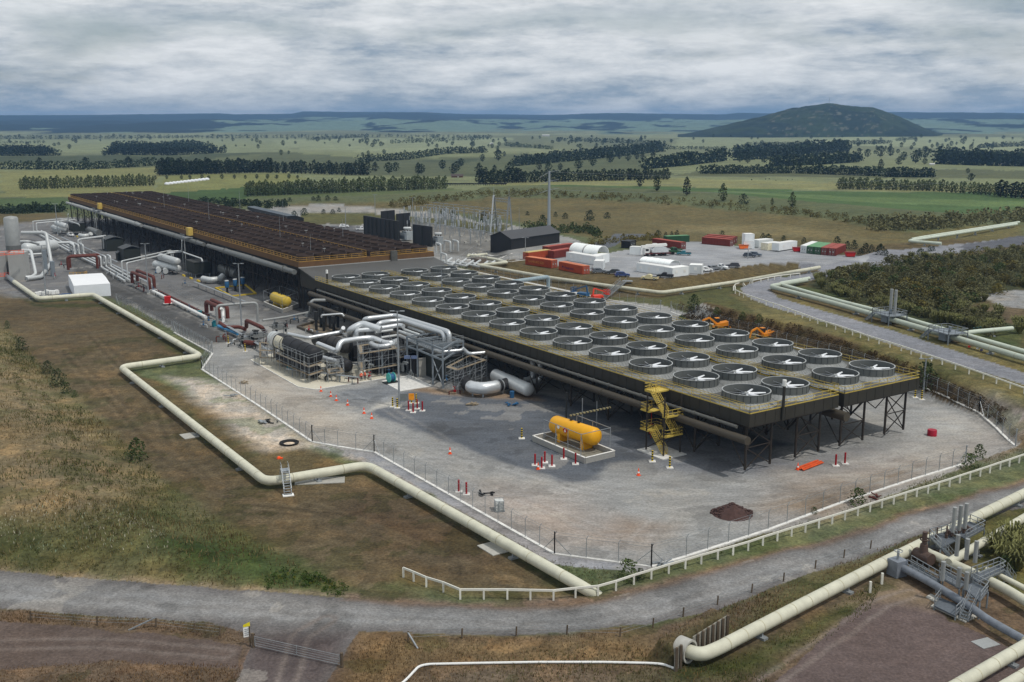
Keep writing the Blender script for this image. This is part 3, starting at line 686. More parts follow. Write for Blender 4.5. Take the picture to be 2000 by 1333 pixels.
# sloping roof down to the grey decks
t=thing('sloping_roof',XY(-14,16,0),'sloping charcoal sheet roof joining the brown deck to the grey fan decks','roof')
m=MB()
m.add([XY(UB+.15,VA,ZU-1.55),XY(U0-.2,VA+.4,ZD-.1),XY(U0-.2,VB+1,ZD-.1),XY(UB+.15,VB,ZU-1.55),XY(UB+.15,VA,ZU-1.8),XY(U0-.2,VA+.4,ZD-.4),XY(U0-.2,VB+1,ZD-.4),XY(UB+.15,VB,ZU-1.8)],[(0,1,2,3),(7,6,5,4),(0,4,5,1),(1,5,6,2),(2,6,7,3),(3,7,4,0)]);m.build('sheeting',M_slope,t)
m=MB();m.bar(XY(UB+.25,VA-.2,ZU-1.52),XY(UB+.25,VB+.1,ZU-1.52),.25,.2);m.build('flashing',M_rim,t)
m=MB();m.add([XY(UB,VA+.3,ZU-1.8),XY(U0,VA+.6,ZD-.4),XY(U0,VA+.6,ZD-3),XY(UB,VA+.3,ZD-3),XY(UB,VA+.45,ZU-1.8),XY(U0,VA+.75,ZD-.4),XY(U0,VA+.75,ZD-3),XY(UB,VA+.45,ZD-3)],[(0,1,2,3),(4,7,6,5),(0,4,5,1),(2,6,7,3)])
m.build('side_sheet',M_dark,t)
for u,v in ((-19,VA+.5),(-10,VA+.5)): m=MB();m.bar(XY(u,v,0),XY(u,v,ZD-.5),.3);m.build('leg',M_steel,t)
m=MB();m.bar(XY(-19,VA+.5,.3),XY(-10,VA+.5,7.5),.16);m.bar(XY(-10,VA+.5,.3),XY(-19,VA+.5,7.5),.16);m.build('cross_brace',M_steel,t)
m=MB();m.box((*XY(UB+.5,24)[:2],ZU-.4),(.8,1.9,3.2),YAW);single(m,'ladder_cage',M_grat,'pale caged ladder box on the front edge of the brown deck','ladder cage')
# big grey duct along the left edge of the brown deck
M_duct=M_greypipe
for i,(a,b,r) in enumerate(((-312,-254,.8),(-250,-174,.95),(-170,-97,.9),(-93,-20,.95))):
    m=MB();m.tube([XY(a,-5.9,ZU-2.6),XY((a+b)/2,-5.9,ZU-2.6),XY(b,-5.9,ZU-2.6)],[r*.7,r,r*.75],16)
    for k in range(3): u=a+(b-a)*(k+.7)/3;m.cyl(XY(u,-5.9,ZU-2.6),XY(u+.3,-5.9,ZU-2.6),r*1.06,16)
    single(m,'vapour_duct',M_duct if i<2 else mat('dull grey pipe',S(112,114,112),.5,.15),'grey duct under the '+names[i].replace('rust brown fan deck section ','brown deck section '),'duct',None,40)
for i,(u,lab) in enumerate(((-243,'farther yellow landing box on the edge of the brown deck'),(-113,'yellow landing box on the brown deck edge above the middle vessels'))):
    t=thing('access_landing',XY(u,-6,ZU),lab,'landing')
    m=MB();m.box((*XY(u,-5.6)[:2],ZU+.3),(2.6,1.6,2.6),YAW);m.build('cabin',mat('faded yellow sheet',S(206,176,90),.6),t)
    m=MB();m.box((*XY(u,-6.8)[:2],ZU-1.6),(5,3,.2),YAW);m.build('platform',M_galv,t)
    m=MB();rail(m,[XY(u-2.4,-8.2,ZU-1.5),XY(u+2.4,-8.2,ZU-1.5)],1.1,1.2,.04);m.build('handrail',M_galv,t)
    for q in (-1.5,1.5): m=MB();m.bar(XY(u+q,-8,0),XY(u+q,-8,ZU-1.6),.25);m.build('leg',M_greypipe,t)
# ================= plant: pipework, vessels, scaffolds, yard furniture =================
M_sil=mat('bright aluminium cladding',S(206,209,210),.34,.55,.06,1)
M_silw=mat('pale silver cladding',S(196,199,198),.5,.25,.1,1)
M_cream=mat('cream pipe paint',S(200,198,178),.55,0,.17,.6,0,.05)
M_band=mat('stained joint band',S(176,170,144),.6,0,.2,1)
M_rust=mat('red oxide primer',S(94,50,42),.65,0,.2,1)
M_blk=mat('black insulation jacket',S(40,40,42),.6,0,.3,1.2,.4)
M_box=mat('dark green enclosure',S(44,48,44),.6,0,.12,.6)
M_tyel=mat('tank yellow',S(232,168,30),.4,0,.07,.8)
M_tyel2=mat('faded tank yellow',S(196,168,66),.5,0,.12,.8)
M_plank=mat('scaffold plank',S(146,132,110),.85,0,.3,2)
M_red=mat('signal red',S(186,30,32),.5,0,.08,2)
M_ora=mat('hi-vis orange',S(240,86,34),.55,0,.06,2)
M_blue=mat('machine blue',S(44,92,132),.5,0,.15,2)
M_teal=mat('teal paint',S(40,118,130),.5,0,.12,2)
M_rub=mat('black rubber',S(28,28,28),.8)
M_curb=mat('yellow kerb paint',S(206,178,58),.7,0,.15,2)
M_stl=mat('grey painted frame',S(122,130,136),.5,.1,.12,1)
M_asp=mat('dusty tarp blue',S(46,80,128),.7)
def W(p): return G(p[0],p[1],p[2] if len(p)>2 else 0)
def pipe(name,label,pts,r,m,fil=None,cat='pipe',n=12,sup=None,group=None,flange=0):
    P=[W(p) if not isinstance(p,Vector) else p for p in pts]
    t=None
    a=MB();a.tube(P,r,n,fil if fil is not None else r*2.2)
    if sup or flange:
        t=thing(name,(P[0].x,P[0].y,0),label,cat,group);a.build('pipe_run' if 'pipe' in name else 'shell',m,t,40)
        if sup:
            for i,(A,B) in enumerate(zip(P[:-1],P[1:])):
                L=(B-A).length
                if abs(B.z-A.z)>1 or L<sup*.6: continue
                k=max(1,int(L/sup))
                for j in range(k):
                    c=A.lerp(B,(j+.5)/k);d=(B-A);az=math.atan2(d.y,d.x);zg=hz1(c.x,c.y);s=MB()
                    s.box((c.x,c.y,zg+.12),(.7,r*2.4,.24),az);s.box((c.x,c.y,(c.z-r*.6+zg)/2),(.22,r*1.1,c.z-r*.6-zg),az)
                    s.build('support',M_galv,t)
        if flange:
            for A,B in zip(P[:-1],P[1:]):
                d=(B-A);L=d.length;k=int(L/flange)
                for j in range(k):
                    s=MB();c=A.lerp(B,(j+.5)/max(k,1));s.cyl(c-d.normalized()*.05,c+d.normalized()*.05,r*1.025,n);s.build('joint_band',M_band,t,40)
        return t
    return single(a,name,m,label,cat,group,40,(P[0].x,P[0].y,min(p.z for p in P)-r))
def box(name,label,cat,px,su,sv,h,m,z0=0,rz=YAW,roof=None,group=None):
    c=W(px);t=thing(name,(c.x,c.y,z0),label,cat,group);a=MB();a.box((c.x,c.y,z0+h/2),(su,sv,h),rz);a.build('body',m,t)
    if roof:
        a=MB();a.box((c.x,c.y,z0+h+.08),(su+.3,sv+.3,.16),rz);a.build('roof',roof,t)
    return t
# ---------- the cream pipeline that zigzags round the fence ----------
zc=1.15
t=pipe('cream_pipeline','thick cream pipeline zigzagging along the brown grass outside the fence',[(28,551,zc),(75,584,zc),(182,576,zc),(392,696,zc),(236,718,zc),(520,942,zc),(717,909,zc),(1136,1146,zc),(1176,1170,-.9)],.66,M_cream,2.0,'pipeline',20,17,None,6)
for i,(x,y) in enumerate(((625,940),(965,1072))):
    c=G(x,y);m=MB();m.box((c.x,c.y,.05),(7 if i==0 else 3.6,2.6,.1),math.radians(8) if i==0 else YAW);single(m,'concrete_pad',M_conc,'flat concrete pad under the cream pipeline '+('beside the stile steps' if i==0 else 'near the white rails'),'concrete pad')
c=G(370,852);m=MB();m.box((c.x,c.y,.05),(3,2.4,.1),YAW);single(m,'concrete_pad',M_conc,'small concrete pad under the long left run of cream pipeline','concrete pad')
m=MB();a=G(28,551,zc);b=G(18,543,zc);m.cyl(a,b+(b-a)*1.2,.7,14);single(m,'pipe_end',M_galv,'grey unpainted end of the cream pipeline by the concrete blocks','pipe')
# stile steps over it
base=G(563,968);t=thing('stile_steps',base,'galvanised stile steps climbing over the cream pipeline bend','steps')
d=(G(548,930)-G(563,968)).normalized();sd=Vector((-d.y,d.x,0));m=MB();r=MB()
for q in (-.5,.5):
    m.bar(base+sd*q,base+sd*q+d*2.3+Vector((0,0,2.7)),.09,.2)
    for h in (.5,1.0): r.bar(base+sd*q+Vector((0,0,h)),base+sd*q+d*2.3+Vector((0,0,2.7+h)),.05);r.bar(base+sd*q+d*2.3+Vector((0,0,2.7+h)),base+sd*q+d*3.7+Vector((0,0,2.7+h)),.05)
    for k in range(4): r.bar(base+sd*q+d*2.3*k/3+Vector((0,0,2.7*k/3)),base+sd*q+d*2.3*k/3+Vector((0,0,2.7*k/3+1)),.05)
    m.bar(base+sd*q+d*3.7+Vector((0,0,2.7)),base+sd*q+d*5.6,.09,.2)
m.build('stringer',M_galv,t);r.build('handrail',M_galv,t);m=MB()
for k in range(9): p=base+d*2.3*k/9+Vector((0,0,2.7*k/9+.2));m.bar(p-sd*.5,p+sd*.5,.26,.05)
c=base+d*3;m.box((c.x,c.y,2.7),(1.4,1.1,.08),math.atan2(d.y,d.x));m.build('treads',M_galv,t)
m=MB();m.box((base.x,base.y,.06),(1.5,1.0,.12),math.atan2(sd.y,sd.x));m.build('foot_pad',M_white,t)
# ---------- central silver pipework ----------
Z3=fr(600,500,4.4425);Z6=fr(500,600,8.333);Z8=fr(800,600,6.664);Z5=fr(200,420,6.667);Z4=fr(0,420,6.667)
def P3(X,Y,z,f=Z3): x,y=f(X,Y);return (x,y,z)
zt=8.6;tr=.52
def drop(p,z): q=W(p);return Vector((q.x,q.y,z))
A=[P3(530,440,5.4,Z6),P3(830,508,5.4,Z6),P3(1390,408,5.8,Z6),P3(1420,340,7.2,Z6)]
pipe('silver_pipe','silver pipe kinked behind the black vessel, leftmost of the bright pipework',A,.42,M_sil,.9)
pipe('silver_pipe','silver pipe dropping beside the black vessel then rising over the scaffold',[P3(95,765,4.6),P3(262,832,4.6),P3(285,745,6.4),P3(430,722,6.4),P3(565,708,6.4),P3(655,748,5.8)],.55,M_sil,1.2)
pipe('silver_pipe','silver pipe bent in a flat hook above the middle scaffold',[P3(655,748,5.8),P3(720,760,5.6),P3(770,742,5.8),P3(775,738,5.8),P3(740,775,5.6),P3(620,792,5.4),P3(545,765,5.4),P3(600,740,5.2)],.55,M_sil,1.2)
pipe('silver_pipe','fat silver pipe arching like a bridge above the rear black vessel',[P3(370,720,5.0),P3(372,640,8.0),P3(480,588,9.0),P3(545,610,8.6),P3(640,640,8.0)],.72,M_sil,1.9)
pipe('silver_pipe','silver pipe rising from the yellow railed platform toward the frame',[P3(428,690,6.8),P3(430,650,7.8),P3(620,632,8.0),P3(800,602,8.2),P3(835,612,8.2)],.5,M_sil,1.0)
q=W(P3(1237,668,zt))
pipe('silver_pipe','long silver pipe on the frame dropping into the dark enclosure, nearer the yard',[P3(607,672,6.2),P3(609,590,zt),P3(690,572,zt),P3(830,560,zt),P3(1192,672,zt),drop(P3(1192,672,zt),5.0)],tr,M_sil,1.3)
pipe('silver_pipe','long silver pipe on the frame dropping into the dark enclosure, nearer the deck',[P3(490,578,7.6),P3(500,548,9.0),P3(760,517,9.0),P3(1235,662,9.0),drop(P3(1235,662,9.0),5.0)],tr,M_sil,1.3)
pipe('silver_pipe','thin silver pipe edging the near side of the grey frame',[P3(800,690,6.2),P3(955,765,6.0),P3(1165,835,6.0),P3(1335,820,6.0),P3(1362,800,6.4)],.34,M_sil,.8)
pipe('silver_pipe','short sagging silver pipe above the right scaffold',[P3(1362,812,6.2),P3(1405,852,6.0),P3(1540,840,6.0)],.34,M_sil,.8)
for i,(x0,y0,x1,y1) in enumerate(((560,610,760,572),(570,640,740,600),(590,665,740,645),(640,712,780,690))):
    pipe('silver_pipe',['upper of the short','second of the short','third of the short','lowest of the short'][i]+' silver pipes stacked left of the grey frame',[P3(x0,y0,8.2-.7*i),P3(x1,y1,8.2-.7*i)],.3,M_silw)
for i,(x,y) in enumerate(((880,620),(840,640),(800,655))):
    pipe('silver_pipe',['rear','middle','front'][i]+' of the low silver pipes curving down inside the grey frame',[P3(x,y,7.4),P3(x+130,y+45,7.4),P3(x+150,y+70,6.2)],.3,M_silw)
# grey frame
t=thing('pipe_rack',G(845,750),'grey steel frame on tall columns carrying the long silver pipes','pipe frame')
def fpost(X,Yb,z): p=W(P3(X,Yb,0));return p
cols=[fpost(1092,1112,0),fpost(1180,1152,0),fpost(960,1052,0),fpost(872,1022,0),fpost(655,1045,0),fpost(1308,1060,0)]
for i,p in enumerate(cols):
    m=MB();m.bar(p,p+Vector((0,0,7.8 if i!=4 else 5.2)),.42,.34);m.build('column',M_stl,t)
m=MB()
for a,b in ((0,2),(2,3),(1,0),(1,5)):
    for z in (5.6,7.7): m.bar(cols[a]+Vector((0,0,z)),cols[b]+Vector((0,0,z)),.3)
m.bar(cols[0]+Vector((0,0,.4)),cols[1]+Vector((0,0,5)),.16);m.bar(cols[1]+Vector((0,0,.4)),cols[0]+Vector((0,0,5)),.16)
dv=XY(0,7)-XY(0,0)
for i in (0,2,3):
    p=cols[i]
    for z in (5.6,7.7): m.bar(p+Vector((0,0,z)),p+dv+Vector((0,0,z)),.28)
    m.bar(p+dv,p+dv+Vector((0,0,7.8)),.34)
for z in (5.6,7.7): m.bar(cols[0]+dv+Vector((0,0,z)),cols[3]+dv+Vector((0,0,z)),.28)
for k in range(14):
    a=cols[3].lerp(cols[0],k/13);m.bar(a+Vector((0,0,7.0)),a+dv+Vector((0,0,7.0)),.12)
m.build('beams',M_stl,t)
m=MB();rail(m,[cols[3]+Vector((0,0,7.9)),cols[0]+Vector((0,0,7.9)),cols[0]+dv+Vector((0,0,7.9))],1.0,1.8,.03);m.build('handrail',M_galv,t)
# dark turbine enclosure
def encl(name,label,u,v,su,sv,h,z0=0,roof=None):
    c=XY(u,v);t=thing(name,c,label,'enclosure');m=MB();m.box((c.x,c.y,z0+h/2),(su,sv,h),YAW)
    m.build('wall',M_box,t);m=MB();m.box((c.x,c.y,z0+h+.1),(su+.4,sv+.4,.2),YAW);m.build('roof',roof or mat('dark roof sheet',S(58,60,60),.5),t)
    m=MB()
    for a in (-1,1):
        for b in (-1,1): p=XY(u+a*(su/2-.2),v+b*(sv/2-.2));m.bar(p,p+Vector((0,0,z0+.1)),.3)
    if z0>0: m.build('legs',M_steel,t)
    m=MB();p=XY(u-su*.2,v-sv/2-.03);m.box((p.x,p.y,z0+1.05),(1.0,.06,2.1),YAW);m.build('door',M_seam,t)
    return t
c0=cols[0];cu=((c0.x-OX)*cY+(c0.y-OY)*sY,-(c0.x-OX)*sY+(c0.y-OY)*cY)
encl('turbine_enclosure','black turbine enclosure under the long silver pipes, beside the fan deck',cu[0]-7,cu[1]+5.2,15,6.0,5.0)
m=MB();p=XY(cu[0]-9,cu[1]+1.3);m.box((p.x,p.y,1.9),(5,1.6,3.8),YAW);single(m,'concrete_wall',M_conc,'stained concrete block between the grey columns','concrete block')
# silver bottom U-bend
ub=[P3(1330,1000,1.9),P3(1385,1120,1.75),P3(1435,1142,1.7),P3(1525,1152,1.7),P3(1615,1138,1.7),P3(1700,1118,1.75),P3(1810,1080,1.8)]
W1=[W(p) for p in ub]
t=thing('vapour_duct',(W1[3].x,W1[3].y,0),'huge silver U-bend duct with black sleeves lying beside the fan deck','duct')
m=MB();m.tube([W1[1].lerp(W1[2],.6),W1[2],W1[3],W1[4],W1[4].lerp(W1[5],.3)],1.15,24,2.2);m.build('bend',M_sil,t,50)
m=MB();m.tube(W1[0:2]+[W1[1].lerp(W1[2],.62)],1.1,20,1);m.tube([W1[4].lerp(W1[5],.28),W1[5],W1[6]],1.1,20,1);m.build('sleeve',M_blk,t,50)
m=MB()
for p,q in ((W1[4],W1[5]),(W1[5],W1[6])):
    for k in (.35,.75): c=p.lerp(q,k);d=(q-p).normalized();m.cyl(c-d*.1,c+d*.1,1.2,20)
m.build('band',M_galv,t,50)
for p in (W1[2],W1[3],W1[5]): m=MB();m.bar((p.x,p.y,0),(p.x,p.y,1),.3);m.build('support',M_galv,t)
a=G(*Z8(1120,890),2.2);b=G(*Z8(1545,1075),1.7)
m=MB();m.vessel(a,b,1.25,24);single(m,'silver_vessel',M_silw,'silver dome-ended vessel lying under the edge of the fan deck','vessel',None,50)
for i,(X,Yt,Yb) in enumerate(((1600,780,935),(1695,790,960))):
    p=G(*Z8(X,Yb),1.9);pipe('silver_pipe',['left','right'][i]+' silver downcomer from the brown pipe to the dome-ended vessel',[Vector((p.x,p.y,5.6)),Vector((p.x,p.y,2.0)),p+Vector((-1.6,-.6,-.1))],.5,M_sil,1.0)
# ---------- the two black vessels ----------
def bvessel(label,p,q,r,patch=False,m=M_blk):
    t=thing('black_vessel',(p.x,p.y,0),label,'vessel');m_=MB();m_.vessel(p,q,r,28);m_.build('shell',m,t,50)
    d=(q-p).normalized();m_=MB()
    for k in (.22,.5,.72,.9): c=p.lerp(q,k);m_.cyl(c-d*.12,c+d*.12,r*1.04,28)
    m_.build('band',M_blk,t,50)
    if patch:
        m_=MB();a=p.lerp(q,.03);b=p.lerp(q,.34);n=10;sd=Vector((d.y,-d.x,0)).normalized();vs=[]
        if sd.y>0: sd=-sd
        for k in range(n+1):
            w=-.5+1.55*k/n
            for c in (a,b-(b-a)*(.35*k/n)): vs.append(c+(sd*math.cos(w)+Vector((0,0,1))*math.sin(w))*(r*1.015))
        m_.add(vs,[(2*k,2*k+1,2*k+3,2*k+2) for k in range(n)]);m_.build('bare_patch',mat('pale primer',S(196,190,170),.7),t)
    for k in (.15,.85):
        c=p.lerp(q,k);m_=MB();m_.box((c.x,c.y,(c.z-r*.6)/2),(1.0,2.2,c.z-r*.6),math.atan2(d.y,d.x));m_.build('saddle',M_conc,t)
    return t
v1a=G(*Z6(400,560),4.9);v1b=G(*Z6(950,790),4.9)
bvessel('black jacketed vessel with a bare cream patch, above the scaffold planks',v1a,v1b,1.8,True)
bvessel('black vessel lying low inside the scaffold, under the patched vessel',Vector((v1a.x,v1a.y,1.7)),Vector((v1b.x,v1b.y,1.7)),1.3)
bvessel('black vessel behind the kinked silver pipe, banded and bare of scaffold',G(*Z6(1000,520),4.2),G(*Z6(1480,640),4.2),1.5,False,mat('dark grey jacket',S(58,56,54),.6,0,.2,1))
bvessel('short black drum with silver feed pipes in front of the middle scaffold',G(*Z6(1180,840),2.2),G(*Z6(1480,960),2.0),1.35)
for i,(x0,y0,x1,y1,z,r) in enumerate(((900,770,1330,900,2.9,.6),(1190,915,1390,985,1.9,.34),(1200,1010,1390,1070,1.0,.34))):
    pipe('silver_pipe',['thick silver pipe feeding the short black drum','upper thin silver elbow under the short black drum feed','lower thin silver elbow near the ground by the drum'][i],[P3(x0,y0,z,Z6),P3((x0+x1)/2,(y0+y1)/2+8,z,Z6),P3(x1,y1-4,z,Z6)],r,M_sil)
m=MB();c=G(*Z6(180,650),3.6);d=(v1b-v1a).normalized()
m.lathe([(1.75,0),(1.75,.0)],n=3);m=MB();m.cyl(v1a-d*2.2,v1a-d*1.5,1.75,24);m.cyl(v1a-d*3.6,v1a-d*2.9,1.6,24);m.cyl(v1a-d*4.2,v1a-d*.8,1.15,24)
single(m,'channel_head',M_silw,'pale steel flanged channel head at the left end of the patched vessel','flange',None,50)
for i,(x,y,su,sv,h) in enumerate(((742,724,7,5,4.6),(700,700,6,5,3.6),(812,728,7,3.6,3.8))):
    c=G(x,y);t=thing('heat_exchanger',c,['dark heat exchanger block inside the box scaffold','dark heat exchanger block behind the short black drum','dark heat exchanger block behind the tall light pole'][i],'heat exchanger')
    m=MB();m.box((c.x,c.y,h/2+.3),(su,sv,h-.6),YAW);m.build('casing',M_blk,t)
    m=MB()
    for k in range(5): q=c+(XY(-su/2+.5+k*(su-1)/4,-sv/2-.1)-XY(0,0));m.bar(q+Vector((0,0,.2)),q+Vector((0,0,h)),.16)
    m.build('frame_ribs',M_steel,t)
    for k in range(3): q=c+(XY(random.uniform(-su/2,su/2),-sv/2-.5)-XY(0,0));m=MB();m.tube([q+Vector((0,0,.3)),q+Vector((0,0,1.6+.4*k)),q+(XY(1.6,.4)-XY(0,0))+Vector((0,0,1.6+.4*k))],.2,8,.4);m.build('feed_pipe',M_silw,t,40)
# ---------- scaffolds ----------
def scaffold(label,poly,lifts,top,decks,diag=True):
    """tube scaffold round a footprint (ground points), ledger every lift, plank decks at given heights"""
    c=sum(poly,Vector())/len(poly);t=thing('scaffold',(c.x,c.y,0),label,'scaffold')
    st=MB();lg=MB();n=len(poly)
    zs=[];z=lifts
    while z<top: zs.append(z);z+=lifts
    for i in range(n):
        a,b=poly[i],poly[(i+1)%n];L=(b-a).length;k=max(1,round(L/2.1));inn=(c-a).normalized()
        for j in range(k):
            p=a.lerp(b,j/k);st.bar(p,p+Vector((0,0,top+random.uniform(-.3,.6))),.06)
            p2=p.lerp(c,1.1/max((p-c).length,1.2));st.bar(p2,p2+Vector((0,0,top-.3)),.06)
            for z in zs: lg.bar(p+Vector((0,0,z)),p2+Vector((0,0,z)),.05)
        for z in zs:
            for dz in (0,.55): lg.bar(a+Vector((0,0,z+dz)),b+Vector((0,0,z+dz)),.05)
        if diag:
            for j in range(0,k,2):
                p=a.lerp(b,j/k);q=a.lerp(b,min(1,(j+1)/k))
                for zi in range(0,len(zs)-1,1): lg.bar(p+Vector((0,0,zs[zi])),q+Vector((0,0,zs[zi+1])),.045)
    st.build('standards',M_galv,t);lg.build('ledgers',M_galv,t)
    for z in decks:
        m=MB()
        for i in range(n):
            a,b=poly[i],poly[(i+1)%n];d=(b-a).normalized()
            for o in range(5):
                ia=a.lerp(c,(.12+.22*o)/max((a-c).length,1));ib=b.lerp(c,(.12+.22*o)/max((b-c).length,1))
                m.bar(ia+Vector((0,0,z+.02*(o%2))),ib+Vector((0,0,z+.02*(o%2))),.21,.05)
        m.build('planks',M_plank,t)
    return t
def quadpts(*ps): return [W(p) for p in ps]
def rect(p,du,dv):
    u,v=XY(1,0)-XY(0,0),XY(0,1)-XY(0,0);return [p,p+u*du,p+u*du+v*dv,p+v*dv]
scaffold('scaffold with long plank walkways wrapped round the patched black vessel',quadpts(Z6(330,1010),Z6(880,1260),Z6(1120,1180),Z6(560,930)),1.75,5.6,(3.4,1.75),False)
scaffold('box scaffold with plank decks in front of the grey frame, behind the workers',quadpts(Z3(465,1085),Z3(790,1030),Z3(720,960),Z3(440,1000)),1.9,6.6,(1.9,5.4))
scaffold('deep scaffold filling the gap between grey frame and box scaffold',quadpts(Z3(800,1030),Z3(940,1000),Z3(850,940),Z3(740,965)),1.7,5.6,(3.4,))
scaffold('dense scaffold with plank top beside the silver U-bend',quadpts(Z3(1205,1180),Z3(1300,1210),Z3(1560,1110),Z3(1420,1060)),1.6,5.4,(4.8,))
scaffold('small scaffold round the short black drum and silver elbows',quadpts(Z6(1180,1240),Z6(1440,1210),Z6(1400,1120),Z6(1150,1150)),1.8,3.8,(1.8,))
scaffold('untidy scaffold round the flanged head left of the patched vessel',quadpts(Z6(60,960),Z6(330,960),Z6(330,830),Z6(60,800)),1.6,4.2,(1.6,3.2))
# valve clutter left of the vessel: grating platform on legs
for i,(x,y,su,sv,z) in enumerate(((505,655,6,4,2.2),(482,662,4,3,1.6),(545,640,5,3,3.2))):
    c=G(x,y,z);t=thing('valve_platform',(c.x,c.y,0),['grey valve platform left of the patched vessel','low valve platform beside the red oxide elbows','upper valve platform behind the patched vessel'][i],'platform')
    m=MB();m.box((c.x,c.y,z),(su,sv,.12),YAW);m.build('grating',M_grat,t);m=MB();m2=MB()
    cs=[c+Vector(q) for q in ((-su*.25,-sv*.4,0),(su*.25,-sv*.4,0),(su*.3,sv*.4,0),(-su*.3,sv*.4,0))]
    rail(m,cs+[cs[0]],1,1.3,.03);m.build('handrail',M_galv,t)
    for k,q in enumerate(cs): m2=MB();m2.bar((q.x,q.y,0),q,.14);m2.build('leg',M_galv,t)
    for k in range(3): m2=MB();q=c+Vector((random.uniform(-1.5,1.5),random.uniform(-1,1),0));m2.cyl(q-Vector((0,0,1)),q+Vector((0,0,.9)),.22,10);m2.lathe([(.45,.9),(.5,.97),(.45,1.04)],q,12);m2.build('valve',M_seam,t)
# ---------- red oxide pipes ----------
def vloop(label,a,b,h,r,m,off=None,z=.8):
    A=W(a);B=W(b);pts=[Vector((A.x,A.y,z)),Vector((A.x,A.y,h)),Vector((B.x,B.y,h)),Vector((B.x,B.y,z))]
    return pipe('pipe_loop',label,pts,r,m,r*2,'pipe loop')
vloop('rust red pipe loop over the road, at the far left beside the separators',(134,532),(191,529),5.2,.45,M_rust)
vloop('rust red pipe loop just behind the left rust loop',(138,528),(196,525),5.0,.35,M_rust)
vloop('rust red pipe loop near the white tent, nearer of two',(259,558),(293,573),4.2,.5,M_rust)
vloop('rust red pipe loop near the white tent, farther of two',(269,554),(302,568),4.2,.5,M_rust)
vloop('thick rust red pipe loop beside the grey pipe arch, nearer of two',(404,617),(428,628),3.8,.55,M_rust)
vloop('thick rust red pipe loop beside the grey pipe arch, farther of two',(414,613),(445,628),3.8,.5,M_rust)
Z7=fr(380,580,9.522)
pipe('rust_pipe','rust red pipe lying bent on the ground beside the blue pipe',[P3(460,480,1.2,Z7),P3(590,570,1.2,Z7),P3(840,560,1.2,Z7),P3(940,605,1.0,Z7)],.45,M_rust,1.2)
pipe('rust_pipe','rust red pipe with an elbow rising beside the valve platforms',[P3(965,560,1.0,Z7),P3(965,440,3.6,Z7),P3(1250,570,3.2,Z7),P3(1310,650,1.4,Z7)],.48,M_rust,1.1)
pipe('rust_pipe','short rust red pipe stub left of the flanged head',[P3(930,845,1.2,Z7),P3(1110,865,1.2,Z7)],.55,M_rust)
pipe('blue_pipe','blue pipe lying on the ground behind the gas bottle rack',[P3(440,545,.7,Z7),P3(800,690,.7,Z7)],.38,mat('pipe blue',S(64,132,176),.5))
pipe('grey_pipe','grey pipe arch standing like a goal beside the red loops',[P3(425,520,.8,Z7),drop(P3(425,520,.8,Z7),5.6),drop(P3(1180,470,.6,Z7),5.6),P3(1180,470,.6,Z7)],.34,M_greypipe,1.1)
pipe('grey_pipe','grey pipe crossing the yard at low height to the concrete block',[P3(1265,440,1.6,Z7),P3(1714,375,1.6,Z7),P3(2120,290,1.6,Z7)],.3,M_greypipe,None,'pipe',12,8)
pipe('grey_pipe','grey S-bend pipe rising to the underside of the deck',[G(598,617,1.2),G(606,612,1.2),G(607,592,5.0),G(612,587,5.6),G(640,587,5.6)],.42,M_greypipe,1.0)
pipe('white_pipe','long white pipe along the edge of the plant road',[(299,569,.9),(402,620,.9)],.42,M_white,None,'pipe',12,9)
pipe('rust_pipe','thin rust red pipe beside the long white pipe',[(305,566,.8),(408,616,.8)],.28,M_rust,None,'pipe',12,9)
pipe('white_pipe','white elbow pipe hanging below the thick rust loops',[P3(490,215,4.0,Z7),P3(530,250,3.4,Z7),P3(530,330,2.4,Z7),P3(540,480,.6,Z7)],.34,M_white,.7)
# three silver lines with loops running up the plant
for i in range(3):
    o=XY(0,1.6*i)-XY(0,0);V=lambda x,y,z:G(x,y,.9)+o+Vector((0,0,z-.9))
    pts=[V(66,452,.9),V(138,492,.9),V(138,492,4.2),V(146,497,4.2),V(146,497,.9),V(192,519,.9),V(192,519,4.4),V(198,522,4.4),V(198,522,.9),V(244,549,.9)]
    pipe('steam_pipe',['nearest','middle','farthest'][i]+' of three silver pipes with upright loops along the plant road',pts,.32,M_silw,.8,'pipe',10,14)
vloop('silver pipe loop bridging the three plant road pipes, nearer',(155,497),(204,490),5.6,.4,M_silw)
vloop('silver pipe loop bridging the three plant road pipes, farther',(160,494),(209,487),5.4,.3,M_silw)
for i,(a,b,h) in enumerate((((66,456),(142,449),5.4),((73,460),(150,452),5.4),((240,544),(336,520),5.6),((250,548),(340,525),5.6))):
    vloop(['far left silver pipe gantry loop, behind','far left silver pipe gantry loop, in front','silver pipe gantry loop across the yard, behind','silver pipe gantry loop across the yard, in front'][i],a,b,h,.24,M_silw)
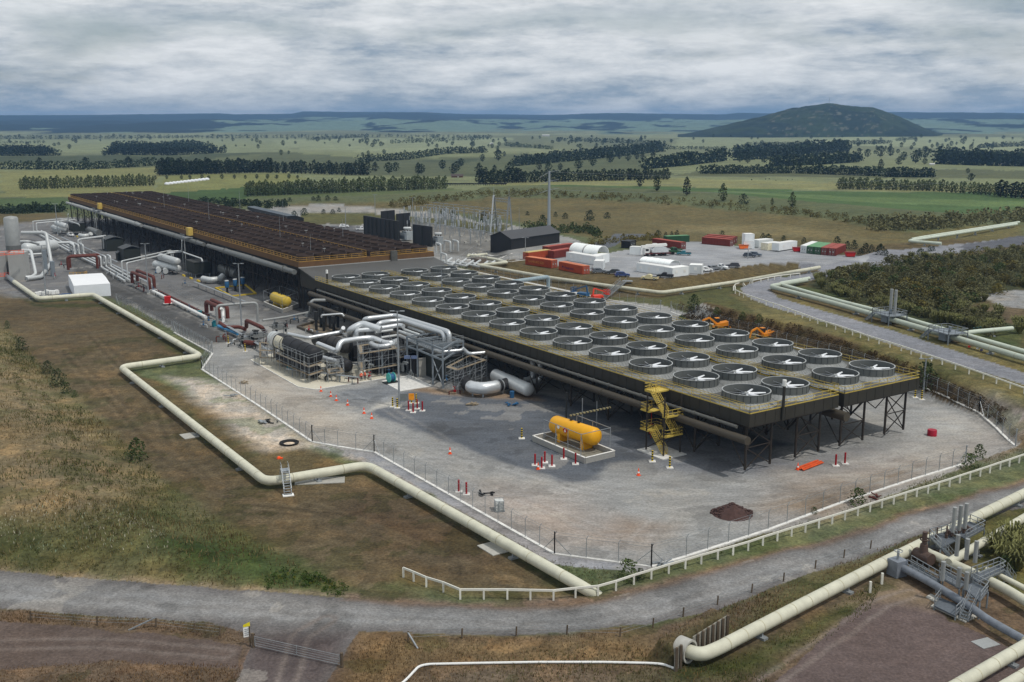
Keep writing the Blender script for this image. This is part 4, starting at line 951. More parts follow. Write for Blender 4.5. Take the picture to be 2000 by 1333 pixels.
# ---------- energy units along the brown deck ----------
def unit(dx,dy,word,k=1.0):
    f=lambda X,Y,z:G(200+X/6.667+dx(X,Y),420+Y/6.667+dy(X,Y),z)
    c=f(1255,800,0);t=thing('turbine_enclosure',c,f'dark green turbine enclosure {word}','enclosure')
    m=MB();m.box((c.x,c.y,3.3),(9,5.2,3.6),YAW);m.build('wall',M_box,t)
    m=MB();m.box((c.x,c.y,5.2),(9.3,5.5,.2),YAW);m.build('roof',mat('dark roof sheet',S(58,60,60),.5),t)
    for a in (-4,0,4):
        for b in (-2.3,2.3): p=c+(XY(a,b)-XY(0,0));m=MB();m.bar(p,p+Vector((0,0,1.6)),.3);m.build('leg',M_stl,t)
    for n_,(x0,y0,x1,y1,z,r) in enumerate(((760,545,975,610,4.6,1.2),(690,640,985,700,1.9,1.2))):
        m=MB();m.vessel(f(x0,y0,z),f(x1,y1,z),r,18);single(m,'grey_vessel',M_silw,('upper' if n_==0 else 'lower')+f' of two stacked grey vessels {word}','vessel',None,50)
    for n_,(X,Y) in enumerate(((730,720),(822,735))):
        p=f(X,Y,1.2);m=MB();m.cyl(p,p+(XY(-4,1)-XY(0,0)),.75,16);m.cyl(p,p+(XY(.15,0)-XY(0,0)),.9,16);single(m,'flanged_pipe',M_silw,('left' if n_==0 else 'right')+f' flanged pipe stub below the grey vessels {word}','pipe',None,50)
    m=MB();m.cyl(f(1540,700,2.6),f(1760,775,2.6),1.45,20);single(m,'grey_drum',mat('dull grey pipe',S(112,114,112),.5,.15),f'big dull grey drum under the brown deck {word}','drum',None,50)
    m=MB();m.tube([f(1310,830,1.3),f(1410,850,1.3),f(1530,835,1.3),f(1570,790,2.2)],.9,16,1.5);single(m,'silver_duct',M_silw,f'silver elbow duct at the foot of the enclosure {word}','duct',None,50)
    pipe('silver_pipe',f'silver overhead pipe ending above the enclosure {word}',[f(840,500,5.6),f(1060,478,6),f(1060,490,6.4),f(1290,570,6.4),f(1305,610,5.6)],.24,M_silw,.6)
    pipe('silver_pipe',f'silver overhead pipe rising to the brown deck {word}',[f(835,515,5.6),f(850,480,6.6),f(1035,468,6.6),f(1037,330,10.5)],.22,M_silw,.6)
    for n_ in range(3):
        p=f(1060+n_*95,800+n_*35,0);m=MB();m.box((p.x,p.y,.25),(2.2,.5,.5),YAW);single(m,'yellow_kerb',M_curb,f'low yellow kerb block by the enclosure legs {word}','kerb','yellow kerb blocks '+word)
unit(lambda X,Y:0,lambda X,Y:0,'in the middle of the yard')
# second, farther unit: same layout shrunk to its place
def ux(X,Y): return (100+ (X-640)*.0835) - (200+X/6.667)
def uy(X,Y): return (431+(Y-480)*.083) - (420+Y/6.667)
unit(ux,uy,'at the far end')
def shed(label,px,su,sv,h,m=M_box):
    c=W(px);t=thing('dark_shed',c,label,'shed');a=MB();a.box((c.x,c.y,h/2),(su,sv,h),YAW);a.build('wall',m,t)
    a=MB();u=(XY(1,0)-XY(0,0));v=(XY(0,1)-XY(0,0));pr=[(-sv/2-.2,h),(0,h+1.0),(sv/2+.2,h),(sv/2+.2,h+.12),(0,h+1.15),(-sv/2-.2,h+.12)]
    a.ext(pr,c-u*(su/2+.2),v,(0,0,1),u*(su+.4));a.build('roof',mat('dark roof sheet',S(58,60,60),.5),t)
    a=MB();p=c-v*(sv/2+.03);a.box((p.x,p.y,1.05),(1.0,.05,2.1),YAW);a.build('door',M_seam,t);return t
shed('black gabled shed in the middle of the left yard',(254,509),7.5,6,4.6)
shed('black gabled shed farther up the left yard',(221,489),7.5,6.5,4.6)
shed('small black lean-to beside the middle gabled shed',(237,508),3,3,2.6)
# blue pumps
t0=None
c=G(462,560);m=MB()
for a,b in (((421,564),(452,580)),((452,580),(500,575)),((500,575),(480,558)),((480,558),(421,564))): m.bar(G(*a)+Vector((0,0,.2)),G(*b)+Vector((0,0,.2)),.4,.4)
single(m,'kerb_bund',M_curb,'yellow kerb surround around the three blue pumps','kerb')
for i,(x,y) in enumerate(((444,572),(460,569),(475,565))):
    p=G(x,y);
    if t0 is None:
        t0=thing('vertical_pump',(0,0,0),'x','pump','blue pumps in the yellow kerb');m=MB();m.lathe([(.5,0),(.5,.15),(.32,.2),(.32,1.5),(.5,1.5),(.5,1.6)],n=14,cap=True);m.build('stool',M_seam,t0,40)
        m=MB();m.lathe([(.58,1.6),(.62,1.8),(.62,3.4),(.5,3.6),(.2,3.7)],n=16,cap=True);m.build('motor',M_blue,t0,40);m=MB();m.lathe([(.64,3.5),(.6,3.72),(.1,3.8)],n=16,cap=True);m.build('cap',M_silw,t0,40);q=t0
        q.location=p
    else: q=dup(t0,p)
    q['label']=['left','middle','right'][i]+' blue vertical pump inside the yellow kerb'
# faded yellow tank + orange tank
def tank(label,p,q,r,m,bund,blabel,wall=.9):
    t=thing('gas_tank',((p.x+q.x)/2,(p.y+q.y)/2,0),label,'tank');a=MB();a.vessel(p,q,r,28);a.build('shell',m,t,60)
    d=(q-p).normalized()
    for k in (.2,.8): c=p.lerp(q,k);a=MB();a.box((c.x,c.y,(c.z-r*.5)/2+.1),(.6,r*1.5,c.z-r*.5),math.atan2(d.y,d.x));a.build('saddle',m,t)
    a=MB()
    for k in (.4,.6): c=p.lerp(q,k)+Vector((0,0,r));a.cyl(c-Vector((0,0,.1)),c+Vector((0,0,.4)),.22,10)
    a.build('valve',M_seam,t)
    b=thing('bund',bund[0],blabel,'bund');w=MB()
    for i in range(4): w.bar(bund[i]+Vector((0,0,wall/2)),bund[(i+1)%4]+Vector((0,0,wall/2)),.22,wall)
    w.build('wall',mat('blockwork',S(156,154,148),.9,0,.15,3),b);w=MB()
    for i in range(4): w.bar(bund[i]+Vector((0,0,wall+.03)),bund[(i+1)%4]+Vector((0,0,wall+.03)),.3,.07)
    w.build('coping',mat('white concrete',S(214,212,206),.9),b)
    w=MB();w.prism([x*.98+sum(bund,Vector())/4*.02 for x in bund],.02,.12);w.build('floor_slab',mat('wet concrete floor',S(120,116,104),.7),b)
    return t,b,d
A,B,C=G(1041,862),G(1143,906),G(1200,892);bd=[A,B,C,A+C-B]
tp=G(1086,829,2.5);tq=G(1161,853,2.5)
tk,bn,d=tank('bright yellow gas tank on saddles with a red hazard diamond',tp,tq,1.42,M_tyel,bd,'blockwork bund wall under the bright yellow tank')
# hazard diamond with flame
c=tp.lerp(tq,.42);sd=Vector((d.y,-d.x,0));sd=sd if sd.y<0 else -sd
pl=c+sd*1.46+Vector((0,0,.1));m=MB();m.add([pl+d*.55,pl+Vector((0,0,.55)),pl-d*.55,pl-Vector((0,0,.55))],[(0,1,2,3)])
fl=[(-.12,-.3),(.12,-.3),(.2,-.1),(.1,.05),(.08,.25),(-.02,.08),(-.08,.15),(-.2,-.08)]
m.cur=1;m.add([pl+sd*.02+d*x+Vector((0,0,z)) for x,z in fl],[tuple(range(8))]);m.build('hazard_diamond',[M_red,M_white],tk)
m=MB();pl2=tp.lerp(tq,.24)+sd*1.46+Vector((0,0,.3));m.add([pl2+d*.3*math.cos(w)+Vector((0,0,.3*math.sin(w))) for w in [k*math.pi/5 for k in range(10)]],[tuple(range(10))]);m.build('round_plate',M_white,tk)
m=MB()
pA=[bd[0].lerp(bd[1],k) for k in (.22,.45,.68,.92)]+[bd[3].lerp(bd[2],k) for k in (.3,.6,.92)]
t=thing('sprinkler_frame',bd[0],'thin galvanised sprinkler frame standing round the bright yellow tank','frame')
for p in pA: m.bar(p,p+Vector((0,0,4.4)),.1)
for k in range(3): m.bar(pA[k]+Vector((0,0,4.3)),pA[k+1]+Vector((0,0,4.3)),.08)
m.bar(pA[4]+Vector((0,0,4.3)),pA[6]+Vector((0,0,4.3)),.08);m.bar(pA[3]+Vector((0,0,4.3)),pA[6]+Vector((0,0,4.3)),.08);m.bar(pA[0]+Vector((0,0,1.9)),pA[3]+Vector((0,0,1.9)),.06);m.bar(pA[3]+Vector((0,0,4.2)),pA[2].lerp(bd[2],.35)+Vector((0,0,.6)),.07)
m.build('frame_tubes',M_galv,t)
t=thing('pipe_bridge',G(1150,829),'low striped pipe bridge from the bright tank to the deck leg','pipe bridge');M_str=mat('striped dull yellow',S(150,140,104),.7)
m=MB();m.bar(G(1114,812,4.4),G(1192,796,4.6),.4,.2);m.build('beam',M_str,t)
m=MB()
for k in range(12): q=G(1114,812,4.4).lerp(G(1192,796,4.6),(k+.3)/12);e=G(1114,812,4.4).lerp(G(1192,796,4.6),(k+.7)/12);m.bar(q,e,.42,.22)
m.build('stripe',M_seam,t)
for x,y in ((1137,826),(1165,832)): p=G(x,y);m=MB();m.bar(p,p+Vector((0,0,4.3)),.16);m.build('post',M_galv,t)
m=MB();p=G(1106,817);m.cyl(p,p+Vector((0,0,3.2)),.16,8);m.cyl(p+Vector((0,0,3.2)),p+Vector((0,0,4.6)),.2,8);single(m,'relief_stack',M_seam,'short black relief stack behind the bright yellow tank','vent stack')
A,B,C=G(516,597),G(552,612),G(583,600)
tank('faded yellow tank in a bund under the sloping roof',G(536,580,2.6),G(560,589,2.6),1.35,M_tyel2,[A,B,C,A+C-B],'grey bund wall under the faded yellow tank',1.0)
m=MB();bd2=[A,B,C,A+C-B]
for p in bd2: m.bar(p,p+Vector((0,0,4.2)),.08)
for k in range(4): m.bar(bd2[k]+Vector((0,0,4.1)),bd2[(k+1)%4]+Vector((0,0,4.1)),.07);m.bar(bd2[k]+Vector((0,0,2)),bd2[(k+1)%4]+Vector((0,0,2)),.05)
single(m,'sprinkler_frame',M_galv,'thin galvanised sprinkler frame round the faded yellow tank','frame')
# dark pump skid behind
t=thing('pump_skid',G(655,655),'dark kerbed pump skid with upright black pumps behind the silver pipes','pump skid')
cs=[G(582,641),G(640,664),G(672,652),G(618,630)];m=MB()
for k in range(4): m.bar(cs[k]+Vector((0,0,.35)),cs[(k+1)%4]+Vector((0,0,.35)),.7,.5)
m.build('kerb',M_brownpipe,t);m=MB();m.prism(cs,.02,.1);m.build('floor_slab',mat('littered floor',S(124,112,94),.9,0,.5,2),t)
for x,y,h in ((618,645,4.6),(633,648,4.4),(627,640,5),(645,643,5),(652,650,4),(660,640,5)):
    p=G(x,y);m=MB();m.cyl(p,p+Vector((0,0,h*.55)),.35,10);m.cyl(p+Vector((0,0,h*.55)),p+Vector((0,0,h)),.55,12);m.build('pump',M_seam,t,40)
pipe('silver_pipe','thin silver pipe bridging above the dark pump skid',[G(628,620,5),G(628,616,5.6),G(668,613,5.8),G(672,618,5.2)],.2,M_sil,.5)
# ---------- left separators ----------
Zs=fr(0,420,8.331)
p=G(31,532);t=thing('separator_column',p,'tall silver separator column standing on grey blocks at the far left','column')
m=MB();z1=H*0+17.5
m.lathe([(2.0,0),(2.0,5.2),(2.15,6.0),(2.3,9),(2.3,18.2),(1.9,18.7),(.3,19.0)],p,24,True);m.build('shell',M_greypipe,t,50)
m=MB();m.cyl(p+Vector((0,0,5.0)),p+Vector((0,0,9.2)),2.36,24);m.build('dark_skirt',mat('dull grey pipe',S(112,114,112),.5,.15),t,50)
for i,(x,y,w) in enumerate(((40,545,6),(2,545,4.5))):
    c=G(x,y);m=MB();m.box((c.x,c.y,4.4),(5,w,8.8),YAW+1.2);single(m,'concrete_block',mat('pale precast panel',S(164,164,160),.8,0,.08,.5),['tall grey precast block under the separator column','tall grey precast block at the picture edge'][i],'concrete block')
m=MB();rail(m,[G(0,512,6.8)+Vector((0,0,2)),G(48,508,6.8)+Vector((0,0,2))],1.2,1.5,.05);rail(m,[G(0,541,1.2),G(45,538,1.2)],1.1,1.5,.05)
single(m,'safety_barrier',M_ora,'orange safety barriers beside the grey precast blocks','barrier')
m=MB();m.vessel(G(50,486,4.0),G(106,479,4.0),2.1,24);t=single(m,'white_vessel',M_silw,'large white lying vessel beside the separator column','vessel',None,50)
for i,(pts,r) in enumerate(((((42,455,11),(90,455,11),drop((95,459,11),1.0),(80,541,.9),(52,545,.9)),.65),(((43,489,8),(60,489,8),drop((66,495,8),1.2),(62,541,.9),(50,542,.9)),.5),(((38,472,8),(56,472,8),(75,477,6)),.45),(((53,498,4),(85,496,4),(88,490,5)),.4),(((106,475,4.4),(142,474,4.4),drop((147,478,4.4),.9)),.5))):
    pipe('silver_pipe',['silver pipe from the column top down to the ground','silver pipe curving down in front of the separator column','short silver pipe slanting from column to the white vessel','silver pipe under the lying white vessel','silver pipe leaving the right end of the white vessel'][i],pts,r,M_silw,1.3)
for x,y,h in ((90,535,8),(104,540,5)): 
    p=G(x,y);m=MB();m.box((p.x,p.y,h/2),(1.6,1.2,h),YAW);single(m,'steel_column',M_stl,'grey box column '+('taller' if h>6 else 'shorter')+' of two beside the silver downpipe','column')
# white tent, tarps
t=thing('storage_tent',G(176,570),'white flat-sided storage tent behind the cream pipeline','tent')
cs=[G(146,583),G(217,578),G(201,556),G(135,560)];hgt=3.6;m=MB()
for k in range(4):
    a,b=cs[k],cs[(k+1)%4];m.quad(a,b,b+Vector((0,0,hgt)),a+Vector((0,0,hgt)))
m.build('wall',mat('white tarpaulin',S(222,226,230),.6,0,.07,.6),t)
top=[q+Vector((0,0,hgt+.03)) for q in cs];rd=[(top[0]+top[3])/2+Vector((0,0,.3)),(top[1]+top[2])/2+Vector((0,0,.3))];m=MB()
m.add(top+rd,[(0,1,5,4),(2,3,4,5),(3,0,4),(1,2,5)]);m.build('roof',mat('white roof sheet',S(240,241,241),.5,0,.04,.5),t)
m=MB();c=G(128,582);m.box((c.x,c.y,.5),(3.4,1.6,1.0),.2);m.box((c.x+.3,c.y,1.05),(2.6,1.2,.3),.25);single(m,'tarp_bundle',M_asp,'blue tarp covered bundle left of the white tent','tarp')
for i in range(7):
    c=G(72+i*6.5,578-i*.8+random.uniform(-2,2));m=MB();m.box((c.x,c.y,.55),(1.1,1.0,1.0),random.random());m.box((c.x,c.y,1.12),(.8,.8,.14),random.random());single(m,'white_crate',M_white,'white crate in the row of stores left of the blue tarp','crate','white crates behind the cream pipeline')
t=thing('dark_skip',G(153,548),'black skip bin with ochre frame behind the white tent','skip');c=G(153,548);m=MB();m.box((c.x,c.y,.8),(4,2.6,1.6),.1);m.build('bin',M_black,t);m=MB();rail(m,[c+Vector((-2,-1.4,1.6)),c+Vector((2.4,-1.2,1.6)),c+Vector((2.4,1.4,1.6))],1.2,1,.06);m.build('frame',mat('ochre rail paint',S(206,150,52),.6),t)
t=thing('red_cart',G(328,596),'red box on a small white trailer in the plant road','trailer');c=G(328,596);m=MB();m.box((c.x,c.y,1.5),(1.7,1.3,1.9),.3);m.build('box',M_red,t);m=MB();m.box((c.x,c.y,.45),(2.3,1.5,.16),.3);m.build('chassis',M_white,t)
for q in (-.7,.7): m=MB();m.cyl(c+Vector((q,-.8,.28)),c+Vector((q,-.62,.28)),.28,12);m.build('wheel',M_rub,t)
# gas bottles, barrel, drums
for i,(x,y) in enumerate(((563,722),(569,723),(575,724))):
    p=G(x,y);m=MB();m.lathe([(.32,0),(.32,1.3),(.2,1.5),(.1,1.6)],p,12,True);single(m,'gas_bottle',M_teal,'teal gas bottle standing under the patched vessel scaffold','gas bottle','teal gas bottles under the scaffold',40)
p=G(1000,777);m=MB();m.lathe([(.42,0),(.42,1.2),(.44,1.22),(.4,1.25)],p,16,True);single(m,'barrel',M_blue,'blue barrel standing beside the dome-ended silver vessel','barrel',None,40)
p=G(419,638);m=MB();m.box((p.x,p.y,.6),(1.2,1.0,1.2),.4);m.lathe([(.4,1.2),(.4,1.5)],p,10,True);single(m,'chemical_tote',M_teal,'teal tote beside the blue pipe','tote')
p=G(391,618);m=MB();m.box((p.x,p.y,.7),(1.0,.8,1.4),.2);m.box((p.x,p.y,1.44),(1.1,.9,.1),.2);single(m,'teal_cabinet',M_teal,'teal cabinet at the foot of the rust loops','cabinet')
# concrete slabs with white edges
def slab(label,pts,z=.09,m=M_conc,edge=True):
    P=[G(*p) for p in pts];t=thing('concrete_slab',P[0],label,'slab');a=MB();a.prism(P,.0,z);a.build('slab',m,t)
    if edge:
        a=MB()
        for k in range(len(P)): a.bar(P[k]+Vector((0,0,z)),P[(k+1)%len(P)]+Vector((0,0,z)),.16,.12)
        a.build('kerb',mat('white concrete',S(214,212,206),.9),t)
    return t
M_pad=mat('pale new concrete',S(196,190,172),.9,0,.08,.6)
slab('pale concrete slab under the patched vessel scaffold',((490,704),(583,757),(616,762),(765,738),(700,715),(540,690)),.09,M_pad)
slab('pale concrete slab in front of the grey frame columns',((745,745),(781,765),(846,755),(800,733)),.09,mat('white concrete',S(214,212,206),.9),False)
# turquoise hose reel
t=thing('hose_reel',G(764,748),'turquoise hose reel on a skid in front of the scaffold','hose reel');c=G(764,748);m=MB()
ax=Vector((.8,.6,0));
for q in (-.55,.55):
    cc=c+ax*q+Vector((0,0,1.1));m.cyl(cc-ax*.05,cc+ax*.05,.95,20)
m.build('drum_flange',mat('turquoise paint',S(78,176,164),.5),t,40);m=MB();m.cyl(c-ax*.5+Vector((0,0,1.1)),c+ax*.5+Vector((0,0,1.1)),.7,18);m.build('hose',M_blue,t,40);m=MB();m.box((c.x,c.y,.1),(3,1.8,.2),math.atan2(.6,.8));m.build('skid',M_seam,t)
# ---------- light poles ----------
def pole(label,px,h,arm=True):
    p=W(px);t=thing('light_pole',p,label,'light pole');m=MB();m.cyl(p,p+Vector((0,0,h)),.2,10,.11);m.build('shaft',M_galv,t,40)
    m=MB();m.box((p.x,p.y,.2),(.9,.9,.4),.3);m.build('base',M_conc,t)
    m=MB();m.box((p.x-.9,p.y,h+.02),(.8,.4,.14));m.bar((p.x-.9,p.y,h),(p.x+.9,p.y,h),.08);m.box((p.x+.9,p.y,h+.02),(.8,.4,.14));m.build('lamp_head',M_galv,t)
pole('tall grey light pole in front of the silver pipes, above the sign board',(780,795),17.5)
pole('thin light pole beside the blue pumps',(472,640),16)
pole('thin light pole in the middle of the left yard',(290,575),15)
pole('light pole behind the row of cream pipe and white crates',(90,580),15)
pole('light pole at the back of the left yard',(113,460),14)
pole('short light pole at the far right fence corner',(1803,772),7)
pole('light pole beside the black substation wall',(807,462),17)
pole('light pole in front of the black gabled building',(1026,520),10)
pole('light pole on the container pad edge',(1460,519),6)
pole('light pole by the grassy back road',(733,425),12)
pole('light pole left of the substation walls',(676,462),13)
t=thing('flood_lamps',G(803,742),'twin floodlight bar on a tripod behind the tall light pole','floodlight');p=G(803,742);m=MB()
for q in ((-.9,-.4),(.9,-.4),(0,.9)): m.bar(p+Vector((*q,0)),p+Vector((0,0,2.2)),.06)
m.bar(p,p+Vector((0,0,4.6)),.08);m.build('tripod',M_galv,t);m=MB();m.box((p.x-.7,p.y,4.6),(1.2,.3,.6));m.box((p.x+.7,p.y,4.6),(1.2,.3,.6));m.build('lamp_head',mat('glass blue grey',S(96,110,140),.2),t)
p=G(790,795);t=thing('sign_board',p,'grey and orange sign board beside the foot of the tall pole','sign')
for q in (-.7,.7,1.9): m=MB();m.bar(p+Vector((q,0,0)),p+Vector((q,0,2.3)),.07);m.build('post',M_galv,t)
m=MB();m.box((p.x-.1,p.y-.06,1.8),(1.5,.06,1.3));m.build('grey_panel',mat('grey sign',S(120,124,122)),t);m=MB();m.box((p.x+1.3,p.y-.06,1.9),(1.0,.06,1.2));m.build('orange_panel',mat('orange sign',S(232,148,34)),t)
# ---------- cones, bollards ----------
def cone0():
    t=thing('traffic_cone',(0,0,0),'x','traffic cone','orange traffic cones in the yard');m=MB();m.box((0,0,.03),(.48,.48,.06));m.build('base',M_ora,t);m=MB();m.lathe([(.2,.06),(.04,1.0),(.01,1.0)],n=14);m.build('cone',M_ora,t,40)
    m=MB();m.lathe([(.153,.36),(.10,.64)],n=14);m.build('band',M_white,t,40);return t
cs=[(627,765,'behind'),(646,775,''),(657,783,''),(679,792,''),(711,808,''),(726,818,''),(879,887,''),(1051,917,''),(1247,929,''),(1558,918,'')]
labs=['beside the edge of the pale slab','left of a pair below the pale slab','right of a pair below the pale slab','alone between the slab and dark gravel','second from the dark gravel edge','on the dark gravel edge','at the bottom edge of the dark gravel','among the red posts by the yellow tank','alone in front of the stair tower','beside the orange pipes under the deck corner']
t0=None
for (x,y,_),lb in zip(cs,labs):
    if t0 is None: t0=cone0();t0.location=G(x,y);t0.scale=(1.1,)*3;t0['label']='orange cone '+lb
    else: dup(t0,G(x,y),random.random(),'orange cone '+lb)
def boll(m1,m2,name,grp):
    t=thing(name,(0,0,0),'x','bollard',grp);m=MB();m.box((0,0,.05),(1.0,1.0,.1));m.build('foot',mat('white concrete',S(214,212,206),.9),t)
    m=MB();m.cyl((0,0,.1),(0,0,1.75),.14,10);m.build('post',m1,t,40)
    if m2:
        m=MB()
        for z in (.3,.7,1.1,1.5): m.cyl((0,0,z),(0,0,z+.2),.15,10)
        m.build('stripe',m2,t,40)
    return t
M_dred=mat('dark red paint',S(156,20,28),.55)
rb=boll(M_dred,None,'red_bollard','red posts on white feet');used=False
RL=[((1045,909),'left of the group by the yellow tank'),((1058,915),'nearest of the group by the yellow tank'),((1064,904),'farthest of the group by the yellow tank'),((1078,911),'right of the group by the yellow tank'),((1101,897),'left of two in front of the bund'),((1124,907),'right of two in front of the bund'),((798,802),'left of the group by the sign board'),((807,806),'nearest of the group by the sign board'),((815,799),'farthest of the group by the sign board'),((825,803),'right of the group by the sign board'),((1632,910),'left of the pair near the deck corner'),((1650,906),'right of the pair near the deck corner'),((896,961),'left of the pair inside the front fence'),((911,966),'right of the pair inside the front fence')]
for p,l in RL:
    if not used: rb.location=G(*p);rb['label']='dark red post on white foot, '+l;used=True
    else: dup(rb,G(*p),0,'dark red post on white foot, '+l)
yb=boll(mat('bollard yellow',S(220,190,60),.6),M_rub,'striped_bollard','black and yellow striped posts');used=False
for p,l in [((1274,902),'left of the stair tower slab'),((1308,914),'in front of the stair tower slab'),((1019,857),'left of the yellow tank bund'),((767,795),'left of the tall pole'),((776,797),'at the foot of the tall pole'),((804,788),'behind the sign board, left'),((813,788),'behind the sign board, right'),((1787,777),'left of two at the back fence'),((1800,781),'right of two at the back fence'),((446,671),'upper of two by the valve platforms'),((479,687),'lower of two by the valve platforms')]:
    if not used: yb.location=G(*p);yb['label']='striped post '+l;used=True
    else: dup(yb,G(*p),0,'black and yellow striped post, '+l)
# litter and stores
p=G(975,997);t=thing('water_tote',p,'white caged water tote inside the front fence','tote');m=MB();m.box((p.x,p.y,.8),(1.1,1.3,1.2),.2);m.build('tank',mat('tote plastic',S(206,208,204),.4),t);m=MB();m.box((p.x,p.y,.1),(1.3,1.5,.18),.2)
for a in (-.62,0,.62):
    for b in (-.72,.72): m.bar((p.x+a,p.y+b,.1),(p.x+a,p.y+b,1.5),.05);m.bar((p.x+b*.86,p.y+a,.1),(p.x+b*.86,p.y+a,1.5),.05)
for z in (.5,1.0,1.5):
    for b in (-.72,.72): m.bar((p.x-.62,p.y+b,z),(p.x+.62,p.y+b,z),.05)
m.build('cage',M_galv,t)
p=G(565,867);m=MB()
for k in range(4): m.lathe([(1.0+.1*math.cos(w)+.16*k,.08+.08*math.sin(w)+.05*k) for w in [j*math.pi/4 for j in range(9)]],p,22)
single(m,'hose_coil',M_rub,'black hose coil lying on the ground outside the fence','hose coil',None,50)
p=G(545,896);m=MB();m.lathe([(.36,0),(.28,.25),(.1,.34)],p,8,True);m.box((p.x+.4,p.y-.2,.12),(.4,.25,.22),.5);single(m,'orange_bag',M_ora,'crumpled orange bag on the earth behind the stile steps','bag')
p=G(1430,1004);m=MB();nn=170
for k in range(nn):
    a=random.uniform(0,6.28);r=2.6*math.sqrt(random.random());s=random.uniform(.15,.32);m.box((p.x+r*math.cos(a)*1.15,p.y+r*math.sin(a)*.8,max(.05,1.5*(1-r/2.6)+random.uniform(-.1,.1))),(s,s,s*.7),a)
m.lathe([(2.7,0),(1.3,.9),(.1,1.5)],p,16);single(m,'rubble_heap',mat('dark rubble',S(70,52,48),.95,0,.4,2),'heap of dark reddish rubble inside the front fence','rubble heap')
p=G(1580,914);m=MB();d_=(G(1601,904)-G(1561,919)).normalized()
for k in range(5): o=Vector((-d_.y,d_.x,0))*(.28*(k-2));a=G(1562,919);b=G(1601,904);m.bar(a+o+Vector((0,0,.2+.12*(k%2))),b+o+Vector((0,0,.2+.12*(k%2))),.26,.12)
single(m,'orange_beams',mat('faded orange paint',S(226,96,48),.6),'bundle of orange beams on the ground under the deck corner','beams')
p=G(1820,851);m=MB();m.lathe([(.75,0),(.75,.9),(.7,1.0),(.2,1.0)],p,20,True);single(m,'red_tub',mat('crimson plastic',S(170,26,50),.5),'crimson round tub standing in the open yard on the right','tub',None,40)
p=G(1271,856);m=MB();m.box((p.x,p.y,1.6),(.7,.5,1.5),.3);m.bar(p,p+Vector((0,0,4.6)),.1);single(m,'fire_point',M_red,'red fire box on a post at a deck leg','fire point')
for i,(x,y,c) in enumerate(((453,775,M_galv),(532,826,M_seam),(480,750,M_plank),(923,793,M_plank),(1000,792,M_blue),(950,968,M_rub),(1711,975,M_rust),(520,827,M_galv),(685,742,M_galv),(1290,1103,M_galv))):
    p=G(x,y);m=MB()
    for k in range(6): m.box((p.x+random.uniform(-.9,.9),p.y+random.uniform(-.5,.5),.12+.12*k%.4),(random.uniform(.4,1.8),random.uniform(.1,.4),.14),random.uniform(0,3))
    single(m,'scrap_pile',c,'small pile of '+['grey blocks outside the fence by the cream pipeline','dark steel offcuts against the front fence','timber and pipe offcuts inside the left fence','timber offcuts in front of the U-bend','blue scraps beside the barrel','black mats behind the water tote','rusty bars by the right front fence','grey offcuts near the hose coil','pipe fittings beside the workers','steel offcuts at the fence bottom corner'][i],'scrap pile')
# temporary wire fence between red loops
m=MB()
for k in range(22):
    p=G(330,566).lerp(G(420,610),k/21);m.bar(p,p+Vector((0,0,2)),.05)
for z in (.2,1,2): m.bar(G(330,566)+Vector((0,0,z)),G(420,610)+Vector((0,0,z)),.03)
single(m,'temporary_fence',M_galv,'thin temporary wire fence behind the long white pipe','fence')
# ---------- workers ----------
def worker(px,label,face,arm):
    p=W(px);me=bpy.data.meshes.new('body');J=[(0,0,.95),(0,0,1.15),(0,0,1.4),(0,0,1.52),(0,.02,1.66),(0,.02,1.78),(.1,0,.9),(.11,.02,.5),(.12,0,.08),(.12,-.12,.04),(-.1,0,.9),(-.12,-.03,.5),(-.13,.03,.08),(-.13,-.1,.04),(.2,0,1.4),(.27,-.02,1.14),(.25,-.14*arm,.92),(-.2,0,1.4),(-.28,0,1.13),(-.27,-.1,.88),(.25,-.18*arm,.84),(-.27,-.13,.79)]
    E_=[(0,1),(1,2),(2,3),(3,4),(4,5),(0,6),(6,7),(7,8),(8,9),(0,10),(10,11),(11,12),(12,13),(2,14),(14,15),(15,16),(16,20),(2,17),(17,18),(18,19),(19,21)]
    rad_=[.16,.16,.17,.07,.10,.10,.11,.075,.055,.05,.11,.075,.055,.05,.08,.06,.045,.08,.06,.045,.04,.04]
    me.from_pydata(J,E_,[]);o=bpy.data.objects.new('body',me);COL.objects.link(o);md=o.modifiers.new('s','SKIN')
    for i,r_ in enumerate(rad_): me.skin_vertices[0].data[i].radius=(r_,r_*.8)
    me.skin_vertices[0].data[0].use_root=True
    o.modifiers.new('u','SUBSURF').levels=1;bpy.context.view_layer.update()
    dg=bpy.context.evaluated_depsgraph_get();nm=bpy.data.meshes.new_from_object(o.evaluated_get(dg));bpy.data.objects.remove(o)
    t=thing('person',(0,0,0),label,'person')
    for m_ in (mat('skin',S(196,150,124),.6),mat('navy trousers',S(30,34,48),.8),M_ora): nm.materials.append(m_)
    for f in nm.polygons: z=f.center.z;f.material_index=0 if z>1.5 or (abs(f.center.x)>.2 and z<.9) else (1 if z<.98 else 2);f.use_smooth=True
    b=bpy.data.objects.new('body',nm);COL.objects.link(b);b.parent=t
    m=MB();m.lathe([(.135,1.72),(.13,1.8),(.09,1.87),(.02,1.89)],(0,.02,0),14,True);m.box((0,-.12,1.73),(.2,.12,.02));m.build('helmet',M_white,t,50)
    m=MB()
    for z in (1.12,1.25): m.lathe([(.178,z),(.178,z+.04)],n=16)
    m.build('reflective_band',mat('reflective silver',S(226,228,214),.3),t)
    t.location=p;t.rotation_euler=(0,0,face);t.scale=(1.06,)*3
worker((706,745),'person in orange hi-vis top and dark trousers, left one by the scaffold',.6,1.2)
worker((713,743),'person in orange hi-vis top and dark trousers, right one by the scaffold',-.9,-.5)

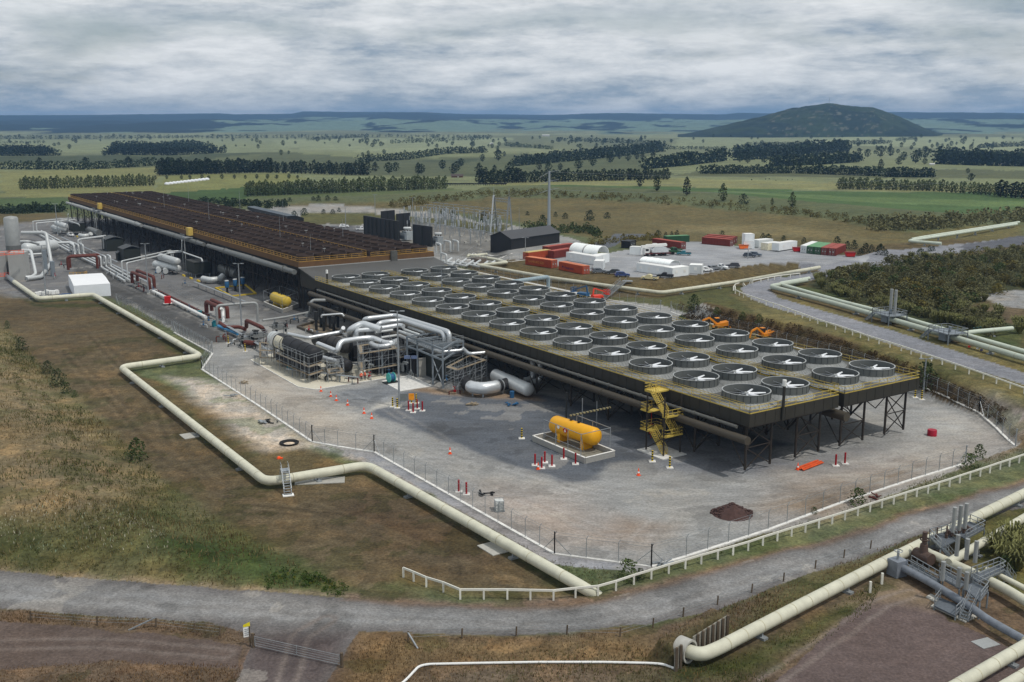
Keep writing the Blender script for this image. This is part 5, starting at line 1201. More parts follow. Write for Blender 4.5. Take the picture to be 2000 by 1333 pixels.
# ---------- small valve sets, hose runs and cabling that crowd the pipe alleys ----------
spots=[(432,668),(441,662),(452,676),(463,668),(470,680),(488,672),(497,664),(508,680),(521,672),(530,690),(398,640),(408,634),(262,560),(271,564),(281,570),(244,553),(228,545),(214,538),(300,574),(312,579),(352,600),(370,606),(386,612),(120,520),(132,524),(108,545),(330,532),(342,536),(305,540),(318,545),(362,560),(400,552),(600,735),(640,742),(655,746),(690,748),(722,742),(760,735),(872,748),(905,762),(888,770),(620,660),(604,652),(575,632),(560,640)]
for i,(x,y) in enumerate(spots):
    p=G(x,y);a=random.uniform(0,3.1);d=Vector((math.cos(a),math.sin(a),0));h=random.uniform(.5,1.4);t=thing('valve_set',p,'small pipe valve set among the crowded pipework on the left side of the plant','valve','small valve sets in the pipe alleys')
    m=MB();m.tube([p-d*1.1,p-d*1.1+Vector((0,0,h)),p+d*1.1+Vector((0,0,h)),p+d*1.1],.13,8,.3);m.build('pipe_run',random.choice([M_greypipe,M_silw,M_rust,M_seam]),t,40)
    m=MB();c=p+Vector((0,0,h));m.lathe([(.26,-.2),(.3,0),(.26,.2),(.06,.25),(.06,.8)],c,10);m.lathe([(.3,.78),(.34,.82),(.3,.86)],c,12);m.build('valve',random.choice([M_seam,M_stl,M_blue,M_dred]),t,40)
for i,(a,b) in enumerate((((210,520),(300,566)),((430,640),(530,700)),((380,560),(480,600)),((560,735),(700,752)),((660,660),(800,705)),((120,470),(230,520)))):
    A_,B_=G(*a),G(*b);t=thing('cable_tray',A_.lerp(B_,.5),['galvanised cable tray beside the plant road','galvanised cable tray beside the valve platforms','galvanised cable tray in the middle yard','galvanised cable tray along the pale slab','galvanised cable tray under the silver pipes','galvanised cable tray at the far left pipes'][i],'cable tray')
    m=MB();m.bar(A_+Vector((0,0,1.5)),B_+Vector((0,0,1.5)),.7,.1);m.build('tray',M_galv,t)
    for k in range(6): q=A_.lerp(B_,(k+.5)/6);m=MB();m.bar(q,q+Vector((0,0,1.5)),.12);m.build('post',M_stl,t)
# ================= fences, rails, pipelines on the right, pad, substation =================
M_mesh=bpy.data.materials.new('chain link');M_mesh.use_nodes=True
_n=M_mesh.node_tree;_b=_n.nodes['Principled BSDF'];_b.inputs['Base Color'].default_value=(.22,.23,.23,1);_b.inputs['Alpha'].default_value=.10;_b.inputs['Roughness'].default_value=.7
M_wood=mat('weathered post wood',S(96,84,70),.9,0,.25,3)
M_rail=mat('white timber paint',S(226,224,212),.6,0,.08,1)
M_kerb=mat('white concrete',S(214,212,206),.9)
def along(pts,step):
    out=[]
    for a,b in zip(pts[:-1],pts[1:]):
        L=(b-a).length;n=max(1,round(L/step));out+=[a.lerp(b,k/n) for k in range(n)]
    out.append(pts[-1])
    for p in out:p.z=hz1(p.x,p.y)
    return out
def fence(label,px,step=3.2,h=2.5,kerb=True,corner=True):
    P=[GT(*p) for p in px];pp=along(P,step);t=thing('chain_link_fence',pp[len(pp)//2],label,'fence')
    for i,p in enumerate(pp):
        m=MB();m.bar(p,p+Vector((0,0,h)),.075);m.bar(p+Vector((0,0,h)),p+Vector((.25,.1,h+.35)),.05);m.build('post',M_galv,t)
    m=MB()
    for a,b in zip(pp[:-1],pp[1:]):
        for z in (.1,h*.5,h-.05,h+.3): m.bar(a+Vector((0,0,z)),b+Vector((0,0,z)),.022)
    m.build('wire',M_galv,t)
    m=MB()
    for a,b in zip(pp[:-1],pp[1:]): m.quad(a+Vector((0,0,.08)),b+Vector((0,0,.08)),b+Vector((0,0,h)),a+Vector((0,0,h)))
    m.build('mesh_panel',M_mesh,t)
    if corner:
        for p,q in ((P[0],pp[1]),(P[-1],pp[-2])):
            m=MB();d=(q-p).normalized();m.bar(p+d*.1+Vector((0,0,h*.8)),p+d*2.2,.06);m.bar(p,p+Vector((0,0,h+.4)),.14)
            m.build('brace',M_galv,t)
    if kerb:
        m=MB()
        for a,b in zip(pp[:-1],pp[1:]): m.bar(a+Vector((0,0,.06)),b+Vector((0,0,.06)),.42,.16)
        k=m.build('kerb_strip',M_kerb,t)
    return t
fence('chain link fence beside the left plant road, behind the cream pipeline',[(228,593),(352,654),(415,690)],3,2.4,False)
fence('short chain link fence kinking inward beside the cream pipeline corner',[(340,650),(415,691),(394,722)],2.6,2.4)
fence('chain link fence on white kerb along the pale earth strip',[(394,722),(500,790),(610,864)],2.6)
fence('chain link fence on white kerb above the bend of the cream pipeline',[(610,864),(660,873),(731,884)],3.4)
fence('long chain link fence on white kerb beside the lower cream pipeline',[(731,884),(900,980),(1083,1083)],3.2)
fence('chain link fence on white kerb at the yard corner nearest the white rail',[(1083,1083),(1272,1108)],3.6)
fence('chain link fence on white kerb beside the curving gravel road',[(1272,1108),(1340,1088),(1500,1036),(1640,984),(1780,938),(1885,906)],3.6)
fence('chain link fence on white kerb at the right corner under the bank',[(1983,872),(1945,836),(1912,806)],3.2)
fence('chain link fence on white kerb along the foot of the bank behind the decks',[(1912,806),(1850,776),(1790,752),(1640,702),(1480,655),(1370,627),(1310,610)],3.6)
fence('chain link fence on broad white kerb at the back of the grey decks',[(1290,607),(1180,584),(1050,557),(890,524)],3.6)
fence('chain link fence round the substation in front of the black building',[(890,520),(925,495),(1000,512),(1030,508)],3.6)
m=MB();pk=along([G(1180,584),G(1050,557),G(890,524),G(872,519)],5)
for a,b in zip(pk[:-1],pk[1:]): m.bar(a+Vector((0,0,.05)),b+Vector((0,0,.05)),1.6,.14)
single(m,'concrete_path',M_kerb,'broad white concrete strip behind the far fans','path')
m=MB();pk=along([G(878,518),G(890,511),G(930,507)],4)
for a,b in zip(pk[:-1],pk[1:]): m.bar(a+Vector((0,0,.05)),b+Vector((0,0,.05)),1.2,.14)
pk=along([G(940,496),G(1000,508),G(960,510)],4)
for a,b in zip(pk[:-1],pk[1:]): m.bar(a+Vector((0,0,.05)),b+Vector((0,0,.05)),1.2,.14)
single(m,'drain_channel',M_kerb,'white drain kerbs beside the pipe manifold','kerb')
# white timber rails
def rail_fence(label,px,h=1.15,every=None):
    P=[GT(*p) for p in px];pp=along(P,every) if every else P
    t=thing('white_rail',pp[len(pp)//2],label,'rail fence')
    for p in pp: m=MB();m.bar(p,p+Vector((0,0,h)),.2);m.build('post',M_rail,t)
    m=MB()
    for a,b in zip(pp[:-1],pp[1:]): m.bar(a+Vector((0,0,h-.02)),b+Vector((0,0,h-.02)),.12,.24)
    m.build('top_rail',M_rail,t)
r1=[(788,1128),(808,1136),(833,1147),(866,1157),(899,1171),(945,1171),(991,1171),(1036,1172),(1081,1173),(1124,1168),(1168,1164),(1203,1154),(1238,1142),(1272,1131.6),(1306,1121),(1338.5,1111.5),(1369.5,1102),(1401.7,1093),(1431.6,1084.5),(1461,1076),(1489.7,1066),(1518,1057),(1545.7,1048),(1572.7,1040.5),(1599,1032),(1625,1024),(1650,1016),(1675,1008),(1699,1000),(1722,992.5),(1745,985.5),(1768,978),(1790,971),(1812,964.5),(1833,957.5),(1854,951),(1874,944),(1894,937.5),(1914,931),(1933,924.5),(1953,917.5),(1971,911.6),(1990,905),(2008,899),(2026,893)]
rail_fence('white timber rail curving round the near side of the gravel road',r1)
rail_fence('white timber rail along the upper road on top of the bank',[(1562,541),(1525,545),(1500,549),(1486,552),(1470,555),(1450,558),(1436,562),(1432,568),(1436,574),(1452,582),(1482,592),(1525,606),(1597,633),(1650,650),(1696,666),(1760,686),(1840,713),(1920,741),(2000,770),(2060,792)],1.1,3.6)
# wooden post-and-wire fence below the near road
wp=[(60,1212),(190,1222),(305,1226),(380,1236),(430,1242),(797,1252),(902,1247),(1008,1243),(1107,1240),(1211,1244),(1275,1226),(1334,1205),(1401,1182),(1468,1158),(1530,1136),(1592,1111),(1648,1090),(1700,1072)]
for lo,hi,lb in ((0,5,'old wooden post and wire fence at lower left'),(5,18,'old wooden post and wire fence below the gravel road')):
    P=[GT(*p) for p in wp[lo:hi]];t=thing('wire_fence',P[1],lb,'fence')
    for i,p in enumerate(P): m=MB();m.cyl(p,p+Vector((.05,0,1.05)),.085,8);m.build('post',M_wood,t)
    m=MB()
    for a,b in zip(P[:-1],P[1:]):
        for z in (.4,.75,1.1): m.bar(a+Vector((0,0,z)),b+Vector((0,0,z)),.018)
    if lo==0: m.bar(P[2]+Vector((0,0,1.1)),P[2]+Vector((-2.6,-.6,0)),.12)
    else: m.bar(P[0]+Vector((0,0,.9)),P[0]+Vector((1.1,-1.6,0)),.14)
    m.build('wire',M_galv,t)
# farm gate and sign
a=GT(495,1265);b=GT(668,1304);t=thing('farm_gate',a.lerp(b,.5),'long galvanised farm gate across the side track','gate')
for p in (a,b): m=MB();m.cyl(p,p+Vector((0,0,1.5)),.16,8);m.build('post',M_wood,t)
m=MB();c=a.lerp(b,.5)
for z in (.25,1.2): m.bar(a+Vector((0,0,z)),b+Vector((0,0,z)),.04)
for z in (.5,.75,1.0): m.bar(a+Vector((0,0,z)),b+Vector((0,0,z)),.025)
for k in (0.02,.5,.98): q=a.lerp(b,k);m.bar(q+Vector((0,0,.25)),q+Vector((0,0,1.25)),.06)
m.build('gate_frame',M_galv,t)
s=GT(489,1262);t=thing('warning_sign',s,'white notice board with yellow top on a post by the farm gate','sign')
m=MB();m.bar(s,s+Vector((0,0,2.1)),.1);m.build('post',M_wood,t)
m=MB();o=Vector((-.25,-.07,0));rx=Vector((.3,.13,0));q=s+o
m.add([q-rx+Vector((0,0,1.0)),q+rx+Vector((0,0,1.0)),q+rx+Vector((0,0,2.1)),q-rx+Vector((0,0,2.1))],[(0,1,2,3)]);m.add([v+Vector((-.02,.05,0)) for v in (q-rx+Vector((0,0,1.0)),q+rx+Vector((0,0,1.0)),q+rx+Vector((0,0,2.1)),q-rx+Vector((0,0,2.1)))],[(3,2,1,0)]);m.build('board',M_white,t)
m=MB();q2=q+Vector((.01,-.03,0));m.add([q2-rx+Vector((0,0,2.1)),q2+rx+Vector((0,0,2.1)),q2+rx+Vector((0,0,2.55)),q2-rx+Vector((0,0,2.35))],[(0,1,2,3)]);m.build('yellow_panel',mat('sign yellow',S(222,206,40),.5),t)
m=MB()
for k in range(4): z=1.85-.2*k;m.bar(q2-rx*.7+Vector((0,-.01,z)),q2+rx*(.6-.15*(k%2))+Vector((0,-.01,z)),.01,.05)
m.build('lettering',mat('grey lettering',S(120,124,128)),t)
# white line edging at the bottom
P=[GT(*p) for p in ((770,1350),(792,1333),(818,1305),(836,1301),(930,1299),(1050,1297),(1180,1297),(1270,1299),(1296,1301),(1316,1309))]
m=MB();m.tube([p+Vector((0,0,.18)) for p in P],.12,8,.6);single(m,'edging_pipe',M_white,'thin white pipe laid in a bracket shape on the dry grass','pipe')
# ---- pipelines on the right ----
def tpipe(name,label,px,r,m,z=1.1,sup=16,fil=2,flange=7):
    return pipe(name,label,[GT(x,y,0)+Vector((0,0,z)) for x,y in px],r,m,fil,'pipeline',18,sup,None,flange)
tpipe('white_pipeline','pale pipeline below the container bank with a right-angled elbow',[(934,526),(1080,552),(1200,569),(1292,581),(1440,559),(1560,538),(1600,531)],.58,M_cream,1.3)
tpipe('white_pipeline','short pale pipe dog-leg beside the drain kerbs',[(916,505),(968,514),(990,520),(934,526)],.6,M_cream,1.2,16,1.2)
tpipe('white_pipeline','short pale pipe lying in front of the black gabled building',[(951,502),(912,506)],.5,M_cream,1.0)
M_green=mat('pale green pipe paint',S(186,194,178),.5,0,.1,.4)
tpipe('pipeline','pale green pipeline beside the upper road, nearer the road',[(1575,556),(1503,568),(1622,600),(1726,630),(1836,663),(1865,671),(2010,715),(2110,745)],.62,M_green,1.2)
tpipe('pipeline','pale green pipeline beside the upper road, farther of the pair',[(1580,552),(1520,563),(1640,598),(1740,624),(1850,657),(1880,664),(2010,702),(2110,731)],.52,M_green,1.2)
tpipe('pipeline','short branch pipeline leaving the valve platform to the right',[(1868,666),(1900,661),(1976,654)],.5,M_green,1.4)
tpipe('pipeline','pair-wise far pipeline turning by the back road, near leg',[(1985,444),(1773,478),(1838,483)],.6,M_green,1.3)
tpipe('pipeline','far pipeline above the back road, rear leg',[(1990,440),(1800,470),(1780,474)],.5,M_green,1.3)
pipe('grey_pipe','blue-grey raised pipe crossing behind the far fans on a post',[G(985,553,4.6),G(1071,541,4.6),drop((1071,541,4.6),.2)],.6,mat('blue grey pipe',S(140,156,162),.5),1.0)
def vplat(label,px,stacks):
    p=GT(*px);t=thing('valve_platform',p,label,'platform');d=(GT(px[0]+40,px[1]+11)-p).normalized();n=Vector((-d.y,d.x,0))
    m=MB();m.box((p.x,p.y,p.z+2.2),(6,5,.12),math.atan2(d.y,d.x));m.build('grating',M_stl,t)
    cs=[p+d*a*3+n*b*2.5+Vector((0,0,2.2)) for a,b in ((-1,-1),(1,-1),(1,1),(-1,1))]
    m=MB();rail(m,cs+[cs[0]],1.1,1.5,.05);m.build('handrail',M_galv,t)
    for q in cs: m=MB();m.bar(Vector((q.x,q.y,p.z)),q,.2);m.build('leg',M_stl,t)
    m=MB();a=cs[0]-d*2.6-Vector((0,0,2.2))
    for o in (0,1.1): m.bar(a+n*o,cs[0]+n*o,.1,.25)
    for k in range(7): q=a.lerp(cs[0],k/7);m.bar(q,q+n*1.1,.25,.05)
    for o in (0,1.1): m.bar(a+n*o+Vector((0,0,1)),cs[0]+n*o+Vector((0,0,1)),.05)
    m.build('steps',M_stl,t)
    for k in range(stacks):
        q=p+d*(k*1.5-.4)+n*.5;m=MB();m.cyl(q+Vector((0,0,1.5)),q+Vector((0,0,8)),.36,12);m.build('silencer',M_greypipe,t,40)
    m=MB();m.box((p.x,p.y,p.z+1.2),(2,3,1.6),math.atan2(d.y,d.x));m.cyl(p+d*.5,p+d*.5+Vector((0,0,3.4)),.3,10);m.build('valve',M_stl,t)
vplat('grey valve platform with two upright silencers on the twin pipelines',(1736,632),2)
vplat('grey valve platform where the branch pipeline joins the twin pipelines',(1850,668),0)
# lower right pipeline
M_lp=M_cream
_rc=G(1340,1294)+Vector((0,0,1.25));_q=[_rc-_wn*1.6,_rc+_wn*.7]
pipe('cream_pipeline','cream pipeline rising from the timber headwall to the valve station',[_q[0],_rc+_wn*1.5]+[GT(x,y)+Vector((0,0,1.2)) for x,y in ((1400,1290),(1560,1205),(1735,1113),(1900,1030),(2060,950))],.66,M_lp,1.7,'pipeline',18,18,None,2.6)
tpipe('cream_pipeline','second cream pipeline leaving the valve station to the upper right',[(1850,1122),(1960,1055),(2060,995)],.5,M_lp,1.4)
tpipe('cream_pipeline','lower of two cream pipes leaving the valve station to the right',[(1796,1092),(1900,1140),(1960,1170),(2080,1245)],.54,M_lp,1.2,14,1)
tpipe('cream_pipeline','slim upper cream pipe leaving the valve station to the right',[(1925,1132),(1985,1162),(2080,1214)],.32,M_lp,1.2,14,1)
tpipe('grey_pipe','blue-grey pipe from the anchor box under the stairs to the lower right',[(1756,1124),(1815,1156),(1890,1202),(1925,1229),(2080,1318)],.42,mat('blue grey paint',S(124,130,138),.5),1.1,14,1,6)
tpipe('cream_pipeline','cream pipe crossing the bottom right corner, upper one',[(1850,1372),(2080,1235)],.62,M_lp,1.1,12,1,3)
tpipe('cream_pipeline','cream pipe crossing the bottom right corner, lower one',[(1930,1380),(2080,1290)],.52,M_lp,1.1,12,1,3)
for i,(x,y) in enumerate(((1722,1141),(1699,1158))):
    p=GT(x,y);m=MB();m.bar(p,p+Vector((0,0,1.3)),.24);single(m,'marker_post',M_rail,['upper','lower'][i]+' white post beside the cream pipeline','post')
# timber headwall with concrete ring
a,b=_wa,_wb;d,n=_wd,_wn
t=thing('headwall',a.lerp(b,.5),'timber headwall with dark posts and a concrete pipe ring','retaining wall')
m=MB()
for k in range(9): m.bar(a+Vector((0,0,.15+k*.26)),b+Vector((0,0,.15+k*.26)),.12,.24);m.bar(a-d*3.0+Vector((0,0,.15+k*.26)),a-d*2.1+Vector((0,0,.15+k*.26)),.12,.24)
m.build('planks',mat('weathered grey boards',S(132,128,118),.9,0,.25,2),t)
for k in range(7): q=a.lerp(b,.1+k*.148)+n*.16;m=MB();m.bar(q,q+Vector((0,0,2.45)),.24);m.build('post',M_wood,t)
for k in (2.9,2.2): q=a-d*k+n*.16;m=MB();m.bar(q,q+Vector((0,0,2.4)),.24);m.build('post',M_wood,t)
m2=MB();m2.lathe([(.95,-.9),(1.15,-.9),(1.15,.45),(.95,.45),(.95,-.9)],n=28)
rot=n.to_track_quat('Z','Y');m=MB();m.add([_rc+rot@Vector(v) for v in m2.v],m2.f);m.build('pipe_ring',M_conc,t,40)
# valve station
def station():
    t=thing('valve_station',GT(1860,1150),'grey valve station with stairs, gratings and upright silencers on the cream pipelines','valve station')
    Mg=mat('dark grey grating',S(96,102,108),.6,.1,.2,4);V=Vector
    def deck(cs,z,sides=(0,1,2,3)):
        P=[G(x,y,z) for x,y in cs];m=MB();m.prism(P,z-.16,z);m.build('grating',Mg,t)
        for q in P: m=MB();m.bar(V((q.x,q.y,0)),V((q.x,q.y,z-.16)),.14);m.build('leg',M_stl,t)
        for i in sides: m=MB();rail(m,[P[i],P[(i+1)%4]],1.05,1.0,.035);m.build('handrail',M_galv,t)
    def steps(b,zb,tp,zt_,w=.9):
        p=G(b[0],b[1],zb);q=G(tp[0],tp[1],zt_);m=MB();d=(q-p);d.z=0;d.normalize();s=V((-d.y,d.x,0))*w/2
        for o in (-1,1): m.bar(p+s*o,q+s*o,.07,.24)
        for k in range(8): c=p.lerp(q,(k+.5)/8);m.bar(c-s,c+s,.22,.05)
        m.build('steps',M_stl,t)
        for o in (-1,1):
            m=MB()
            for h in (.5,1.0): m.bar(p+s*o+V((0,0,h)),q+s*o+V((0,0,h)),.045)
            for k in range(4): c=p.lerp(q,k/3)+s*o;m.bar(c,c+V((0,0,1.0)),.045)
            m.build('handrail',M_galv,t)
    deck(((1855,1035),(1894,1021),(1923,1033),(1886,1053)),2.2,(0,1,2));deck(((1815,1049),(1849,1041),(1868,1055),(1837,1071)),2.2,(0,1,3))
    deck(((1779,1102),(1837,1136),(1829,1142),(1770,1110)),1.0,(0,2));deck(((1896,1126),(1950,1106),(1963,1114),(1910,1138)),1.8,(0,1,2))
    deck(((1837,1167),(1882,1187),(1866,1203),(1825,1183)),.5,(1,3));deck(((1882,1148),(1914,1175),(1930,1154),(1900,1138)),2.0,(1,2));deck(((1843,1118),(1884,1140),(1874,1149),(1834,1127)),1.6,(0,2))
    steps((1882,1211),.15,(1904,1164),2.0);steps((1893,1146),.6,(1908,1128),1.8);steps((1859,1093),.5,(1840,1070),2.2);steps((1976,1136),.05,(1960,1113),1.8)
    m=MB();m.prism([G(*q) for q in ((1817,1185),(1886,1217),(1908,1206),(1841,1174))],-.2,.12);m.build('base_slab',M_conc,t)
    m=MB();m.prism([G(*q) for q in ((1808,1168),(1826,1177),(1836,1171),(1818,1162))],-.2,.14);m.build('base_slab',M_conc,t)
    m=MB();q=G(1803,1087,1.2);e=(G(1900,1134,1.2)-G(1796,1086,1.2)).normalized();m.cyl(q-e*1.1,q+e*1.2,.72,16);m.cyl(q,q+V((0,0,1.5)),.6,16,.42);m.cyl(q+V((0,0,1.5)),q+V((0,0,3.0)),.28,12);m.lathe([(.5,2.0),(.55,2.1),(.5,2.2)],q,14);m.build('gate_valve',mat('rusty brown valve',S(86,70,62),.7,0,.3,3),t,40)
    m=MB();c=GT(1751,1124)+V((0,0,1.0));m.box(c,(1.5,1.6,1.9),math.atan2(e.y,e.x));m.build('anchor_box',mat('blue grey paint',S(124,130,138),.5),t)
    m=MB();c=GT(1751,1124)+V((0,0,1.9));m.cyl(c,c+V((0,0,1.1)),.14,10);m.lathe([(.45,1.0),(.5,1.06),(.45,1.12)],c,18);m.build('handwheel',M_galv,t,40)
    for x,y in ((1829,1054),(1848,1051)): q=G(x,y,2.2);m=MB();m.cyl(q,q+V((0,0,1.5)),.1,8);m.cyl(q,q+V((0,0,.5)),.2,8);m.build('valve_stem',mat('rusty brown valve',S(86,70,62),.7,0,.3,3),t,40)
    Pn=lambda a,b,z:G(1852+6*a,1040-1.6*a+b,2.3)
    # upright silencers: grey cylinders with coloured caps, silver ball below each
    for px,bz,h,capc in (((1861,1040),2.9,4.2,(30,60,52)),((1873,1036),2.9,4.2,(30,60,52)),((1884,1032),2.9,4.2,(30,60,52)),((1868,1086),2.6,3.4,(200,204,204)),((1887,1093),2.6,3.3,(30,60,52)),((1904,1099),2.6,3.4,(30,60,52)),((1840,1134),2.4,2.9,(190,40,40)),((1871,1146),2.4,2.9,(232,234,234)),((1886,1151),2.4,2.6,(50,50,128))):
        p=G(px[0],px[1],bz);m=MB();h*=.74;m.cyl(p,p+Vector((0,0,h)),.24,14);s=m.build('silencer',M_greypipe,t,40)
        m=MB();m.cyl(p+Vector((0,0,h)),p+Vector((0,0,h+.28)),.26,14);m.build('cap',mat('cap %d %d'%(capc[0],capc[2]),S(*capc),.5),s,40)
        m=MB();m.lathe([(.05,-.7),(.22,-.62),(.34,-.36),(.22,-.08),(.2,0)],p,14);m.bar(p-Vector((0,0,.7)),p-Vector((0,0,bz-.2)),.2);m.build('valve_ball',M_sil,s,50)
        m=MB();m.cyl(p-Vector((0,0,.06)),p+Vector((0,0,.06)),.32,12);m.build('flange',mat('rusty flange',S(110,72,54),.8),s,40)
    m=MB()
    for k in range(8): c=Pn(k,4+5*(k%2),0);m.cyl(c,c+Vector((0,0,.5)),.18,8);m.bar(c+Vector((-.3,0,.25)),c+Vector((.35,.1,.25)),.14)
    m.build('small_valves',mat('rusty brown valve',S(86,70,62),.7,0,.3,3),t)
station()
p=GT(1925,1257);m=MB();m.box((p.x,p.y,p.z+.03),(2.2,1.6,.06),.4);single(m,'steel_plate',M_rim,'pale metal plate lying on the reddish gravel','plate')
# ---- containers and cabins ----
def corr(m,a,b,h,nrm,n=14,z0=.15):
    """corrugation ribs on a wall a->b"""
    for k in range(n): q=a.lerp(b,(k+.5)/n);w=(b-a).normalized()*((b-a).length/n*.25);m.add([q-w+nrm*.045+Vector((0,0,z0)),q+w+nrm*.045+Vector((0,0,z0)),q+w+nrm*.045+Vector((0,0,h-.15)),q-w+nrm*.045+Vector((0,0,h-.15)),q-w*1.5+Vector((0,0,z0)),q+w*1.5+Vector((0,0,z0)),q+w*1.5+Vector((0,0,h-.15)),q-w*1.5+Vector((0,0,h-.15))],[(0,1,2,3),(4,0,3,7),(1,5,6,2)])
def container(label,A,B,dep,h,m,top=None,doors=None,cat='container',win=0,ribs=True,name='shipping_container',z0=0):
    """A,B ground pixels of the long side facing the camera; dep metres deep"""
    a=GT(*A) if not isinstance(A,Vector) else A;b=GT(*B) if not isinstance(B,Vector) else B
    z=max(a.z,b.z)+z0;a=Vector((a.x,a.y,z));b=Vector((b.x,b.y,z));d=(b-a).normalized();n=Vector((-d.y,d.x,0))
    if n.y<0:n=-n
    if isinstance(dep,Vector): dv=dep
    else: dv=n*dep
    c4=[a,b,b+dv,a+dv];t=thing(name,c4[0].lerp(c4[2],.5),label,cat)
    w=MB();w.prism(c4,z+.1,z+h)
    if ribs: corr(w,a,b,h,-n,int((b-a).length/.6),z0=.25) if False else None
    if ribs:
        k=int((b-a).length/.7)
        for i in range(k): q=a.lerp(b,(i+.5)/k);w.box((q.x-n.x*.03,q.y-n.y*.03,z+h/2),(.34,.07,h-.4),math.atan2(d.y,d.x))
        dn=dv.normalized();k=int(dv.length/.7)
        for i in range(k):
            for e,sg in ((a,-1),(b,1)): q=e+dv*((i+.5)/k)+d*.03*sg;w.box((q.x,q.y,z+h/2),(.07,.34,h-.4),math.atan2(d.y,d.x))
    w.build('body',m,t)
    w=MB();w.prism([q+(q-c4[0].lerp(c4[2],.5)).normalized()*.04 for q in c4],z+h,z+h+.08)
    w.build('roof',top or m,t)
    w=MB()
    for q in c4: w.bar(Vector((q.x,q.y,z)),Vector((q.x,q.y,z+h)),.16)
    w.build('corner_posts',m,t)
    if doors:
        e0,e1=(b,b+dv) if doors=='B' else ((a+dv,a) if doors=='A' else (a,b));nn=d if doors=='B' else (-d if doors=='A' else -n)
        w=MB()
        for f in (.2,.38,.62,.8): q=e0.lerp(e1,f)+nn*.07;w.bar(q+Vector((0,0,.2)),q+Vector((0,0,h-.2)),.06)
        for f in (.3,.7): q=e0.lerp(e1,f)+nn*.06;w.box((q.x,q.y,z+h*.52),(.5,.05,.4),math.atan2((e1-e0).y,(e1-e0).x))
        w.build('door_bars',M_rim,t)
    for i in range(win):
        q=a.lerp(b,(i+.5)/win)-n*.03;w=MB();w.box((q.x,q.y,z+h*.58),(.95,.08,.95),math.atan2(d.y,d.x));f=w.build('window',M_white,t)
        w=MB();q=q-n*.03;w.box((q.x,q.y,z+h*.58),(.8,.06,.8),math.atan2(d.y,d.x));w.build('pane',mat('dark window glass',(.02,.025,.03),.08,0,0,1,0,0,.6),f)
    return t,a,b,n,z
def lettering(t,txt,a,b,n,z,zc,size,frac,m):
    c=bpy.data.curves.new('lettering','FONT');c.body=txt;c.size=size;c.extrude=.01;c.align_x='CENTER'
    o=bpy.data.objects.new('lettering',c);COL.objects.link(o);dg=bpy.context.evaluated_depsgraph_get()
    me=bpy.data.meshes.new_from_object(o.evaluated_get(dg));bpy.data.objects.remove(o)
    d=(b-a).normalized();p=a.lerp(b,frac)-n*.09-Vector(t['_o']);me.materials.append(m)
    for v in me.vertices:
        q=p+d*v.co.x+Vector((0,0,zc+v.co.y))-n*v.co.z;v.co=(q.x,q.y,q.z+0)
    o=bpy.data.objects.new('lettering',me);COL.objects.link(o);o.parent=t
M_cor=mat('container orange',S(170,74,44),.6,0,.15,.8);M_crd=mat('container oxide red',S(116,50,42),.6,0,.15,.8);M_crt=mat('faded red roof',S(158,76,62),.7,0,.15,.6);M_cgr=mat('container green',S(46,84,56),.6,0,.15,.8);M_cgt=mat('faded green roof',S(96,140,100),.7,0,.15,.6)
M_cwh=mat('cabin white',S(222,226,226),.55,0,.06,.6);M_tan=mat('ochre roof sheet',S(186,164,104),.7,0,.15,.6)
o,a,b,n,z=container('faded orange container with pale lettering, left of two on the grassy bank',(1026.5,517.5),(1077,525),2.6,2.7,M_cor,mat('faded orange roof',S(196,116,80),.7),'B');lettering(o,'HAMBURG SÜD',a,b,n,z,1.05,1.1,.42,mat('ochre lettering',S(206,140,66)))
o,a,b,n,z=container('bright orange container with dark lettering, right of two on the grassy bank',(1091.5,527.5),(1138,537),2.6,2.7,M_cor,mat('faded orange roof',S(196,116,80),.7),'B');lettering(o,'Hapag-Lloyd',a,b,n,z,.95,1.0,.44,mat('navy lettering',S(40,40,90)))
w=MB();d=(b-a).normalized();q=a.lerp(b,.18)-n*.1+Vector((0,0,1.35));w.add([q+d*.4,q+Vector((0,0,.4)),q-d*.4,q-Vector((0,0,.4))],[(0,1,2,3)]);w.build('emblem',mat('navy lettering',S(40,40,90)),o)
container('ochre roofed container behind the faded orange one',(1032,509),(1076,503),2.6,2.7,M_cor,M_tan,'B')
container('dark red container with white letters behind the ochre roof',(1082,506),(1118,500),2.6,2.7,M_crd,M_crt)
container('dark red container lying beside the black gabled building',(1070,497),(1120,490),2.6,2.7,M_crd,M_crt)
container('black container at the left end of the pad',(1213.5,485),(1230,486),6,2.7,mat('black container paint',S(40,40,42),.6),None,'B')
container('long dark red container behind the crane truck',(1274,480),(1329,488),2.6,2.7,M_crd,M_crt,'B')
container('green container behind the long dark red one',(1302,475),(1346,473),2.6,2.6,M_cgr,M_cgt,'B')
dv=GT(1440,473)-GT(1429,481);dv.z=0
for i in range(3):
    o=dv*(.36*i);A=GT(1371,477)+o;B=GT(1425,482)+o;container('dark red container, '+['nearest','middle','rearmost'][i]+' of three side by side on the pad',A,B,2.4,2.7,M_crd,M_crt,'B')
dv=(GT(1652,491)-GT(1632,500.5));dv.z=0
for i,(x0,x1,y0,y1,c,ct,lb) in enumerate(((1563.5,1574.5,494,495.5,M_cwh,M_white,'white container at the left end of the five in a row'),(1575,1588.5,495.5,497,M_cgr,M_cgt,'green container, left of two in the row of five'),(1589.5,1602,497,498.3,M_cgr,M_cgt,'green container, right of two in the row of five'),(1603,1615,498.3,499.5,M_crd,M_crt,'dark red container beside the greens in the row of five'),(1616.5,1631.5,499.5,500.8,M_crd,M_crt,'dark red container at the right end of the row of five'))):
    container(lb,(x0,y0),(x1,y1),dv,2.7,c,ct,'F')
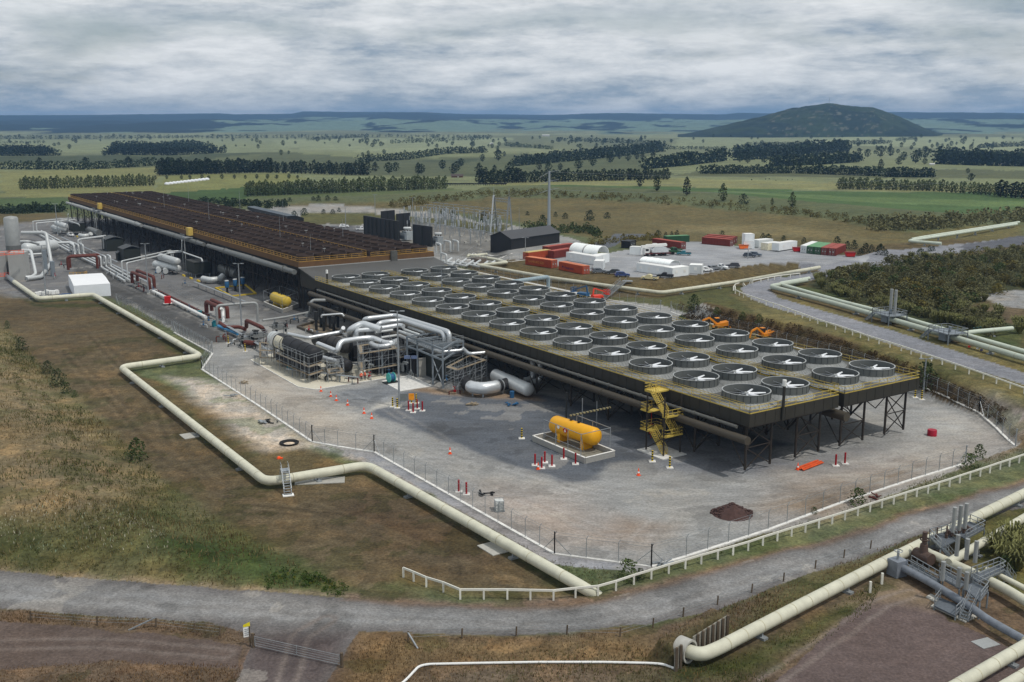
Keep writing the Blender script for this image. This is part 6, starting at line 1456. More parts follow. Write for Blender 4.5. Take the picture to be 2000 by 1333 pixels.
# cabins
container('white site cabin in front of the arched shelters',(1106,509),(1163,519),3.2,2.9,M_cwh,M_white,None,'cabin',3,False,'site_cabin')
container('white site cabin at the right of the arched shelters',(1165,518),(1190,513),3.2,3.0,M_cwh,M_white,None,'cabin',1,False,'site_cabin')
container('white panelled container between shelters and parked cars',(1160,527),(1178,527.5),5,2.8,M_cwh,M_white,None,'container',0,True)
def shelter(label,A,B,dep,r,z0):
    a=GT(*A);b=GT(*B);d=(b-a).normalized();n=Vector((-d.y,d.x,0));n=n if n.y>0 else -n;t=thing('arched_shelter',a.lerp(b,.5),label,'shelter')
    m=MB();pr=[(dep/2-dep/2*math.cos(w),z0+r*math.sin(w)) for w in [k*math.pi/12 for k in range(13)]];pr+=[(dep/2-(dep/2-.1)*math.cos(w),z0+(r-.1)*math.sin(w)) for w in [k*math.pi/12 for k in range(12,-1,-1)]]
    m.ext(pr,a,n,(0,0,1),b-a);m.build('canopy',mat('white fabric',S(236,240,238),.6,0,.04,.5),t,60)
    m=MB()
    for k in range(6):
        q=a.lerp(b,k/5)
        for w in range(12): p=[q+n*(dep/2-(dep/2+.02)*math.cos(x*math.pi/12))+Vector((0,0,z0+(r+.02)*math.sin(x*math.pi/12))) for x in (w,w+1)];m.bar(p[0],p[1],.1)
    m.build('ribs',M_white,t)
    m=MB();
    for e in (a,b):
        for o in (0,dep): q=e+n*o;m.bar(q,q+Vector((0,0,z0)),.2)
    m.build('posts',M_galv,t)
shelter('white arched fabric shelter, left of two joined behind the cabin',(1112,505),(1136,509),6,2.6,2.8)
shelter('white arched fabric shelter, right of two joined behind the cabin',(1139,509.5),(1166,513),6,2.6,2.8)
container('long white site cabin with windows in front of the low arched roof',(1243,531),(1310,541),3.2,2.8,M_cwh,M_white,None,'cabin',4,False,'site_cabin')
container('white end cabin with two windows beside the black pickup',(1313,542.5),(1345,538.5),3.4,2.9,M_cwh,M_white,None,'cabin',2,False,'site_cabin')
container('white site cabin left of the parked white cars',(1346,535),(1370,536),4,2.8,M_cwh,M_white,None,'cabin',1,False,'site_cabin')
shelter('low white arched roof between the long cabins',(1249,526),(1308,534),5,1.2,2.7)
container('white cabin beside the crane truck',(1230,498),(1251,499),3,2.9,M_cwh,M_white,None,'cabin',0,False,'site_cabin')
container('white cabin, lower of a stacked pair on the pad',(1453,487),(1473,487),4,2.9,M_cwh,M_white,None,'cabin',1,False,'site_cabin')
container('white cabin, upper of a stacked pair on the pad',(1455,487),(1472,486.8),4,2.7,M_cwh,M_white,None,'cabin',0,False,'site_cabin',2.95)
container('white cabin with red banner right of the stacked pair',(1482,485),(1509,482),3.5,2.9,M_cwh,M_white,None,'cabin',2,False,'site_cabin')
container('cream cabin between two white cabins on the pad',(1499,490),(1524,487),3,2.7,mat('cabin cream',S(214,208,184),.6),M_white,None,'cabin',1,False,'site_cabin')
container('white cabin raised on blocks left of the row of five containers',(1521,492.5),(1556,487),3,2.8,M_cwh,M_white,None,'cabin',2,False,'site_cabin',.3)
for px,c,lb in (((1452,487),mat('bin orange',S(226,110,50),.6),'orange bin beside the stacked cabins'),((1557,492),M_red,'red compressor left of the white container'),((1660,502),M_red,'red skip at the right end of the pad')):
    p=GT(*px);t=thing('skip_bin',p,lb,'skip');m=MB();m.ext([(-1.4,0.2),(1.4,.2),(1.8,1.7),(-1.8,1.7)],p-Vector((0,.9,0)),(1,0,0),(0,0,1),(0,1.8,0));m.build('bin',c,t);m=MB();m.bar(p+Vector((-1.9,-.95,1.7)),p+Vector((1.9,-.95,1.7)),.14);m.bar(p+Vector((-1.5,-.9,.1)),p+Vector((1.5,-.9,.1)),.2);m.build('rim',M_seam,t)
# ---- vehicles ----
M_gls=mat('dark window glass',(.02,.025,.03),.08,0,0,1,0,0,.6)
def car(label,px,head,col,kind='suv',s=1.0):
    """head: heading in radians (x forward)"""
    p=GT(*px);t=thing('parked_car',(0,0,0),label,{'suv':'car','ute':'pickup','van':'van'}[kind])
    cm=mat('car paint %d %d %d'%col,S(*col),.3,0,.03,1,0,.03,.5)
    L_=4.7 if kind=='suv' else 5.2;x=L_/2
    if kind=='suv': prof=[(-x,.45),(-x,1.0),(-x+.25,1.08),(-x+.45,1.62),(-x+.9,1.72),(.35,1.70),(1.05,1.08),(x-.25,.98),(x,.8),(x,.42)]
    elif kind=='ute': prof=[(-x,.5),(-x,1.08),(-.6,1.08),(-.5,1.68),(-.1,1.78),(.6,1.76),(1.3,1.12),(x-.2,1.04),(x,.85),(x,.45)]
    else: prof=[(-x,.45),(-x,1.9),(-x+.15,2.05),(1.5,2.05),(2.0,1.2),(x-.1,1.0),(x,.8),(x,.42)]
    m=MB();n=len(prof);w=.92;vs=[];fs=[]
    for sy in (-1,1):
        for a,b in prof: vs.append((a,sy*(w if b<1.15 else w*.82),b))
    fs=[tuple(range(n)),tuple(range(2*n-1,n-1,-1))]+[(i,n+i,n+(i+1)%n,(i+1)%n) for i in range(n)]
    m.add(vs,fs);m.build('body',cm,t,30)
    m=MB()
    if kind=='suv': g=[(-1.75,1.15),(-1.6,1.56),(.25,1.58),(.8,1.15)];ws=(.8,1.62,.42,1.12);rs=(-x+.46,1.58,-x+.27,1.14)
    elif kind=='ute': g=[(-.45,1.2),(-.4,1.58),(.55,1.62),(1.05,1.2)];ws=(.75,1.70,1.22,1.2);rs=None
    else: g=[(.4,1.3),(.4,1.8),(1.45,1.8),(1.75,1.3)];ws=(1.6,1.9,1.95,1.3);rs=None
    for sy in (-1,1):
        m.add([(a,sy*(.87 if b<1.3 else .79),b) for a,b in g],[(0,1,2,3)])
    if kind=='suv': fw=[(.45,1.66),(1.0,1.14)]
    elif kind=='ute': fw=[(.68,1.70),(1.25,1.18)]
    else: fw=[(1.58,1.95),(1.98,1.28)]
    m.add([(fw[0][0]+.03,-.68,fw[0][1]),(fw[0][0]+.03,.68,fw[0][1]),(fw[1][0]+.03,.78,fw[1][1]),(fw[1][0]+.03,-.78,fw[1][1])],[(0,1,2,3)])
    if rs: m.add([(rs[0]-.03,-.65,rs[1]),(rs[0]-.03,.65,rs[1]),(rs[2]-.03,.74,rs[3]),(rs[2]-.03,-.74,rs[3])],[(0,1,2,3)])
    m.build('windows',M_gls,t)
    if kind=='ute': m=MB();m.box((-1.6,0,1.1),(1.7,1.5,.06));m.build('tray',M_seam,t)
    for a in (-x+.95,x-.95):
        for sy in (-1,1):
            m=MB();m.cyl((a,sy*.95,.36),(a,sy*.72,.36),.36,16);wl=m.build('wheel',M_rub,t,40);m=MB();m.cyl((a,sy*.965,.36),(a,sy*.9,.36),.2,12);m.build('rim',M_rim,wl,40)
    for sy in (-1,1): m=MB();m.box((x-.04,sy*.62,.82),(.14,.36,.16));m.build('headlight',M_rim,t);m=MB();m.box((-x+.02,sy*.72,.92),(.08,.2,.24));m.build('tail_light',M_red,t)
    t.location=p;t.rotation_euler=(0,0,head);t.scale=(s,)*3;return t
car('dark grey car, left of three parked at the bank edge',(1170,534),.1,(96,102,108))
car('dark blue-grey car, middle of three parked at the bank edge',(1197,536),2.9,(60,64,66))
car('blue car, right of three parked at the bank edge',(1215,541),.1,(44,62,112))
car('white, yellow and orange pickup beside the black pickup',(1269,547),2.7,(224,214,170),'ute')
car('black pickup in front of the long white cabin',(1299,543),2.9,(40,42,46),'ute')
car('white car, left of three beside the white cabin',(1378,531),.5,(228,230,230))
car('grey car, middle of three beside the white cabin',(1394,528),.5,(120,124,128))
car('white pickup, right of three beside the white cabin',(1406,526),-.6,(230,232,232),'ute')
car('dark grey hatchback parked alone on the pad',(1431,523),2.9,(70,70,76))
car('dark blue-grey car in front of the lamp post',(1464,503),-.3,(64,70,80))
car('slate blue car just behind the dark one on the pad',(1475,501),-.3,(86,98,112))
car('teal flatbed pickup beside the green machine',(1336,499),2.9,(48,110,122),'ute')
car('white van beside the black gabled building',(1106,487),.1,(226,228,228),'van')
car('white car parked in the far left yard',(138,462),-.9,(232,232,230))
car('white car on the asphalt behind the brown deck',(672,445),.2,(224,226,226))
car('white pickup behind the black substation wall',(706,450),.2,(222,224,224),'ute')
# yellow/orange hi-vis marks on the white pickup
t=thing('crane_truck',(0,0,0),'white mobile crane truck with folded boom on the pad','crane truck')
m=MB();m.box((0,0,1.0),(10,2.5,.5));m.build('chassis',mat('dark red chassis',S(90,50,50),.6),t)
m=MB();m.ext([(3.4,.7),(5.2,.7),(5.3,1.9),(4.9,2.9),(3.4,2.9)],(0,-1.2,0),(1,0,0),(0,0,1),(0,2.4,0));m.build('cab',M_white,t)
m=MB();m.add([(5.26,-1.0,1.95),(5.26,1.0,1.95),(4.94,1.0,2.8),(4.94,-1.0,2.8)],[(0,1,2,3)]);m.box((4.3,0,2.35),(1.2,2.46,.8));m.build('windows',M_gls,t)
m=MB();m.ext([(-4,1.3),(2.2,1.3),(2.4,2.2),(1.2,3.2),(-3,3.2),(-4,2.4)],(0,-1.1,0),(1,0,0),(0,0,1),(0,2.2,0));m.build('superstructure',mat('dirty white paint',S(196,200,202),.5,0,.2,1.2),t)
m=MB();m.bar((-3.6,.2,3.9),(6.2,.2,3.5),.9,.8);m.bar((-3.4,.2,4.3),(4.5,.2,4.1),.5,.4);m.build('boom',M_white,t)
m=MB();m.box((.6,-.9,3.7),(1.6,1.0,1.5));m.build('crane_cab',M_white,t);m=MB();m.box((.75,-.95,3.8),(1.4,1.04,.9));m.build('cab_glass',M_gls,t)
for a in (4.2,1.6,-1.2,-2.7):
    for sy in (-1,1): m=MB();m.cyl((a,sy*1.28,.55),(a,sy*.9,.55),.55,18);m.build('wheel',M_rub,t,40)
t.location=GT(1283,500);t.rotation_euler=(0,0,3.4)
t=thing('telehandler',(0,0,0),'green telehandler between crane truck and teal pickup','telehandler');m=MB();m.ext([(-2.2,.7),(2,.7),(2,1.3),(.4,1.5),(0,2.6),(-1.2,2.6),(-1.4,1.6),(-2.2,1.5)],(0,-1.1,0),(1,0,0),(0,0,1),(0,2.2,0));m.build('body',M_cgr,t)
m=MB();m.bar((-2,.5,2.2),(3,.5,1.6),.5,.5);m.build('boom',M_cgr,t);m=MB();m.box((-.55,-.6,2.1),(1.0,1.06,.8));m.build('cab_glass',M_gls,t)
for a in (-1.5,1.5):
    for sy in (-1,1): m=MB();m.cyl((a,sy*1.2,.6),(a,sy*.8,.6),.6,16);m.build('wheel',M_rub,t,40)
t.location=GT(1319,497);t.rotation_euler=(0,0,.3)
# excavators
M_exo=mat('excavator orange',S(232,142,30),.5,0,.1,2)
def excav(label,px,rz,wheeled,s=1.15):
    t=thing('excavator',(0,0,0),label,'excavator');m=MB();m.ext([(-2.1,1.1),(1.2,1.1),(1.2,1.7),(-.3,1.9),(-2.1,2.2)],(0,-1.1,0),(1,0,0),(0,0,1),(0,2.2,0));m.build('body',M_exo,t)
    m=MB();m.ext([(0,1.2),(1.2,1.2),(1.2,2.2),(.9,2.95),(0,2.95)],(0,-1.05,0),(1,0,0),(0,0,1),(0,1.1,0));m.build('cab',M_seam,t);m=MB();m.box((.55,-.5,2.98),(1.1,1.15,.08));m.build('cab_roof',M_exo,t)
    m=MB();m.bar((1.0,.5,1.7),(3.0,.5,3.3),.36,.5);m.bar((3.0,.5,3.3),(4.6,.5,2.7),.32,.42);m.bar((4.6,.5,2.9),(5.3,.5,.9),.28,.34);m.build('arm',M_exo,t)
    m=MB();m.ext([(5.0,.2),(5.8,.1),(5.9,.9),(5.2,1.0)],(0,.1,0),(1,0,0),(0,0,1),(0,.8,0));m.build('bucket',M_seam,t)
    if wheeled:
        for a in (-1.3,1.3):
            for sy in (-1,1): m=MB();m.cyl((a,sy*1.15,.5),(a,sy*.75,.5),.5,16);m.build('wheel',M_rub,t,40)
        m=MB();m.box((0,0,.8),(3.4,1.3,.5));m.box((-2.6,0,.5),(.2,2.2,.6));m.build('undercarriage',M_exo,t)
    else:
        for sy in (-1,1): m=MB();m.ext([(-1.6,.0),(1.6,.0),(1.9,.4),(1.6,.8),(-1.6,.8),(-1.9,.4)],(0,sy*.9-.25,0),(1,0,0),(0,0,1),(0,.5,0));m.build('track',M_rub,t)
        m=MB();m.box((0,0,.9),(1.4,1.6,.5));m.box((2.3,0,.4),(.2,2.3,.6));m.build('undercarriage',M_exo,t)
    t.location=W(px);t.rotation_euler=(0,0,rz);t.scale=(s,)*3
excav('orange wheeled excavator behind the decks, left of two',(1405,644),3.3,True,.95)
excav('orange tracked excavator behind the decks with its arm folded, right of two',(1494,664),3.6,False,.95)
def lift(label,px,c,rz):
    t=thing('boom_lift',(0,0,0),label,'boom lift');m=MB();m.box((0,0,.9),(2.6,2.0,.9));m.build('body',c,t)
    for a in (-.9,.9):
        for sy in (-1,1): m=MB();m.cyl((a,sy*1.1,.42),(a,sy*.8,.42),.42,14);m.build('wheel',M_rub,t,40)
    m=MB();m.bar((-1.2,0,1.3),(-.9,0,3.1),.3);m.bar((-.9,0,3.1),(2.4,0,2.0),.28);m.build('boom',c,t)
    m=MB();rail(m,[Vector(q) for q in ((2.2,-.8,1.4),(3.2,-.8,1.4),(3.2,.8,1.4),(2.2,.8,1.4),(2.2,-.8,1.4))],1.1,.8,.04);m.box((2.7,0,1.4),(1.1,1.7,.08));m.build('basket',c,t)
    t.location=W(px);t.rotation_euler=(0,0,rz);t.scale=(1.15,)*3
lift('blue boom lift behind the far fans, left of the red one',(1139,582),M_blue,2.6);lift('red boom lift behind the far fans beside the stairs',(1166,587),mat('lift red',S(214,66,44),.5),.4)
# stair up the bank over the pipe
a=GT(1174,588);b=GT(1218,556);t=thing('bank_stairs',a.lerp(b,.5),'galvanised stairs climbing the grass bank over the pale pipeline','stairs');d=(b-a).normalized();n=Vector((-d.y,d.x,0)).normalized()*.9;m=MB();r_=MB()
top=b+Vector((0,0,1.0));
for o in (-1,1):
    m.bar(a+n*o+Vector((0,0,.2)),top+n*o,.12,.35)
    for h in (.6,1.1): r_.bar(a+n*o+Vector((0,0,h)),top+n*o+Vector((0,0,h)),.06)
    for k in range(9): q=a.lerp(top,k/8)+n*o;r_.bar(q,q+Vector((0,0,1.1)),.06)
m.build('stringer',M_galv,t);r_.build('handrail',M_galv,t);m=MB()
for k in range(16): q=a.lerp(top,(k+.5)/16)+Vector((0,0,.15));m.bar(q-n,q+n,.3,.06)
q=top+Vector((1.2,.4,0));m.box(q,(3,2,.1));m.build('treads',M_galv,t)
for k in (.35,.7): q=a.lerp(top,k);m=MB();m.bar(Vector((q.x,q.y,hz1(q.x,q.y))),q,.14);m.build('leg',M_galv,t)
# ---- substation ----
def gable(label,c3,h,rh,wall,roof,name='gabled_building'):
    """near corner, left corner, right corner (ground px); ridge runs along near->right"""
    A_,B_,C_=[W(p) for p in c3];D_=B_+C_-A_;t=thing(name,(A_+D_)/2,label,'building')
    m=MB();L1=B_-A_;v=[A_,C_,D_,B_];m.add([q for q in v]+[q+Vector((0,0,h)) for q in v]+[A_+L1/2+Vector((0,0,h+rh)),C_+L1/2+Vector((0,0,h+rh))],[(0,1,5,4),(1,2,6,9,5),(2,3,7,6),(3,0,4,8,7)]);m.build('wall',wall,t)
    d=(C_-A_).normalized()*.4;e=L1.normalized()*.4;u=Vector((0,0,.12));m=MB()
    p=[A_-e-d+Vector((0,0,h-.1)),C_-e+d+Vector((0,0,h-.1)),C_+L1/2+d+Vector((0,0,h+rh)),A_+L1/2-d+Vector((0,0,h+rh)),B_+e-d+Vector((0,0,h-.1)),D_+e+d+Vector((0,0,h-.1))]
    m.add(p+[q+u for q in p],[(6,7,8,9),(9,8,11,10),(3,2,1,0),(4,5,2,3),(0,1,7,6),(10,11,5,4),(0,6,9,3),(3,9,10,4),(1,2,8,7),(2,5,11,8)]);m.build('roof',roof,t)
    m=MB()
    for k in (.2,.75): q=A_.lerp(C_,k)-e*.1;m.box((q.x,q.y,1.1),(1.1,.1,2.2),math.atan2(d.y,d.x))
    m.build('doors',M_seam,t);return t
M_bw=mat('black cladding',S(38,38,39),.6,0,.1,.4)
gable('black gabled building beside the substation',((998.6,500),(958,493),(1092.7,485.5)),6.4,2.2,M_bw,mat('black roof sheet',S(70,70,71),.55,0,.1,.3))
gable('long low black building far behind the brown deck',((562,440),(594,444),(484,420)),4.4,.7,M_bw,mat('blue black roof',S(84,92,98),.5,0,.1,.3))
def wall(label,a,b,h,th=.7,panels=8):
    A_,B_=W(a),W(b);t=thing('fire_wall',A_.lerp(B_,.5),label,'wall');m=MB();m.bar(A_+Vector((0,0,h/2)),B_+Vector((0,0,h/2)),th,h);m.build('panel',M_bw,t)
    d=(B_-A_).normalized();n=Vector((d.y,-d.x,0));n=n if n.y<0 else -n
    for k in range(panels+1): q=A_.lerp(B_,k/panels)+n*(th/2+.1);m=MB();m.bar(q,q+Vector((0,0,h)),.3);m.build('rib',M_box,t)
wall('black ribbed fire wall left of the smaller one at the substation',(713,459),(780,472),8.6,.7,8)
wall('plain black fire wall, smaller and right of the ribbed one',(809,477),(844,482.5),8.2,.7,2)
for i,(a,b) in enumerate((((745,446),(770,443)),((775,452),(800,449)))):
    wall(['left','right'][i]+' black cross wall behind the ribbed fire wall',a,b,8,.5,2)
def xform(label,px,s=1):
    p=W(px);t=thing('transformer',p,label,'transformer');m=MB();m.box((p.x,p.y,2.2*s),(4*s,3*s,3.6*s),YAW);m.build('tank',mat('transformer grey',S(150,156,158),.5),t)
    m=MB();
    for k in range(6): q=p+(XY(-2+k*.8,-2)-XY(0,0))*s;m.box((q.x,q.y,2*s),(.2,1,2.8*s),YAW)
    m.build('radiator',M_stl,t);m=MB();m.vessel(p+Vector((-1.4*s,0,5.2*s)),p+Vector((1.4*s,0,5.2*s)),.6*s,12);m.build('conservator',M_silw,t,50)
    for k in (-1,0,1): q=p+Vector((k*1.1*s,.6*s,4*s));m=MB();m.lathe([(.2,0),(.28,.3),(.16,.5),(.26,.8),(.14,1.1),(.2,1.4),(.06,1.8)],q,10);m.build('bushing',mat('brown porcelain',S(110,84,70),.4),t,50)
xform('grey transformer between the two black fire walls',(796,470));xform('grey transformer right of the plain black wall',(856,479),.9);xform('grey transformer hidden behind the ribbed wall',(748,452),.9)
# gantries: rows of posts with tubular busbars
for i,(a,b,n_) in enumerate((((822,440),(978,462),9),((836,436),(986,456),9),((848,431),(990,450),8),((842,466),(960,486),7))):
    A_,B_=W(a),W(b);t=thing('busbar_gantry',A_.lerp(B_,.5),['front','second','third','lowest'][i]+' galvanised busbar gantry of the substation','gantry');h=9.2 if i<3 else 6.5
    for k in range(n_): q=A_.lerp(B_,k/(n_-1));m=MB();m.bar(q,q+Vector((0,0,h)),.28);m.build('post',M_galv,t);
    m=MB();m.bar(A_+Vector((0,0,h)),B_+Vector((0,0,h)),.2)
    d=Vector((-(B_-A_).y,(B_-A_).x,0)).normalized()
    for k in range(n_): q=A_.lerp(B_,k/(n_-1))+Vector((0,0,h));m.bar(q-d*2,q+d*2.6,.14);m.bar(q+d*2.2,q+d*2.2+Vector((0,0,-1)),.12)
    m.build('beam',M_galv,t)
pp0=None
for k in range(130):
    f=random.random();g=random.random();A_=W((770+90*f*.3,452)).lerp(W((985,478)),f);p=A_+ (W((860,430))-W((845,470)))*g*.9;p.z=0
    if pp0 is None:
        pp0=thing('insulator_post',(0,0,0),'x','insulator post','insulator posts in the substation yard');m=MB();m.bar((0,0,0),(0,0,3.4),.26);m.build('stand',M_galv,pp0);m=MB();m.lathe([(.16,3.4),(.3,3.6),(.16,3.8),(.3,4.0),(.16,4.2),(.3,4.4),(.16,4.6),(.28,4.8),(.1,5.2)],n=10);m.build('insulator',mat('grey porcelain',S(160,166,170),.4),pp0,50);o=pp0;o.location=p
    else: o=dup(pp0,p,0,None,None,random.uniform(.8,1.45))
    o['label']='grey insulator post on a galvanised stand in the substation yard'
for i,(l1,l2,ap,sp) in enumerate((((958,457),(971,447),382,365),((988,460),(1001,460),385,366))):
    a,b=W(l1),W(l2);c=a.lerp(b,.5);hh=None
    lo,hi=5,60
    for _ in range(30):
        z=(lo+hi)/2;yy=666.5-F*(c.y*sP+(z-H)*cP)/(c.y*cP-(z-H)*sP)
        if yy>ap: lo=z
        else: hi=z
    t=thing('a_frame_tower',c,['left','right'][i]+' galvanised A-frame line tower of the substation','tower');m=MB();e=Vector((0,0,z));m.bar(a,c+e+(a-c)*.08,.6);m.bar(b,c+e+(b-c)*.08,.6)
    for k in (.3,.55): m.bar(a.lerp(c+e,k),b.lerp(c+e,k),.22)
    m.build('legs',M_galv,t);m=MB();m.bar(c+e,c+e+Vector((0,0,4)),.16);m.build('spike',M_galv,t)
    if i==0: c1,z1_=c,z
    else:
        t=thing('line_beam',c1.lerp(c,.5),'lattice beam spanning between both A-frame towers','beam');m=MB()
        for o in (-.5,.5):
            for dz in (0,1.2): m.bar(c1+Vector((o,0,z1_*.86+dz)),c+Vector((o,0,z*.86+dz)),.16)
        for k in range(8): m.bar(c1.lerp(c,k/8)+Vector((-.5,0,z1_*.86)),c1.lerp(c,(k+1)/8)+Vector((.5,0,z1_*.86+1.2)),.1)
        m.build('lattice',M_galv,t)
for x,y,top in ((1014,459,407),(886,440,400),(856,438,408)):
    p=W((x,y));m=MB();hh=hpx(p,y-top)*1.02;m.cyl(p,p+Vector((0,0,hh)),.16,8,.05);single(m,'lightning_mast',M_galv,['thin lightning mast right of the A-frame towers','thin lightning mast at the middle of the substation','thin lightning mast at the left of the substation'][(1014,886,856).index(x)],'mast')
p=GT(1072,456);t=thing('power_monopole',p,'tall tapering grey power pole with line arms behind the black gabled building','power pole');hh=hpx(p,118)*1.02;m=MB();m.cyl(p,p+Vector((0,0,hh)),.8,14,.42);m.build('shaft',mat('pale grey pole',S(150,158,164),.5,0,.08,.3),t,40)
for k,f in enumerate((.985,.84,.70)):
    m=MB();q=p+Vector((0,0,hh*f));m.bar(q,q+Vector((-4.2,-1,-1.4 if k else -2.4)),.14);m.bar(q,q+Vector((4.2,1,.6)),.14);m.build('arm',M_galv,t)
m=MB();
for f in (.985,.84,.70):
    q=p+Vector((0,0,hh*f));e=c1+Vector((0,0,z1_*.9))
    pr=[q.lerp(e,k/10)-Vector((0,0,6*(k/10)*(1-k/10))) for k in range(11)];m.tube(pr,.03,4)
    e=q+Vector((260,160,-4));pr=[q.lerp(e,k/14)-Vector((0,0,16*(k/14)*(1-k/14))) for k in range(15)];m.tube(pr,.035,4)
m.build('conductor',M_stl,t)
# pipe manifold beside the substation
for i in range(7):
    x=838+i*14;y=508+i*1.0+ (i%2)*2
    pipe('manifold_pipe',ORD[i]+' grey pipe from the left in the manifold beside the sloping roof',[G(x,y,1.0),G(x+30,y+7,1.0),G(x+44,y-3,1.6)],.42,M_silw,1.2)
for i,(x,y,w_) in enumerate(((836,517,9),(852,498,9),(868,493,12),(885,492,10),(862,520,10))):
    vloop(ORD[i]+' grey upright pipe loop in the manifold beside the substation',(x,y),(x+w_,y+3),4.6,.36,M_silw)
pipe('grey_pipe','grey pipe bridge from manifold along the plain black wall',[G(800,488,3),G(836,496,3),drop(P3(836,496,3,lambda X,Y:(X,Y)),.4)],.5,M_silw,1)
t=thing('valve_pit',G(935,513),'low rusty concrete pit with railings behind the far fans','pit');c=G(935,513);m=MB();m.box((c.x,c.y,.8),(5,3.5,1.6),YAW);m.build('wall',mat('stained concrete',S(120,108,96),.9,0,.3,1),t);m=MB();rail(m,[c+Vector((-3,-1,1.6)),c+Vector((3,-1,1.6))],1,1,.05);m.build('handrail',M_galv,t)
for x,y,s_,lb in ((735,448,3,'black cooler box left of the ribbed wall'),(757,455,4,'black equipment shed beside the brown deck edge')):
    pass
# ================= trees, shrubs, grass =================
def leafmat(name,rgb,var=.4,rnd=.3):
    m=mat(name,rgb,.85,0,var,.9,0,rnd,.15);return m
L_pop=leafmat('poplar foliage',S(82,92,54));L_dark=leafmat('dark shelterbelt foliage',S(42,54,34));L_pine=leafmat('dark pine foliage',S(34,46,34));L_far=leafmat('far tree foliage',S(56,68,48))
L_bush=leafmat('bush foliage',S(72,84,48));L_flax=leafmat('flax foliage',S(112,112,70));L_man=leafmat('manuka foliage',S(100,98,66));L_gor=leafmat('gorse foliage',S(96,88,44));L_yel=leafmat('yellow flowering weed',S(120,120,40))
M_bark=mat('bark',S(84,74,62),.9,0,.3,2)
def crown_pts(kind,n):
    P=[]
    while len(P)<n:
        x,y=random.uniform(-1,1),random.uniform(-1,1);z=random.random()
        if kind=='poplar': r=.17*(math.sin(math.pi*min(1,(z*.96+.04)))**.55)*(1.12-.5*z)*1.25
        elif kind=='round': r=.42*math.sqrt(max(0,1-(2*z-1)**2))
        elif kind=='pine': r=.27*(1-z)**.7+.02
        else: r=.46*math.sqrt(max(0,1-(1.25*z-.25)**2))
        q=math.hypot(x,y)
        if q<=1: 
            k=.55+.45*q if random.random()<.7 else q
            a=math.atan2(y,x);lump=.8+.3*math.sin(3*a+z*9)+.2*random.random()
            P.append((r*k*lump*math.cos(a),r*k*lump*math.sin(a),z))
    return P
def leaves(pts,s,V,Fc,aspect=1.0,up=0):
    for p in pts:
        for _ in range(1):
            a=Vector((random.gauss(0,1),random.gauss(0,1),random.gauss(0,1)+up)).normalized()
            b=a.orthogonal().normalized();b.rotate(__import__('mathutils').Quaternion(a,random.uniform(0,6.28)));c=a.cross(b)
            q=Vector(p);k=s*random.uniform(.6,1.35);n=len(V)
            V+= [q+b*k*aspect,q+c*k*.6,q-b*k*aspect,q-c*k*.6];Fc.append((n,n+1,n+2,n+3))
def tree_parts(kind,n,s,z0):
    """unit-height crown mesh + trunk mesh"""
    V=[];Fc=[];leaves([(x,y,z0+z*(1-z0)) for x,y,z in crown_pts(kind,n)],s,V,Fc)
    me=bpy.data.meshes.new('crown');me.from_pydata(V,[],Fc)
    m=MB();m.tube([(0,0,-.02),(.01,0,.3),(0,.01,.75)],[.022,.016,.006],7)
    for k in range(5): a=k*2.2;z=z0+.08+.1*k;m.tube([(0,0,z),(.1*math.cos(a),.1*math.sin(a),z+.12)],[.008,.003],5)
    tm=bpy.data.meshes.new('trunk');tm.from_pydata([tuple(v) for v in m.v],[],m.f);tm.materials.append(M_bark)
    return me,tm
KINDS={}
for kd,n,s,z0 in (('poplar',330,.042,.06),('round',300,.065,.12),('pine',300,.055,.05),('bush',340,.06,.0)):
    KINDS[kd]=[tree_parts(kd,n,s,z0) for _ in range(3)]
_cm={}
def tree(kind,p,h,m,name,label,cat,group=None,wid=1.0,trunk=True):
    i=random.randrange(3);key=(kind,i,m.name)
    if key not in _cm: me=KINDS[kind][i][0].copy();me.materials.append(m);_cm[key]=me
    t=thing(name,p,label,cat,group);t.rotation_euler=(0,0,random.uniform(0,6.28));w=h*wid*random.uniform(.85,1.15);t.scale=(w,w,h)
    o=bpy.data.objects.new('crown',_cm[key]);COL.objects.link(o);o.parent=t
    if trunk: o=bpy.data.objects.new('trunk',KINDS[kind][i][1]);COL.objects.link(o);o.parent=t
    return t
def row(px0,px1,h0,h1,n,kind,m,label,group,wid=1.0,jit=.25,name='shelterbelt_tree',cv=0):
    a=GT(*px0);b=GT(*px1)
    for k in range(n):
        f=(k+random.uniform(-jit,jit))/(n-1);x=px0[0]+(px1[0]-px0[0])*f;y=px0[1]+(px1[1]-px0[1])*f+cv*4*f*(1-f)
        p=GT(x,y);tree(kind,p,hpx(p,h0+(h1-h0)*f)*random.uniform(.82,1.1),m,name,label,'tree',group,wid)
row((40,371),(300,363),25,22,40,'poplar',L_pop,'thin poplar in the loose row at far left beyond the plant','poplars in the left row',1.25)
row((312,343),(530,337),32,26,42,'poplar',L_dark,'dark tree in the dense shelterbelt behind the white silage wrap','dark shelterbelt behind the silage',1.6)
row((530,338),(718,343),24,26,26,'poplar',L_dark,'dark tree in the right end of the dense shelterbelt','dark shelterbelt right end',1.7)
row((484,384),(870,369),30,26,66,'poplar',L_pop,'poplar in the long row right of the brown deck','poplars in the middle row',1.3)
row((936,359),(1014,357),30,26,12,'poplar',L_dark,'dark tree in the mixed row behind the cows','mixed row behind the cows',1.8)
row((1020,357),(1302,351),24,22,38,'poplar',L_dark,'dark tree in the row behind the tall power pole','row behind the power pole',1.8)
row((1638,370),(1800,373),24,20,24,'poplar',L_pop,'poplar in the left half of the right shelterbelt','right shelterbelt, left half',1.6)
row((1808,373),(1950,383),22,24,18,'poplar',L_pop,'poplar in the middle of the right shelterbelt','right shelterbelt, middle',1.5)
row((1955,385),(2030,390),32,32,9,'poplar',L_dark,'taller dark tree at the right picture edge','right shelterbelt end',1.8)
